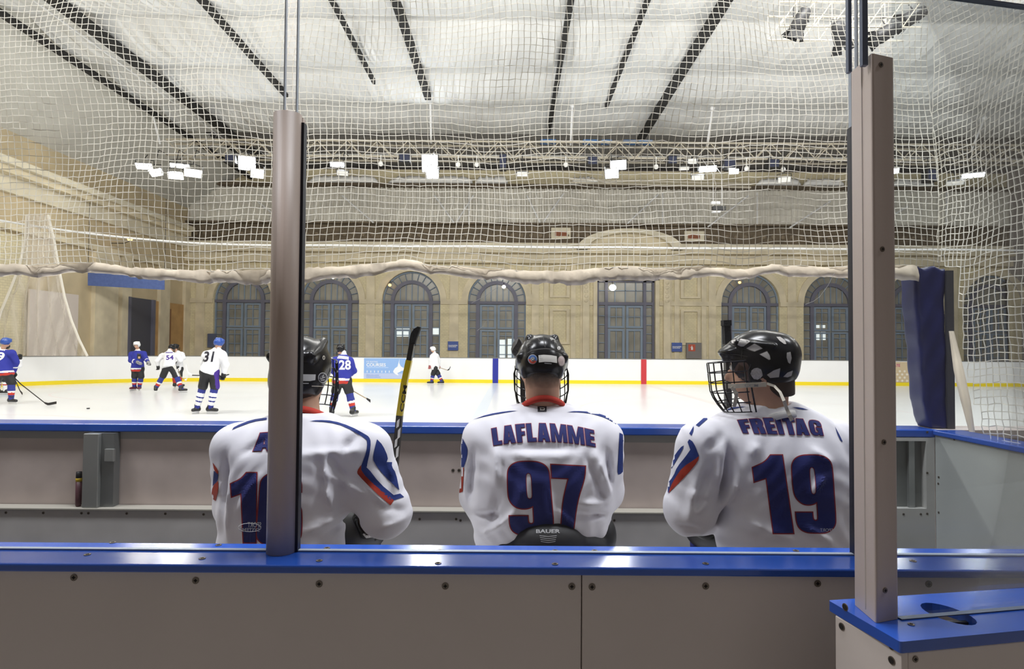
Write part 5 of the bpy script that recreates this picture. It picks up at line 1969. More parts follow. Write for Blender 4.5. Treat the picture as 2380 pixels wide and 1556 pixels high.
def seated(label, cfg):
    c = cfg
    L = Loft(c['torso'])
    root = thing('person', label, 'person', (float(L.c[0][0]), float(L.c[1][0]), .82), 'three players seated on the bench')
    hc, R = c['head'], c['R']
    Rn = np.array(R, dtype=np.float32)
    hcn = npv(hc)
    nb = npv(c['neck'])
    arms = [[npv(p) for p in a] for a in c['arms']]
    hips = [npv((L.c[0][0] + s * .10, L.c[1][0] + .02, .972)) for s in (-1, 1)]
    knees = [npv((h[0] + s * .06, h[1] + .44, .90)) for h, s in zip(hips, (-1, 1))]
    feet = [npv((k[0], k[1] + .03, .46)) for k in knees]

    def f_body(Q):
        d = f_head((Q - hcn) @ Rn)
        nt_ = hcn + Rn @ npv((0, -.03, -.05))
        d = smin(d, cap_(Q, nt_, nb, c.get('neck_r', .062), c.get('neck_r', .062) - .003), .03)
        d = smin(d, L(Q, .05), .02)
        for sh, el, wr in arms:
            d = smin(d, cap_(Q, sh, el, .055, .045), .04)
            d = smin(d, cap_(Q, el, wr, .043, .030), .02)
            hd = wr + (wr - el) / np.linalg.norm(wr - el) * .07
            d = smin(d, cap_(Q, wr, hd, .034, .030), .015)
        for h_, k_, f_ in zip(hips, knees, feet):
            d = smin(d, cap_(Q, h_, k_, .085, .06), .05)
            d = smin(d, cap_(Q, k_, f_, .06, .045), .03)
        return d
    allp = np.stack([hcn, nb, *[p for a in arms for p in a], *hips, *knees, *feet])
    lo, hi = allp.min(0) - .17, allp.max(0) + .17
    sdf_obj('body', f_body, lo, hi, .0115, M_skin, root)
    # eyes and hair
    for s in (-1, 1):
        MB().ball(tr((s * .031, .083, .012), hc, R), .0125).build('eye', M_eye, root, True)

    def f_hair(Q):
        q = (Q - hcn) @ Rn
        d = ell_(q, (0, -.012, .022), (.079, .0985, .0995))
        d = smin(d, cap_(q, (0, -.045, -.02), (0, -.040, -.08), .0665, .0665), .02)
        return smax(d, np.maximum(-.100 - q[:, 2] + np.maximum(q[:, 1] + .05, 0), q[:, 1] - .05), .006)
    sdf_obj('hair', f_hair, hcn - .15, hcn + .15, .006, c.get('hair', M_hair), root)

    folds = [(P(*a, 2.2), P(*b, 2.2), w, h) for a, b, w, h in c['folds']] if 'folds' in c else []
    foldsw = []
    for a, b, w, h, Yf in [(f[0], f[1], f[2], f[3], c['Yf']) for f in c.get('folds', [])]:
        foldsw.append((P(*a, Yf), P(*b, Yf), w, h * 1.7))

    def f_jersey(Q):
        d = L(Q)
        for i, (sh, el, wr) in enumerate(arms):
            r0, r1, r2 = c['sleeve'][i]
            d = smin(d, cap_(Q, sh, el, r0, r1), c.get('blend', .05))
            we = el + (wr - el) * c.get('cuff', (.85, .85))[i]
            d = smin(d, cap_(Q, el, we, r1, r2), .03)
        d = d - fold_field(Q, foldsw)
        d += .0025 * np.sin(Q[:, 2] * 37 + 9 * np.sin(Q[:, 0] * 11)) * np.sin(Q[:, 0] * 23 + 5 * np.sin(Q[:, 2] * 13))
        # neck opening
        d = smax(d, -cap_(Q, nb + npv((0, .012, .034)), nb + (hcn - nb) * .9, .072, .072), .008)
        return d
    jp = np.stack([*[p for a in arms for p in a]])
    zlo = L.z0 - .005
    lo = np.array([min(jp[:, 0].min() - .13, L.c[0].min() - .33), min(jp[:, 1].min() - .15, (L.c[1] - L.c[3]).min() - .04), zlo - .02])
    hi = np.array([max(jp[:, 0].max() + .13, L.c[0].max() + .33), jp[:, 1].max() + .1, L.z1 + .05])
    lo = np.minimum(lo, jp.min(0) - .11)
    jersey = sdf_obj('jersey', f_jersey, lo, hi, .0085, M_jw, root)
    bv = bvh_of(jersey)
    # collar
    cc = Vector(c['neck'])
    ax = (Vector(hc) - cc).normalized()
    s_ = ax.cross(Vector((0, 1, 0))).normalized()
    f_ = s_.cross(ax).normalized()
    mb = MB()
    pts = [cc + ax * c.get('collar_h', .012) + s_ * (.081 * math.cos(a)) - f_ * (.079 * math.sin(a)) - ax * .022 * math.cos(a) ** 2 for a in np.linspace(0, 2 * PI, 33)]
    vs, fs = [], []
    for i, p in enumerate(pts):
        o_ = (p - cc) - ax * (p - cc).dot(ax)
        o_.normalize()
        vs += [p + ax * .010, p + o_ * .006 + ax * .008, p + o_ * .012 - ax * .014, p - ax * .016]
    for i in range(32):
        for k in range(4):
            fs.append((4 * i + k, 4 * i + (k + 1) % 4, 4 * i + 4 + (k + 1) % 4, 4 * i + 4 + k))
    mesh_obj('collar', vs, fs, c.get('collar', M_red), jersey, True)
    # printing
    for nm, items, mats in c['print']():
        decal(nm, items, mats, bv, jersey, 4.0, .0017, maxd=3.2)
    # trousers, gloves
    def f_pants(Q):
        ho = npv((0, .05, -.03))
        d = cap_(Q, hips[0] + ho, hips[1] + ho, .125, .125)
        for h_, k_ in zip(hips, knees):
            d = smin(d, cap_(Q, h_ + ho, k_, .122, .10), .06)
        if 'pad' in c:
            for e, r in c['pad']:
                d = smin(d, ell_(Q, npv(e), r), .03)
        return d
    hp = np.stack([*hips, *knees] + ([npv(e) for e, r in c.get('pad', [])]))
    pants = sdf_obj('pants', f_pants, hp.min(0) - .2, hp.max(0) + .2, .012, M_pants, root)
    if 'pants_print' in c:
        bp = bvh_of(pants)
        for nm, items, mats in c['pants_print']():
            decal(nm, items, mats, bp, pants, 6.0, .0012, maxd=3.2)
    for k_, f_ in zip(knees, feet):
        sdf_obj('sock', lambda Q: cap_(Q, k_, f_, .075, .055), np.minimum(k_, f_) - .1, np.maximum(k_, f_) + .1, .014, M_bsock, root)
        b = f_ + npv((0, .10, -.05))
        sk = sdf_obj('skate', lambda Q: np.maximum(smin(cap_(Q, f_ + npv((0, -.02, .05)), f_ + npv((0, -.02, -.02)), .055, .055), cap_(Q, f_ + npv((0, -.04, -.03)), b, .048, .042), .03), .405 - Q[:, 2]), np.minimum(f_, b) - .12, np.maximum(f_, b) + .14, .010, M_boot, root)
        MB().box((f_[0] - .004, f_[1] - .09, .352), (f_[0] + .004, f_[1] + .20, .41)).build('blade', M_steel, sk)
    for i, (sh, el, wr) in enumerate(arms):
        fw = wr - el
        make_glove(wr + fw / np.linalg.norm(fw) * (.03 - (.06 if c.get('cuff', (.85, .85))[i] < .5 else 0)), fw, c.get('glove_up', (0, 0, 1)), root, size=1.0 if c.get('cuff', (.85, .85))[i] > .5 else 1.12)
    # helmet
    sty = c['helmet']
    hs = c.get('hs', 1.0)
    hl = sdf_obj('helmet', lambda Q: hs * f_helmet((Q - hcn) @ Rn / hs, sty), hcn - .21, hcn + .21, .0042, M_helm, root)
    bh = bvh_of(hl)

    def f_padding(Q):
        q = (Q - hcn) @ Rn
        d = np.abs(ell_(q, (0, -.004, .030), (.087, .115, .098))) - .004
        return smax(d, np.interp(q[:, 1], (-.1, 0, .06), (-.062, -.07, .035)) - q[:, 2], .004)
    sdf_obj('padding', f_padding, hcn - .16, hcn + .16, .007, M_foam, hl)
    make_cage(hc, R, hl, c.get('cage_w', .108) * (hs + .03))
    for nm, items, mats in c['helmet_print']():
        decal(nm, items, mats, bh, hl, 4.0, .0012, maxd=3.2)
    return root, jersey, hl


def poly_item(pts, m=0, lay=0, it=1, ang=50):
    V, F = tri2d([soft(list(pts), it, ang)])
    return (V, F, m, lay)


def disc_item(cx, cy, rx, ry, m=0, lay=0, n=24):
    V, F = tri2d([[(cx + rx * math.cos(2 * PI * k / n), cy + ry * math.sin(2 * PI * k / n)) for k in range(n)]])
    return (V, F, m, lay)


def text_item(txt, x0, y0, x1, y1, m=0, lay=0, bold=0.0, shear=0.0, flip=False):
    V, F = text_polys(txt, 1.0, bold)
    lo, hi = V.min(0), V.max(0)
    U = (V - lo) / (hi - lo)
    X = x0 + U[:, 0] * (x1 - x0) + shear * (U[:, 1])
    Yp = y1 + U[:, 1] * (y0 - y1)
    return (np.stack([X, Yp], 1), F, m, lay)


def bars_item(x0, y0, x1, y1, n, drop=0.0):
    w = (x1 - x0) / n
    return [poly_item([(x0 + k * w, y0 + drop * (k / n) ** 2), (x0 + k * w + w * .78, y0 + drop * (k / n) ** 2), (x0 + k * w + w * .78, y1 + drop * (k / n) ** 2), (x0 + k * w, y1 + drop * (k / n) ** 2)], 0, 0, 0) for k in range(n)]


def word(txt, top, bot, edge, gap=.10):
    """lay a word between two pixel curves top(u) and bot(u)"""
    ws = [GL[ch][0] for ch in txt]
    kern = [gap - (.13 if txt[i:i + 2] in ('TA',) else 0) for i in range(len(txt))]
    tot = sum(ws) + sum(kern[:-1])
    items = []
    x = 0
    for ch, w, kg in zip(txt, ws, kern):
        def fmap(gx, gy, x=x, w=w):
            u = (x + gx * w) / tot
            a, b = np.array(top(u)), np.array(bot(u))
            return tuple(b + (a - b) * gy)
        items += glyph_items(ch, fmap, edge)
        x += w + kg
    return items


def quadmap(tl, tr_, br, bl):
    tl, tr_, br, bl = map(np.array, (tl, tr_, br, bl))

    def f(x, y):
        return tuple((bl + (br - bl) * x) * (1 - y) + (tl + (tr_ - tl) * x) * y)
    return f


def arc(x0, x1, ye, ym, lean=0):
    def f(u):
        return (x0 + (x1 - x0) * u, ym + (ye - ym) * (2 * u - 1) ** 2 + lean * (u - .5))
    return f


TWILL = [M_tr, M_tb]
STRIPE = [M_stripe_b, M_stripe_r]
TAG = [M_dark, M_sticker]


def tag_item(cx, cy, w, h, sk=0):
    a = [(cx - w, cy - h + sk), (cx + w, cy - h - sk), (cx + w, cy + h - sk), (cx - w, cy + h + sk)]
    out = [poly_item(a, 0, 0, 0)]
    o = [(-.55, -.5), (.45, -.5), (.62, -.2), (.5, .5), (-.45, .5), (-.5, .3), (-.4, .25), (-.4, -.2), (-.55, -.25)]
    i_ = [(-.28, -.25), (.36, -.25), (.42, -.1), (.36, .25), (-.28, .25)]
    V, F = tri2d([[(cx + x * w, cy + y * h) for x, y in o], [(cx + x * w, cy + y * h) for x, y in i_]])
    out.append((V, F, 1, 1))
    return out


# ---------------------------------------------------------------- player 97 (middle)
def Z97(pts):
    return zoomed(pts, 1040, 740, 2.7795)


def print97():
    yield 'name', word('LAFLAMME', arc(1142, 1380, 999, 984.5, 4), arc(1147, 1384, 1037.5, 1027, 3), 1.15, .085), TWILL
    n = glyph_items('9', quadmap((1179, 1074), (1274, 1074), (1288, 1245), (1184, 1245)), 2.6)
    n += glyph_items('7', quadmap((1281, 1081), (1360, 1085), (1351, 1232), (1290, 1230)), 2.6)
    yield 'number', n, TWILL
    yield 'shoulder_stripe', [poly_item(Z97([(165, 655), (260, 620), (380, 600), (455, 597), (380, 609), (300, 623), (215, 641)])), poly_item(Z97([(770, 607), (830, 599), (920, 604), (1010, 624), (1080, 659), (1104, 690), (1090, 684), (1030, 647), (940, 619), (860, 608)]))], STRIPE
    yield 'sleeve_panel', [poly_item(Z97([(84, 760), (105, 790), (131, 845), (126, 900), (106, 962), (80, 968)])), poly_item(Z97([(80, 970), (107, 966), (98, 1122), (76, 1130)]), 1), poly_item(Z97([(1112, 740), (1150, 760), (1155, 960), (1125, 1005), (1104, 1012), (1098, 990), (1106, 870)]))], STRIPE
    yield 'neck_label', tag_item(1260, 951, 10.5, 6), TAG


def pants97():
    yield 'lettering', [text_item('BAUER', 1246, 1231, 1302, 1240, 0, 0, .03)] + [poly_item([(1254 + k, 1245 + 4.5 * k), (1274, 1247.5 + 4.5 * k), (1294 - k, 1245 + 4.5 * k), (1294 - k, 1246.4 + 4.5 * k), (1274, 1249 + 4.5 * k), (1254 + k, 1246.4 + 4.5 * k)], 0, 0, 0) for k in range(4)], [M_grey]


def helm97():
    H = lambda p: zoomed(p, 1160, 750, 7.41)
    g = []
    for pts in ([(755, 240), (765, 240), (800, 430), (785, 430)], [(865, 245), (873, 245), (890, 440), (882, 440)], [(655, 262), (690, 275), (712, 330), (700, 335), (675, 300)], [(925, 290), (945, 295), (960, 350), (945, 365)], [(485, 385), (575, 345), (578, 358), (490, 398)], [(485, 405), (580, 370), (580, 382), (490, 420)]):
        g.append(poly_item(H(pts), 0, 0, 0))
    g.append(poly_item(H([(480, 520), (560, 475), (680, 448), (800, 438), (930, 448), (1040, 480), (1110, 530), (1105, 545), (1030, 505), (930, 475), (800, 463), (680, 472), (570, 500), (490, 540)]), 0, 0, 0))
    yield 'vent', g, [M_hole]
    yield 'label', [poly_item(H([(678, 565), (770, 556), (900, 565), (993, 582), (1000, 700), (900, 684), (780, 680), (684, 690)]), 0, 0, 0), poly_item(H([(780, 694), (905, 706), (903, 718), (780, 708)]), 1, 0, 0)] + [poly_item(H([(690, 575), (725, 575), (725, 582), (690, 582)]), 1, 1, 0), poly_item(H([(690, 615), (750, 616), (750, 623), (690, 622)]), 1, 1, 0)], [M_sticker, M_grey, M_hole]
    c = H([(578, 635)])[0]
    yield 'round_sticker', [disc_item(*c, 10.8, 11.2, 0, 0), disc_item(*c, 10.0, 10.4, 1, 1)] + [poly_item([(c[0] - 10, c[1] - 1), (c[0] + 9, c[1] + 4), (c[0] + 5, c[1] + 9.2), (c[0] - 1, c[1] + 10.2), (c[0] - 7, c[1] + 7)], 2, 2, 1), disc_item(*c, 4.6, 4.8, 0, 3), disc_item(*c, 3.8, 4, 3, 4)] + [poly_item([(c[0] - 2, c[1] - 2), (c[0] - .6, c[1] - 2.4), (c[0] - .6, c[1] + 2.4), (c[0] - 2, c[1] + 2)], 0, 5, 0), poly_item([(c[0] + .5, c[1] - 2.4), (c[0] + 2, c[1] - 2), (c[0] + 2, c[1] + 2), (c[0] + .5, c[1] + 2.4)], 0, 5, 0)], [M_sticker, mat('sticker_blue', (.05, .13, .35), .4), mat('sticker_red', (.55, .08, .05), .4), M_dark]
    c = H([(1072, 665)])[0]
    yield 'pale_round_sticker', [disc_item(*c, 8.3, 12, 0, 0), disc_item(*c, 7.2, 10.8, 1, 1), disc_item(*c, 6.6, 10.2, 0, 2)] + [poly_item([(c[0] - 5, c[1] + y), (c[0] + 5, c[1] + y + 1.5), (c[0] + 5, c[1] + y + 2.1), (c[0] - 5, c[1] + y + .6)], 1, 3, 0) for y in (-6, -3.5, -1, 1.5, 4)], [mat('sticker_pink', (.62, .54, .52), .5), mat('sticker_ink', (.40, .25, .25), .5)]
    c = H([(1030, 440)])[0]
    yield 'disc_sticker', [disc_item(*c, 3.9, 4.2, 0, 0), disc_item(*c, 1.8, 2, 1, 1)], [M_sticker, M_grey]


hc97 = P(1259, 862, 2.42)
cfg97 = dict(
    torso=[(1285, 1258, 150, 2.22, .15), (1240, 1258, 157, 2.205, .155), (1180, 1260, 163, 2.185, .16), (1110, 1261, 166, 2.175, .165), (1050, 1261, 168, 2.19, .16), (1010, 1261, 164, 2.22, .145), (985, 1261, 150, 2.25, .13), (966, 1261, 124, 2.28, .11), (950, 1261, 92, 2.305, .09), (938, 1261, 55, 2.325, .07)],
    head=hc97, R=rot3(0, 22), neck=P(1262, 946, 2.385), neck_r=.068, collar_h=.024,
    arms=[(P(1128, 1018, 2.36), P(1118, 1150, 2.40), P(1200, 1225, 2.68)), (P(1394, 1018, 2.36), P(1402, 1135, 2.40), P(1330, 1222, 2.68))],
    sleeve=[(.082, .078, .07), (.082, .074, .07)],
    hair=fade_hair('cropped_hair_fade', P(1260, 912, 2.33).z - .82, P(1260, 868, 2.33).z - .82), helmet='ridged', hs=.93, cage_w=.112, Yf=2.2,
    folds=[((1150, 1040), (1156, 1140), .016, .008), ((1385, 1050), (1428, 1165), .014, .010), ((1364, 1062), (1412, 1190), .012, -.008), ((1202, 1186), (1116, 1255), .014, .012), ((1160, 1140), (1135, 1250), .014, -.007), ((1175, 1048), (1350, 1046), .014, -.006), ((1170, 1056), (1345, 1056), .016, .005), ((1100, 1050), (1085, 1190), .012, -.012), ((1415, 1050), (1428, 1150), .010, -.010), ((1345, 1170), (1425, 1175), .014, .008), ((1330, 1200), (1420, 1210), .012, -.009), ((1290, 1180), (1340, 1225), .010, .007), ((1230, 1110), (1190, 1200), .02, .006), ((1180, 1205), (1100, 1210), .014, -.008), ((1270, 1120), (1285, 1220), .012, .006)],
    print=print97, pants_print=pants97, helmet_print=helm97,
    pad=[(P(1277, 1262, 2.205), (.125, .065, .078)), (P(1200, 1290, 2.25), (.09, .06, .07)), (P(1350, 1285, 2.25), (.10, .06, .075)), (P(1405, 1245, 2.33), (.045, .07, .075))])
root97, j97, h97 = seated('person in white jersey number 97 with black caged helmet, middle of the bench', cfg97)


# ---------------------------------------------------------------- player 16 (left, behind the round post)
def Z16(pts):
    return zoomed(pts, 440, 740, 2.7786)


def print16():
    n = glyph_items('A', quadmap((596, 1008), (632, 1005), (640, 1047), (588, 1049)), 1.6)
    yield 'name', n, TWILL
    n = glyph_items('1', quadmap((534, 1100), (596, 1100), (594, 1262), (548, 1262)), 2.6)
    n += glyph_items('6', quadmap((607, 1100), (702, 1100), (700, 1268), (594, 1268)), 2.6)
    yield 'number', n, TWILL
    yield 'shoulder_stripe', [poly_item(Z16([(775, 665), (830, 657), (930, 662), (1040, 697), (1140, 752), (1162, 768), (1173, 800), (1166, 870), (1150, 935), (1147, 962), (1112, 950), (1145, 860), (1150, 800), (1140, 778), (1000, 697), (900, 671)])), poly_item(Z16([(290, 700), (400, 655), (500, 642), (500, 655), (410, 668), (310, 706), (275, 722)]))], STRIPE
    yield 'sleeve_panel', [poly_item(Z16([(1112, 948), (1147, 960), (1230, 1068), (1320, 1143), (1362, 1133), (1388, 1155), (1305, 1182), (1200, 1082), (1110, 992)]), 0), poly_item(Z16([(1110, 948), (1110, 992), (1200, 1082), (1322, 1177), (1300, 1210), (1190, 1115), (1088, 1012), (1083, 988)]), 1), poly_item(Z16([(1212, 782), (1186, 888), (1190, 930), (1260, 1020), (1357, 1112), (1335, 1000), (1308, 960), (1310, 930), (1275, 930), (1285, 900), (1250, 820)]), 0),
                           poly_item(Z16([(150, 932), (188, 985), (185, 1010), (160, 985)]), 1), poly_item(Z16([(158, 985), (187, 1012), (180, 1055), (150, 1085)]), 0), poly_item(Z16([(150, 1085), (186, 1050), (188, 1110), (170, 1182), (140, 1160)]), 1)], STRIPE


def helm16():
    H = lambda p: zoomed(p, 560, 740, 5.983)
    yield 'label', [poly_item(H([(560, 792), (835, 780), (1040, 783), (1035, 862), (960, 876), (830, 874), (560, 878)]), 0, 0, 0), poly_item(H([(860, 902), (945, 902), (940, 914), (860, 914)]), 1, 0, 0)], [mat('label_silver', (.42, .42, .43), .5), M_grey]
    c = H([(1137, 828)])[0]
    yield 'round_sticker', [disc_item(*c, 10.8, 12, 0, 0), disc_item(*c, 9.2, 10.4, 1, 1)] + [poly_item([(c[0] - 6, c[1] + 2), (c[0] + 6, c[1] - 2), (c[0] + 6, c[1] - .5), (c[0] - 6, c[1] + 3.5)], 0, 2, 0), poly_item([(c[0] - 5, c[1] + 5), (c[0] + 5, c[1] + 4.5), (c[0] + 4, c[1] + 6), (c[0] - 4, c[1] + 6.5)], 0, 2, 0), poly_item([(c[0] + 1, c[1] - 7), (c[0] + 3, c[1] - 7), (c[0] + 1, c[1] - 1), (c[0] - 1, c[1] - 1)], 0, 2, 0)], [mat('sticker_silver', (.55, .55, .56), .4), M_dark]
    yield 'vent', [poly_item(H([(1050, 200), (1085, 205), (1110, 250), (1130, 300), (1110, 330), (1090, 270), (1070, 225)]), 0, 0, 0), disc_item(*H([(1152, 550)])[0], 3, 5, 1, 0), disc_item(*H([(1154, 550)])[0], 1.5, 3, 0, 1), poly_item(H([(985, 940), (1160, 945), (1155, 955), (985, 950)]), 1, 0, 0)], [M_hole, M_strap]


hc16 = P(703, 872, 2.17)
cfg16 = dict(
    torso=[(1290, 660, 148, 1.93, .15), (1240, 658, 138, 1.925, .155), (1180, 664, 146, 1.92, .16), (1110, 676, 152, 1.915, .165), (1055, 686, 160, 1.925, .16), (1025, 692, 160, 1.945, .148), (1000, 696, 142, 1.97, .13), (984, 699, 118, 1.99, .11), (970, 701, 85, 2.01, .09), (958, 702, 55, 2.02, .07)],
    head=hc16, R=rot3(-4, -8), neck=P(704, 970, 2.12),
    arms=[(P(552, 1040, 2.07), P(548, 1175, 2.16), P(600, 1240, 2.45)), (P(848, 1045, 2.06), P(898, 1192, 2.06), P(842, 1222, 2.32))],
    sleeve=[(.074, .066, .06), (.088, .080, .070)], blend=.07, cuff=(.85, .22),
    helmet='smooth', hs=.955, Yf=1.95,
    folds=[((752, 1052), (770, 1200), .010, .010), ((768, 1050), (800, 1150), .014, -.007), ((740, 1056), (760, 1140), .014, -.006), ((690, 1056), (850, 1050), .014, .006), ((830, 1010), (790, 1060), .016, -.008), ((760, 1100), (850, 1160), .012, .007), ((520, 1050), (515, 1200), .012, -.010), ((540, 1100), (528, 1250), .010, .007), ((700, 1240), (800, 1200), .014, .009), ((745, 1250), (820, 1225), .012, -.008), ((880, 1080), (905, 1180), .012, -.007), ((850, 1130), (900, 1190), .012, .007), ((620, 1090), (560, 1190), .014, .006), ((560, 1060), (620, 1020), .012, -.006), ((870, 1180), (935, 1200), .012, -.006), ((880, 1235), (940, 1215), .010, .007)],
    print=print16, helmet_print=helm16)
root16, j16, h16 = seated('person in white jersey number 16 leaning behind the round post, black helmet', cfg16)
g16 = [o for o in root16.children if o.name.startswith('glove')][-1]
decal('finger_patch', [poly_item([(843, 1243), (849, 1236), (857, 1241), (865, 1237), (873, 1226), (877, 1238), (868, 1250), (851, 1252)], 0, 0, 0), poly_item([(826, 1257), (834, 1254), (839, 1262), (830, 1266)], 0, 0, 0)], [M_white], bvh_of(g16), g16, 3.0, .002)


# ---------------------------------------------------------------- player 19 (right, head turned)
def Z19(pts):
    return zoomed(pts, 1500, 740, 2.778)


def print19():
    yield 'name', word('FREITAG', arc(1714, 1906, 978, 972, 2), arc(1727, 1914, 1010, 1010, 6), 1.15, .09), TWILL
    n = glyph_items('1', quadmap((1746, 1059), (1818, 1059), (1844, 1240), (1768, 1240)), 2.6)
    n += glyph_items('9', quadmap((1838, 1059), (1932, 1059), (1944, 1239), (1852, 1239)), 2.6)
    yield 'number', n, TWILL
    yield 'shoulder_stripe', [poly_item(Z19([(325, 690), (400, 622), (480, 588), (580, 572), (650, 570), (580, 584), (490, 604), (410, 642), (345, 700)])), poly_item(Z19([(945, 574), (1000, 576), (1055, 592), (1000, 589)])), poly_item(Z19([(312, 695), (283, 745), (298, 760), (312, 722)])), poly_item(Z19([(1225, 700), (1262, 770), (1275, 800), (1262, 795), (1240, 750)]))], STRIPE
    yield 'sleeve_panel', [poly_item(Z19([(283, 782), (310, 800), (346, 890), (320, 912), (240, 962), (192, 1030), (162, 1085), (150, 1130), (112, 1085), (140, 1070), (180, 1022), (205, 960), (255, 900), (290, 850), (272, 800)]), 0), poly_item(Z19([(346, 890), (341, 925), (270, 1010), (150, 1130), (163, 1085), (193, 1030), (241, 962), (320, 912)]), 1), poly_item(Z19([(248, 822), (240, 850), (180, 952), (132, 1025), (115, 1010), (165, 920), (225, 835)]), 0)], STRIPE
    yield 'neck_label', tag_item(1787, 936, 12, 5.5, -2), TAG


def helm19():
    H = lambda p: zoomed(p, 1630, 740, 6.485)
    q = [[(430, 345), (510, 318), (520, 330), (490, 375), (470, 378)], [(590, 308), (700, 330), (738, 348), (640, 425), (600, 428), (545, 405)], [(800, 385), (870, 420), (922, 458), (830, 490), (800, 503), (720, 475), (680, 455)], [(880, 545), (990, 500), (1030, 560), (1042, 620), (1020, 630)], [(1130, 280), (1190, 280), (1260, 330), (1282, 390), (1250, 390), (1180, 340)], [(1290, 520), (1345, 508), (1362, 600), (1340, 690), (1310, 670), (1285, 590)], [(990, 855), (1090, 790), (1190, 755), (1170, 890), (1040, 902)], [(1235, 885), (1300, 820), (1380, 790), (1360, 870), (1300, 893)]]
    yield 'vent', [poly_item(H(p), 0, 0, 0) for p in q], [M_foam]
    g = []
    for p in q[:4] + q[6:7]:
        l = H(p)
        V, F = tri2d([grow(l, 1.7), l])
        g.append((V, F, 0, 0))
    g += [poly_item(H([(345, 330), (420, 380), (620, 450), (800, 500), (800, 512), (620, 470), (420, 400), (340, 350)]), 0, 0, 0), poly_item(H([(300, 505), (380, 535), (560, 550), (700, 575), (700, 585), (560, 562), (380, 548), (300, 520)]), 0, 0, 0), poly_item(H([(615, 455), (625, 455), (612, 600), (600, 600)]), 0, 0, 0)]
    yield 'vent_rim', g, [M_hole]
    yield 'ear_opening', [poly_item(H([(560, 670), (680, 668), (722, 720), (720, 950), (600, 915), (480, 880), (500, 760)]), 0, 0, 1), poly_item(H([(570, 700), (640, 735), (668, 770), (655, 830), (540, 800)]), 1, 1, 1), poly_item(H([(500, 825), (660, 835), (650, 890), (500, 870)]), 2, 1, 1)], [mat('ear_brown', (.09, .05, .04), .5), mat('ear_hole', (.045, .02, .008), .7), M_dark]
    c = H([(835, 838)])[0]
    n = 22
    ring = [(c[0] + (13.5 + 1.0 * (k % 2) * (1 if k % 3 else -1)) * math.cos(2 * PI * k / n), c[1] + (13.2 + .8 * (k % 2)) * math.sin(2 * PI * k / n)) for k in range(n)]
    yield 'worn_sticker', [poly_item(ring, 0, 0, 0)], [mat('sticker_worn', (.52, .50, .50), .4, noise=.3, nscale=150)]


hc19 = P(1764, 858, 2.10)
cfg19 = dict(
    torso=[(1290, 1850, 178, 1.98, .15), (1240, 1846, 174, 1.97, .155), (1180, 1836, 170, 1.96, .16), (1110, 1822, 172, 1.95, .165), (1055, 1808, 174, 1.955, .16), (1010, 1798, 168, 1.975, .148), (985, 1794, 148, 1.995, .13), (966, 1792, 122, 2.01, .11), (948, 1790, 88, 2.03, .09), (934, 1788, 52, 2.04, .07)],
    head=hc19, R=rot3(72, 6), neck=P(1788, 950, 2.095),
    arms=[(P(1636, 1035, 2.07), P(1602, 1185, 2.09), P(1655, 1225, 2.42)), (P(1948, 1040, 2.10), P(1985, 1180, 2.16), P(1930, 1235, 2.45))],
    sleeve=[(.092, .083, .070), (.088, .084, .074)], blend=.028, cuff=(.3, .85), collar_h=-.014,
    helmet='vented', hs=.925, Yf=1.98,
    folds=[((1697, 1030), (1690, 1180), .010, -.012), ((1680, 1045), (1670, 1140), .014, .009), ((1720, 1100), (1690, 1210), .014, .010), ((1620, 1120), (1600, 1230), .012, .008), ((1655, 1090), (1615, 1190), .012, -.008), ((1710, 1180), (1695, 1250), .012, -.009), ((1730, 1210), (1840, 1255), .016, .009), ((1760, 1030), (1740, 1060), .014, .006), ((1880, 1040), (1930, 1080), .014, .008), ((1905, 1100), (1870, 1150), .012, .008), ((1620, 1200), (1650, 1170), .010, .007), ((1580, 1230), (1640, 1240), .012, -.008), ((1690, 1010), (1640, 1050), .016, -.007), ((1850, 1210), (1930, 1260), .014, .010), ((1660, 1160), (1600, 1150), .014, .006)],
    collar=M_white, print=print19, helmet_print=helm19)
root19, j19, h19 = seated('person in white jersey number 19 with vented black helmet, head turned left', cfg19)


def ribbon(pts, w, th, m, name, parent):
    """pts: (px, py, Y) photo points"""
    W_ = [P(*p) for p in pts]
    vs, fs = [], []
    for i, p in enumerate(W_):
        t_ = (W_[min(i + 1, len(W_) - 1)] - W_[max(i - 1, 0)]).normalized()
        sd = t_.cross(Vector((0, 1, 0))).normalized()
        n = sd.cross(t_).normalized()
        ww = w if not isinstance(w, (list, tuple)) else w[i]
        vs += [p + sd * ww / 2 - n * th / 2, p + sd * ww / 2 + n * th / 2, p - sd * ww / 2 + n * th / 2, p - sd * ww / 2 - n * th / 2]
    k = len(W_)
    for i in range(k - 1):
        for q in range(4):
            fs.append((4 * i + q, 4 * i + (q + 1) % 4, 4 * i + 4 + (q + 1) % 4, 4 * i + 4 + q))
    fs += [(0, 1, 2, 3)[::-1], (4 * k - 4, 4 * k - 3, 4 * k - 2, 4 * k - 1)]
    return mesh_obj(name, vs, fs, m, parent)


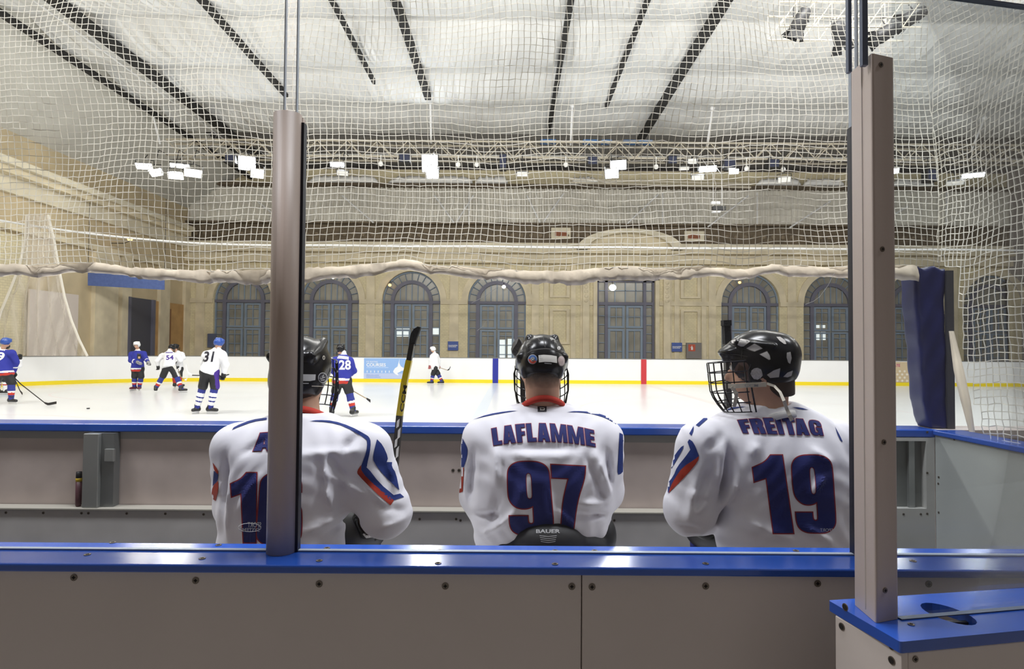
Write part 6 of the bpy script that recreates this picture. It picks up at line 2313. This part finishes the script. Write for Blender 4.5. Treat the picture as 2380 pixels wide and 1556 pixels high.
yS = hc19.y - .112
s1 = ribbon([(1692, 898, yS + .02), (1710, 898, yS + .008), (1735, 896, yS - .004), (1762, 895, yS - .008), (1781, 894, yS - .006)], .015, .002, M_strap, 'chin_strap', h19)
mb = MB()
a, b = P(1730, 893, yS - .009), P(1762, 899.5, yS - .009)
flat_text(mb, 'CCM', (a.x + .0, yS - .011, b.z), (1, 0, 0), (0, 0, 1), b.x - a.x, a.z - b.z, 0, .02)
mb.build('lettering', M_grey, s1)
ribbon([(1700, 900, yS + .012), (1712, 915, yS + .01), (1709, 935, yS + .014), (1706, 946, yS + .02)], .012, .002, M_strap, 'lower_strap', h19)
ribbon([(1783, 892, yS - .008), (1800, 898, yS - .014), (1813, 912, yS - .035), (1822, 932, yS - .055), (1829, 952, 1.955), (1835, 966, 1.950), (1841, 978, 1.951)], [.008, .008, .009, .010, .011, .012, .013], .002, M_strap, 'loose_strap', h19)
MB().tube([P(1808, 893, hc19.y - .04), P(1830, 893, hc19.y - .02)], [.02, .022], 10).ball(P(1833, 899, hc19.y - .04), .012).build('rear_adjuster', M_helm, h19)

# ---------------------------------------------------------------- sticks of the seated players
def stick_tube(mb, pts, w, d_, m=0):
    """rectangular shaft through photo points (px, py, Y)"""
    W_ = [P(*p) for p in pts]
    vs, fs = [], []
    for i, p in enumerate(W_):
        t_ = (W_[min(i + 1, len(W_) - 1)] - W_[max(i - 1, 0)]).normalized()
        sd = t_.cross(Vector((0, 1, 0))).normalized()
        n = sd.cross(t_).normalized()
        vs += [p + sd * w / 2 - n * d_ / 2, p + sd * w / 2 + n * d_ / 2, p - sd * w / 2 + n * d_ / 2, p - sd * w / 2 - n * d_ / 2]
    k = len(W_)
    for i in range(k - 1):
        for q in range(4):
            fs.append((4 * i + q, 4 * i + (q + 1) % 4, 4 * i + 4 + (q + 1) % 4, 4 * i + 4 + q))
    fs += [(3, 2, 1, 0), (4 * k - 4, 4 * k - 3, 4 * k - 2, 4 * k - 1)]
    mb.add(vs, fs, m)


YS = 2.36
t = thing('hockey_stick', 'yellow and black hockey stick held blade up beside player 16', 'hockey stick', tuple(P(898, 1240, YS)))
mb = MB()
stick_tube(mb, [(898, 1240, YS), (917, 1095, YS)], .022, .03, 1)
stick_tube(mb, [(917, 1095, YS), (929, 966, YS)], .0235, .03, 1)
stick_tube(mb, [(929, 966, YS), (940, 890, YS)], .0235, .03, 0)
stick_tube(mb, [(940, 890, YS), (951, 838, YS)], .0225, .03, 0)
stick_tube(mb, [(951, 838, YS), (958, 800, YS)], .019, .028, 1)
mb.build('shaft', [mat('stick_yellow', (.62, .47, .005), .35), mat('stick_black', (.015, .013, .012), .4)], t)
mb = MB()
bl = [(957, 803, 15), (959, 790, 17), (963, 777, 19), (968, 767, 16), (974, 760, 7)]
vs, fs = [], []
for (x, y, w_) in bl:
    p = P(x, y, YS)
    h_ = w_ * YS / FPX / 2
    vs += [p + Vector((-h_ * .75, -.012, h_ * .1)), p + Vector((h_ * .8, .0, -h_ * .25)), p + Vector((h_ * .8, .03, -h_ * .25)), p + Vector((-h_ * .75, .02, h_ * .1))]
for i in range(4):
    for k in range(4):
        fs.append((4 * i + k, 4 * i + (k + 1) % 4, 4 * i + 4 + (k + 1) % 4, 4 * i + 4 + k))
fs += [(3, 2, 1, 0), (16, 17, 18, 19)]
mb.add(vs, fs)
mb.build('blade', M_tape, t)
mb = MB()
A, B = P(933.2, 958, YS - .0165), P(942.5, 893, YS - .0165)
ux = (B - A)
L_ = ux.length
ux.normalize()
uz = ux.cross(Vector((0, 1, 0))).normalized()
uz = uz if uz.x < 0 else -uz
flat_text(mb, 'CCM', A - uz * .0075, ux, uz, L_ * .95, .015, 0, .03)
mb.build('lettering', mat('stick_black', (.015, .013, .012), .4), t)
mb = MB()
for i, (x, y, h_) in enumerate(((927, 985, 11), (924.5, 1008, 14), (922.5, 1030, 12), (920.5, 1052, 15), (918.5, 1075, 12))):
    p = P(x + (2.5 if i % 2 else -2.5), y, YS - .0165)
    k = YS / FPX
    mb.prism([p + Vector((-3.5 * k, 0, -h_ * k)), p + Vector((2.5 * k, 0, -h_ * .6 * k)), p + Vector((4 * k, 0, h_ * k)), p + Vector((-2 * k, 0, h_ * .5 * k))], (0, .0008, 0))
mb.build('pattern', M_white, t)

t = thing('hockey_stick', 'upright hockey stick with black taped butt end behind the helmet of player 19', 'hockey stick', tuple(P(1697, 1240, 2.62)))
mb = MB()
stick_tube(mb, [(1697, 1250, 2.62), (1690, 800, 2.62)], .024, .032)
mb.build('shaft', mat('stick_black', (.015, .013, .012), .4), t)
mb = MB()
stick_tube(mb, [(1690, 800, 2.62), (1688, 758, 2.62)], .028, .034)
stick_tube(mb, [(1688, 758, 2.62), (1687.6, 745, 2.62)], .034, .038)
mb.build('butt_tape', M_tape, t)
t = thing('hockey_stick', 'hockey stick blade wrapped in dark tape poking out left of the middle helmet', 'hockey stick', tuple(P(1225, 1240, 2.75)))
mb = MB()
stick_tube(mb, [(1225, 1250, 2.75), (1215, 900, 2.75), (1212, 830, 2.75)], .022, .03)
mb.build('shaft', mat('stick_black', (.015, .013, .012), .4), t)
H = lambda p: zoomed(p, 1160, 750, 7.41)
o_ = [P(x, y, 2.70) for x, y in H([(205, 460), (225, 385), (265, 310), (335, 272), (385, 310), (440, 400), (400, 520), (270, 590), (215, 520)])]
i_ = [P(x, y, 2.66) for x, y in H([(225, 490), (275, 400), (300, 370), (338, 276), (372, 320), (400, 400), (370, 500), (275, 575), (235, 520)])]
n = len(o_)
vs = [tuple(p) for p in i_] + [tuple(p) for p in o_] + [tuple(p + Vector((0, .05, 0))) for p in o_]
fs = [list(range(n))] + [(i, n + i, n + (i + 1) % n, (i + 1) % n) for i in range(n)] + [(n + i, 2 * n + i, 2 * n + (i + 1) % n, n + (i + 1) % n) for i in range(n)] + [list(range(3 * n - 1, 2 * n - 1, -1))]
mesh_obj('blade', vs, fs, mat('tape_grey', (.055, .05, .05), .75, bump=.3, bscale=80), t)

# ================================================================ skaters on the ice
def skater(label, Y, J, o):
    """J: photo pixels of the joints (x, y[, depth offset]); o: colours and options"""
    def W_(k):
        v = J[k]
        p = P(v[0], v[1], Y + (v[2] if len(v) > 2 else 0))
        return npv(p)
    j = {k: W_(k) for k in J}
    for s in 'lr':
        j['a' + s][2] = .15
    root = thing('person', label, 'person', (float(j['pel'][0]), float(j['pel'][1]), 0))
    R = rot3(*o['face'])
    Rn = np.array(R, dtype=np.float32)
    hc = j['head']
    k = o.get('k', 1.0)
    toe = {s: npv(o['toe' + s]) for s in 'lr'}
    hand = {}
    for s in 'lr':
        v = j['h' + s] - j['e' + s]
        hand[s] = j['h' + s] + v / np.linalg.norm(v) * .06
    sp = j['pel'] - j['chest']
    spn = sp / np.linalg.norm(sp)
    hipw = o.get('hipv', npv((.10, 0, 0)))
    hips = {'l': j['pel'] - hipw, 'r': j['pel'] + hipw}

    def f_body(Q):
        d = f_head((Q - hc) @ Rn)
        d = smin(d, cap_(Q, hc + Rn @ npv((0, -.02, -.06)), j['chest'] - spn * .20, .055, .06), .03)
        d = smin(d, cap_(Q, j['chest'], j['pel'], .13, .12), .05)
        d = smin(d, cap_(Q, j['sl'] + npv((0, 0, -.06)), j['sr'] + npv((0, 0, -.06)), .045, .045), .06)
        for s in 'lr':
            d = smin(d, cap_(Q, j['s' + s] + npv((0, 0, -.06)), j['e' + s], .045, .040), .03)
            d = smin(d, cap_(Q, j['e' + s], j['h' + s], .042, .028), .02)
            d = smin(d, cap_(Q, j['h' + s], hand[s], .032, .028), .015)
            d = smin(d, cap_(Q, hips[s], j['k' + s], .09, .06), .05)
            d = smin(d, cap_(Q, j['k' + s], j['a' + s], .06, .045), .03)
            d = smin(d, cap_(Q, j['a' + s] - npv((0, 0, .05)), j['a' + s] + toe[s] * .16 - npv((0, 0, .06)), .035, .03), .03)
        return d
    A = np.stack(list(j.values()) + [j['a' + s] + toe[s] * .2 for s in 'lr'])
    lo, hi = A.min(0) - .2, A.max(0) + .2
    sdf_obj('body', f_body, lo, hi, .017, M_skin, root)
    for s in (-1, 1):
        MB().ball(tr((s * .031, .083, .012), Vector(hc), R), .0125, nu=8, nv=5).build('eye', M_eye, root)

    hem = o.get('hem', .10) + .03
    def f_jersey(Q):
        d = cap_(Q, j['chest'], j['pel'] + spn * .02, .175 * k, .222 * k)
        d = smin(d, cap_(Q, j['sl'] + (j['sr'] - j['sl']) * .12 + spn * .03, j['sr'] + (j['sl'] - j['sr']) * .12 + spn * .03, .088, .088), .12)
        d = smin(d, cap_(Q, j['chest'] - spn * .25, j['chest'] - spn * .05, .07, .14), .08)
        d = smax(d, ((Q - j['pel']) @ spn) - hem, .01)
        for s in 'lr':
            d = smin(d, cap_(Q, j['s' + s] + npv((0, 0, -.045)), j['e' + s], .092, .083), .07)
            d = smin(d, cap_(Q, j['e' + s], j['e' + s] + (j['h' + s] - j['e' + s]) * .8, .083, .065), .04)
        d = smax(d, -cap_(Q, j['chest'] - spn * .18, hc, .062, .062), .01)
        return d + .006 * np.sin(Q[:, 2] * 29 + Q[:, 0] * 17) * np.sin(Q[:, 0] * 25 + Q[:, 1] * 13)
    mats = [o['jersey'], M_white, M_red, o.get('cuff', M_white)]

    def mi(C):
        m = np.zeros(len(C), dtype=int)
        if o.get('bands'):
            u = (C - j['pel']) @ spn
            on_arm = np.zeros(len(C), bool)
            for s in 'lr':
                on_arm |= (cap_(C.astype(np.float32), j['e' + s], j['h' + s], .09, .08) < 0) & (cap_(C.astype(np.float32), j['chest'], j['pel'], .17, .17) > 0)
            m[(u > hem - .075) & ~on_arm] = 2
            m[(u > hem - .135) & (u <= hem - .085) & ~on_arm] = 1
            for s in 'lr':
                v = j['h' + s] - j['e' + s]
                L2 = float(v @ v)
                tt = ((C - j['e' + s]) @ v) / L2
                m[on_arm & (tt > .40) & (tt < .52)] = 1
            up = -((C - j['chest']) @ spn)
            m[(up > .215) & ~on_arm] = 1
        return m
    jl, jh = np.stack([j[q] for q in ('chest', 'pel', 'sl', 'sr', 'el', 'er', 'hl', 'hr')]).min(0) - .24, np.stack([j[q] for q in ('chest', 'pel', 'sl', 'sr', 'el', 'er', 'hl', 'hr')]).max(0) + .24
    jer = sdf_obj('jersey', f_jersey, jl, jh, .015, mats, root, mi)
    if 'print' in o:
        bv = bvh_of(jer)
        for nm, items, ms in o['print']():
            decal(nm, items, ms, bv, jer, 3.0, .005)

    pm = [o.get('pants', M_pants), o.get('pants_side', M_pants)]

    def f_pants(Q):
        d = cap_(Q, hips['l'] + npv((0, 0, -.03)), hips['r'] + npv((0, 0, -.03)), .14, .14)
        for s in 'lr':
            kn = j['k' + s] + (hips[s] - j['k' + s]) * .10
            d = smin(d, cap_(Q, hips[s] * .9 + j['pel'] * .1 + npv((0, 0, -.05)), kn, .118, .112), .05)
            ax = (j['k' + s] - hips[s]) / np.linalg.norm(j['k' + s] - hips[s])
        return d
    P_ = np.stack([hips['l'], hips['r'], j['kl'], j['kr']])

    def mip(C):
        m = np.zeros(len(C), dtype=int)
        if 'pants_side' in o:
            dr = o.get('side_dir', npv((1, 0, 0)))
            e = np.minimum(cap_(C.astype(np.float32), hips['r'], j['kr'], 0, 0), 9)
            t_ = np.clip(((C - hips['r']) @ (j['kr'] - hips['r'])) / float((j['kr'] - hips['r']) @ (j['kr'] - hips['r'])), 0, 1)
            ctr = hips['r'] + t_[:, None] * (j['kr'] - hips['r'])
            m[((C - ctr) @ dr) > .083] = 1
            if o.get('both_sides'):
                t_ = np.clip(((C - hips['l']) @ (j['kl'] - hips['l'])) / float((j['kl'] - hips['l']) @ (j['kl'] - hips['l'])), 0, 1)
                ctr = hips['l'] + t_[:, None] * (j['kl'] - hips['l'])
                m[((C - ctr) @ dr) < -.09] = 1
                m[((C - ctr) @ dr) < -.115] = 0
        return m
    sdf_obj('pants', f_pants, P_.min(0) - .2, P_.max(0) + .2, .016, pm, root, mip)
    for s in 'lr':
        kk, aa = j['k' + s] + (hips[s] - j['k' + s]) * .12, j['a' + s]
        v = aa - kk
        st = o['sock']

        def ms(C, kk=kk, v=v):
            u = ((C - kk) @ v) / float(v @ v)
            m = np.zeros(len(C), dtype=int)
            for u0, u1, q in st[1]:
                m[(u > u0) & (u < u1)] = q
            return m
        sdf_obj('sock', lambda Q: smin(cap_(Q, kk, kk + v * .45, .092, .085), cap_(Q, kk + v * .45, aa, .085, .062), .03), np.minimum(kk, aa) - .12, np.maximum(kk, aa) + .12, .013, st[0], root, ms)
        f0, f1 = aa + npv((0, 0, -.035)) - toe[s] * .05, aa + toe[s] * .17 + npv((0, 0, -.05))
        sk = sdf_obj('skate', lambda Q: np.maximum(smin(cap_(Q, aa + npv((0, 0, .06)), f0, .062, .055), cap_(Q, f0, f1, .052, .044), .04), .065 - Q[:, 2]), np.minimum(f0, f1) - .12, np.maximum(f0, f1) + .17, .011, o.get('boot', M_boot), root)
        a_, b_ = aa - toe[s] * .10, aa + toe[s] * .21
        sd = npv((-toe[s][1], toe[s][0], 0)) * .006
        MB().prism([Vector(a_ + sd) * 1, Vector(b_ + sd), Vector(b_ - sd), Vector(a_ - sd)], (0, 0, .001)).build('x', M_steel, sk) if False else None
        mb = MB()
        for (z0, z1, w_, m_) in ((.003, .03, .5, 0), (.03, .068, 1.0, 1)):
            p = [Vector((q[0], q[1], z0)) for q in (a_ + sd * w_, b_ + sd * w_, b_ - sd * w_, a_ - sd * w_)]
            mb.prism(p, (0, 0, z1 - z0), m_)
        mb.build('blade', [M_steel, M_white], sk)
        v = j['h' + s] - j['e' + s]
        make_glove(j['h' + s], v, (0, 0, 1) if abs(v[2]) < .9 * np.linalg.norm(v) else (0, 1, 0), root, o.get('glove', M_glove), 1.05, .012)
    hl = sdf_obj('helmet', lambda Q: f_helmet((Q - hc) @ Rn, 'plain'), hc - .2, hc + .2, .010, o['helmet'], root)
    if o.get('cage', True):
        make_cage(Vector(hc), R, hl, .108, detail=False, r=.004)
    return root, j


def ice_stick(label, pts, Y, toe_px, m_shaft, m_blade, r=.014):
    """shaft through photo points, blade lying from its lower end to toe_px"""
    A = [P(x, y, Y + (d[0] if d else 0)) for x, y, *d in pts]
    t = thing('hockey_stick', label, 'hockey stick', tuple(A[-1]))
    MB().tube(A, r, 6).build('shaft', m_shaft, t)
    a = A[-1]
    B = [P(x, y, Y + (d[0] if d else 0)) for x, y, *d in toe_px]
    mb = MB()
    pts3 = [a] + B
    vs, fs = [], []
    for i, p in enumerate(pts3):
        w_ = .036 if i else .022
        vs += [p + Vector((0, -.008, -w_)), p + Vector((0, .008, -w_)), p + Vector((0, .008, w_)), p + Vector((0, -.008, w_))]
    for i in range(len(pts3) - 1):
        for k in range(4):
            fs.append((4 * i + k, 4 * i + (k + 1) % 4, 4 * i + 4 + (k + 1) % 4, 4 * i + 4 + k))
    n = 4 * (len(pts3) - 1)
    fs += [(3, 2, 1, 0), (n, n + 1, n + 2, n + 3)]
    mb.add(vs, fs).build('blade', m_blade, t)
    return t


S_BLUE = ([M_bsock, M_white, M_red], ((.52, .63, 1), (.63, .78, 2)))
S_31 = ([M_bsock, M_white, M_red], ((.30, .47, 1), (.53, .66, 1), (.72, .88, 1)))
M_wj = mat('skater_white', (.80, .80, .82), .85)
M_sh_black = mat('stick_black', (.015, .013, .012), .4)
M_sh_wood = mat('stick_tan', (.36, .28, .17), .5)

# number 28, blue, back to the camera
skater('person in blue jersey number 28 with black helmet, back turned, right of the round post', 14.5,
       dict(head=(792, 814, .02), chest=(797, 845), pel=(795, 882), sl=(778, 836), sr=(814, 837), el=(772, 860, .12), er=(821, 862, .12), hl=(785, 874, .38), hr=(806, 880, .36), kl=(780, 913, .05), kr=(812, 913, .05), al=(771, 950), ar=(821, 950)),
       dict(face=(0, 14), toel=(-.35, .93, 0), toer=(.3, .95, 0), jersey=M_jb, bands=True, sock=S_BLUE, helmet=M_helm, hem=.07,
            print=lambda: [('number', [text_item('28', 788, 837.5, 815.5, 860, 0, 0, .03, 0)], [M_white]), ('name', bars_item(784, 827, 811, 834, 9, 3.5), [M_white])]))
ice_stick('long thin hockey stick of the player numbered 28, pointing to the lower right', [(806, 884, .30), (822, 910, .1), (852, 927, 0)], 14.5, [(861, 933, 0)], M_sh_wood, M_sh_black)

# number 31, white, blue helmet
skater('person in white jersey number 31 with blue helmet and black pants with a purple side', 14.9,
       dict(head=(509, 799, .02), chest=(498, 831), pel=(487, 862), sl=(478, 822), sr=(519, 821), el=(474, 844, .22), er=(524, 848, .05), hl=(502, 868, .40), hr=(520, 869, .06), kl=(471, 903), kr=(500, 903), al=(458, 945), ar=(489, 945)),
       dict(face=(-18, 18), toel=(-.25, -.60, 0), toer=(.97, -.12, 0), jersey=M_wj, sock=S_31, helmet=M_helm_b, pants_side=M_purple, side_dir=npv((.95, -.3, 0)), hem=.02, cage=False,
            print=lambda: [('number', [text_item('31', 470.5, 817, 494, 842, 0, 0, .03, 5)], [M_dark])]))
ice_stick('black hockey stick held level behind player 31, its blade to the left', [(532, 871, .1), (518, 875, .12), (470, 873.5, .3), (447, 873, .4)], 14.9, [(437, 868, .4), (433, 852, .4)], M_sh_black, M_white)

# blue, white helmet, facing the camera
skater('person in blue jersey and white helmet facing the camera, hands together in front', 22.5,
       dict(head=(318, 803, -.02), chest=(320, 829), pel=(320, 856), sl=(305, 821), sr=(335, 820), el=(304, 838, -.05), er=(339, 835, -.05), hl=(322, 843, -.30), hr=(345, 843, -.30), kl=(313, 878, -.03), kr=(328, 878, -.03), al=(312, 900), ar=(324, 903)),
       dict(face=(180, 10), toel=(-.2, -.95, 0), toer=(.35, -.93, 0), jersey=M_jb, bands=True, sock=S_BLUE, helmet=M_helm_w, boot=mat('boot_maroon', (.12, .02, .03), .5), glove=mat('glove_bw', (.25, .25, .25), .6, noise=.9, nscale=25), cage=False,
            print=lambda: [('crest', [poly_item([(319, 822), (327, 823), (329, 832), (324, 837), (318, 833)], 0, 0, 0), poly_item([(321, 829), (326, 829), (326, 834), (321, 834)], 1, 1, 0)], [M_dark, mat('crest_gold', (.6, .4, .2), .6)])]))

# number 54, white, bent forward
skater('person in white jersey number 54 bent forward with legs spread, black helmet', 21.7,
       dict(head=(399, 810, .34), chest=(394, 829, .16), pel=(393, 852), sl=(376, 825, .18), sr=(414, 825, .18), el=(366, 839, .12), er=(420, 838, .22), hl=(367, 850, .16), hr=(412, 850, .45), kl=(378, 877, .06), kr=(411, 877, .06), al=(362, 903), ar=(422, 902)),
       dict(face=(0, 40), toel=(-.5, .85, 0), toer=(.6, .75, 0), jersey=M_wj, sock=S_BLUE, helmet=M_helm, hem=.05, pants_side=M_sticker, both_sides=True,
            print=lambda: [('number', [text_item('54', 386, 826, 403.5, 837, 0, 0, .03)], [M_purple]), ('name', bars_item(385, 818.8, 402, 821.2, 8, 0), [M_purple])]))
ice_stick('tan hockey stick beside the bent player numbered 54, blade curving up', [(414, 858, .2), (420, 876, .2), (429, 883, .2)], 21.7, [(433, 883.5, .2), (435, 878, .2)], M_sh_wood, M_white)

# white, behind 54
skater('person in white jersey and black helmet mostly hidden behind player 54', 24.2,
       dict(head=(408, 808, .05), chest=(413, 833), pel=(412, 856), sl=(402, 824), sr=(424, 822), el=(403, 838, .1), er=(426, 833, -.1), hl=(408, 850, .3), hr=(414, 842, -.32), kl=(407, 876), kr=(417, 876), al=(406, 897), ar=(418, 897)),
       dict(face=(-30, 15), toel=(-.2, .9, 0), toer=(.4, .9, 0), jersey=M_wj, sock=([M_red, M_white, M_red], ()), helmet=M_helm))

# blue at the left edge
skater('person in blue jersey and blue helmet striding at the left edge of the photo', 17.0,
       dict(head=(14, 797), chest=(6, 832), pel=(8, 866), sl=(-14, 820), sr=(29, 818), el=(-16, 845, .2), er=(37, 841, .1), hl=(12, 868, .38), hr=(32, 866, .20), kl=(-14, 893, .1), kr=(28, 893, .05), al=(-26, 930), ar=(26, 932)),
       dict(face=(-25, 12), toel=(-.6, .7, 0), toer=(.93, -.2, 0), jersey=M_jb, bands=True, sock=S_BLUE, helmet=M_helm_b, cage=False, hem=.07, k=1.08,
            print=lambda: [('number', [text_item('9', -6, 819, 11, 838, 0, 0, .03)], [M_white]), ('name', bars_item(-8, 809.5, 12, 814.5, 6, 2), [M_white])]))
ice_stick('black hockey stick reaching right along the ice from the left edge player', [(33, 878, .2), (48, 893, .1), (104, 937, -.2)], 17.0, [(112, 940, -.2), (131, 936.5, -.2)], M_sh_black, M_sh_black)

# white, behind the left edge player
skater('person in white jersey and white leg pads half hidden behind the left edge player', 20.2,
       dict(head=(14, 808), chest=(16, 836), pel=(12, 864), sl=(-4, 828), sr=(36, 830), el=(-8, 848, .1), er=(44, 850), hl=(2, 864, .3), hr=(47, 834, -.05), kl=(-4, 886), kr=(14, 886), al=(-6, 912), ar=(12, 911)),
       dict(face=(20, 12), toel=(-.9, -.2, 0), toer=(-.9, -.2, 0), jersey=M_wj, sock=([M_white, M_red, M_dark], ((.4, .5, 1),)), helmet=M_helm, cage=False))
ice_stick('short dark stick blade on the ice behind the left edge player', [(34, 880, .1), (46, 908, 0)], 20.2, [(52, 916, 0)], M_sh_black, M_sh_black)

# far white player facing left
skater('person in white jersey and white helmet skating left close to the far boards', 27.6,
       dict(head=(1006, 813), chest=(1010, 832), pel=(1011, 853), sl=(1004, 827, -.1), sr=(1015, 826, .1), el=(1001, 838, -.16), er=(1020, 838, .1), hl=(999, 850, -.12), hr=(1020, 851, .05), kl=(1006, 872, -.05), kr=(1019, 871, .05), al=(1003, 890, -.05), ar=(1027, 889, .05)),
       dict(face=(80, 8), toel=(-.98, -.1, 0), toer=(-.98, .1, 0), jersey=M_wj, sock=S_BLUE, helmet=M_helm_w, hipv=npv((.03, -.09, 0)) * -1, cage=False, glove=mat('glove_rb', (.35, .10, .10), .6, noise=.6, nscale=25)))
ice_stick('thin hockey stick of the far white player, blade up to the right', [(1012, 852, -.1), (1024, 856, -.1), (1040, 861, -.1)], 27.6, [(1044, 859, -.1), (1047, 853, -.1)], M_sh_wood, M_sh_black)

# puck on the ice
p = PZ(205, 951, .0)
tag(MB().disc((p.x, p.y, .002), (0, 0, 1), .038, .025, 16).build('puck', M_black), 'black puck lying on the open ice at left', 'puck')
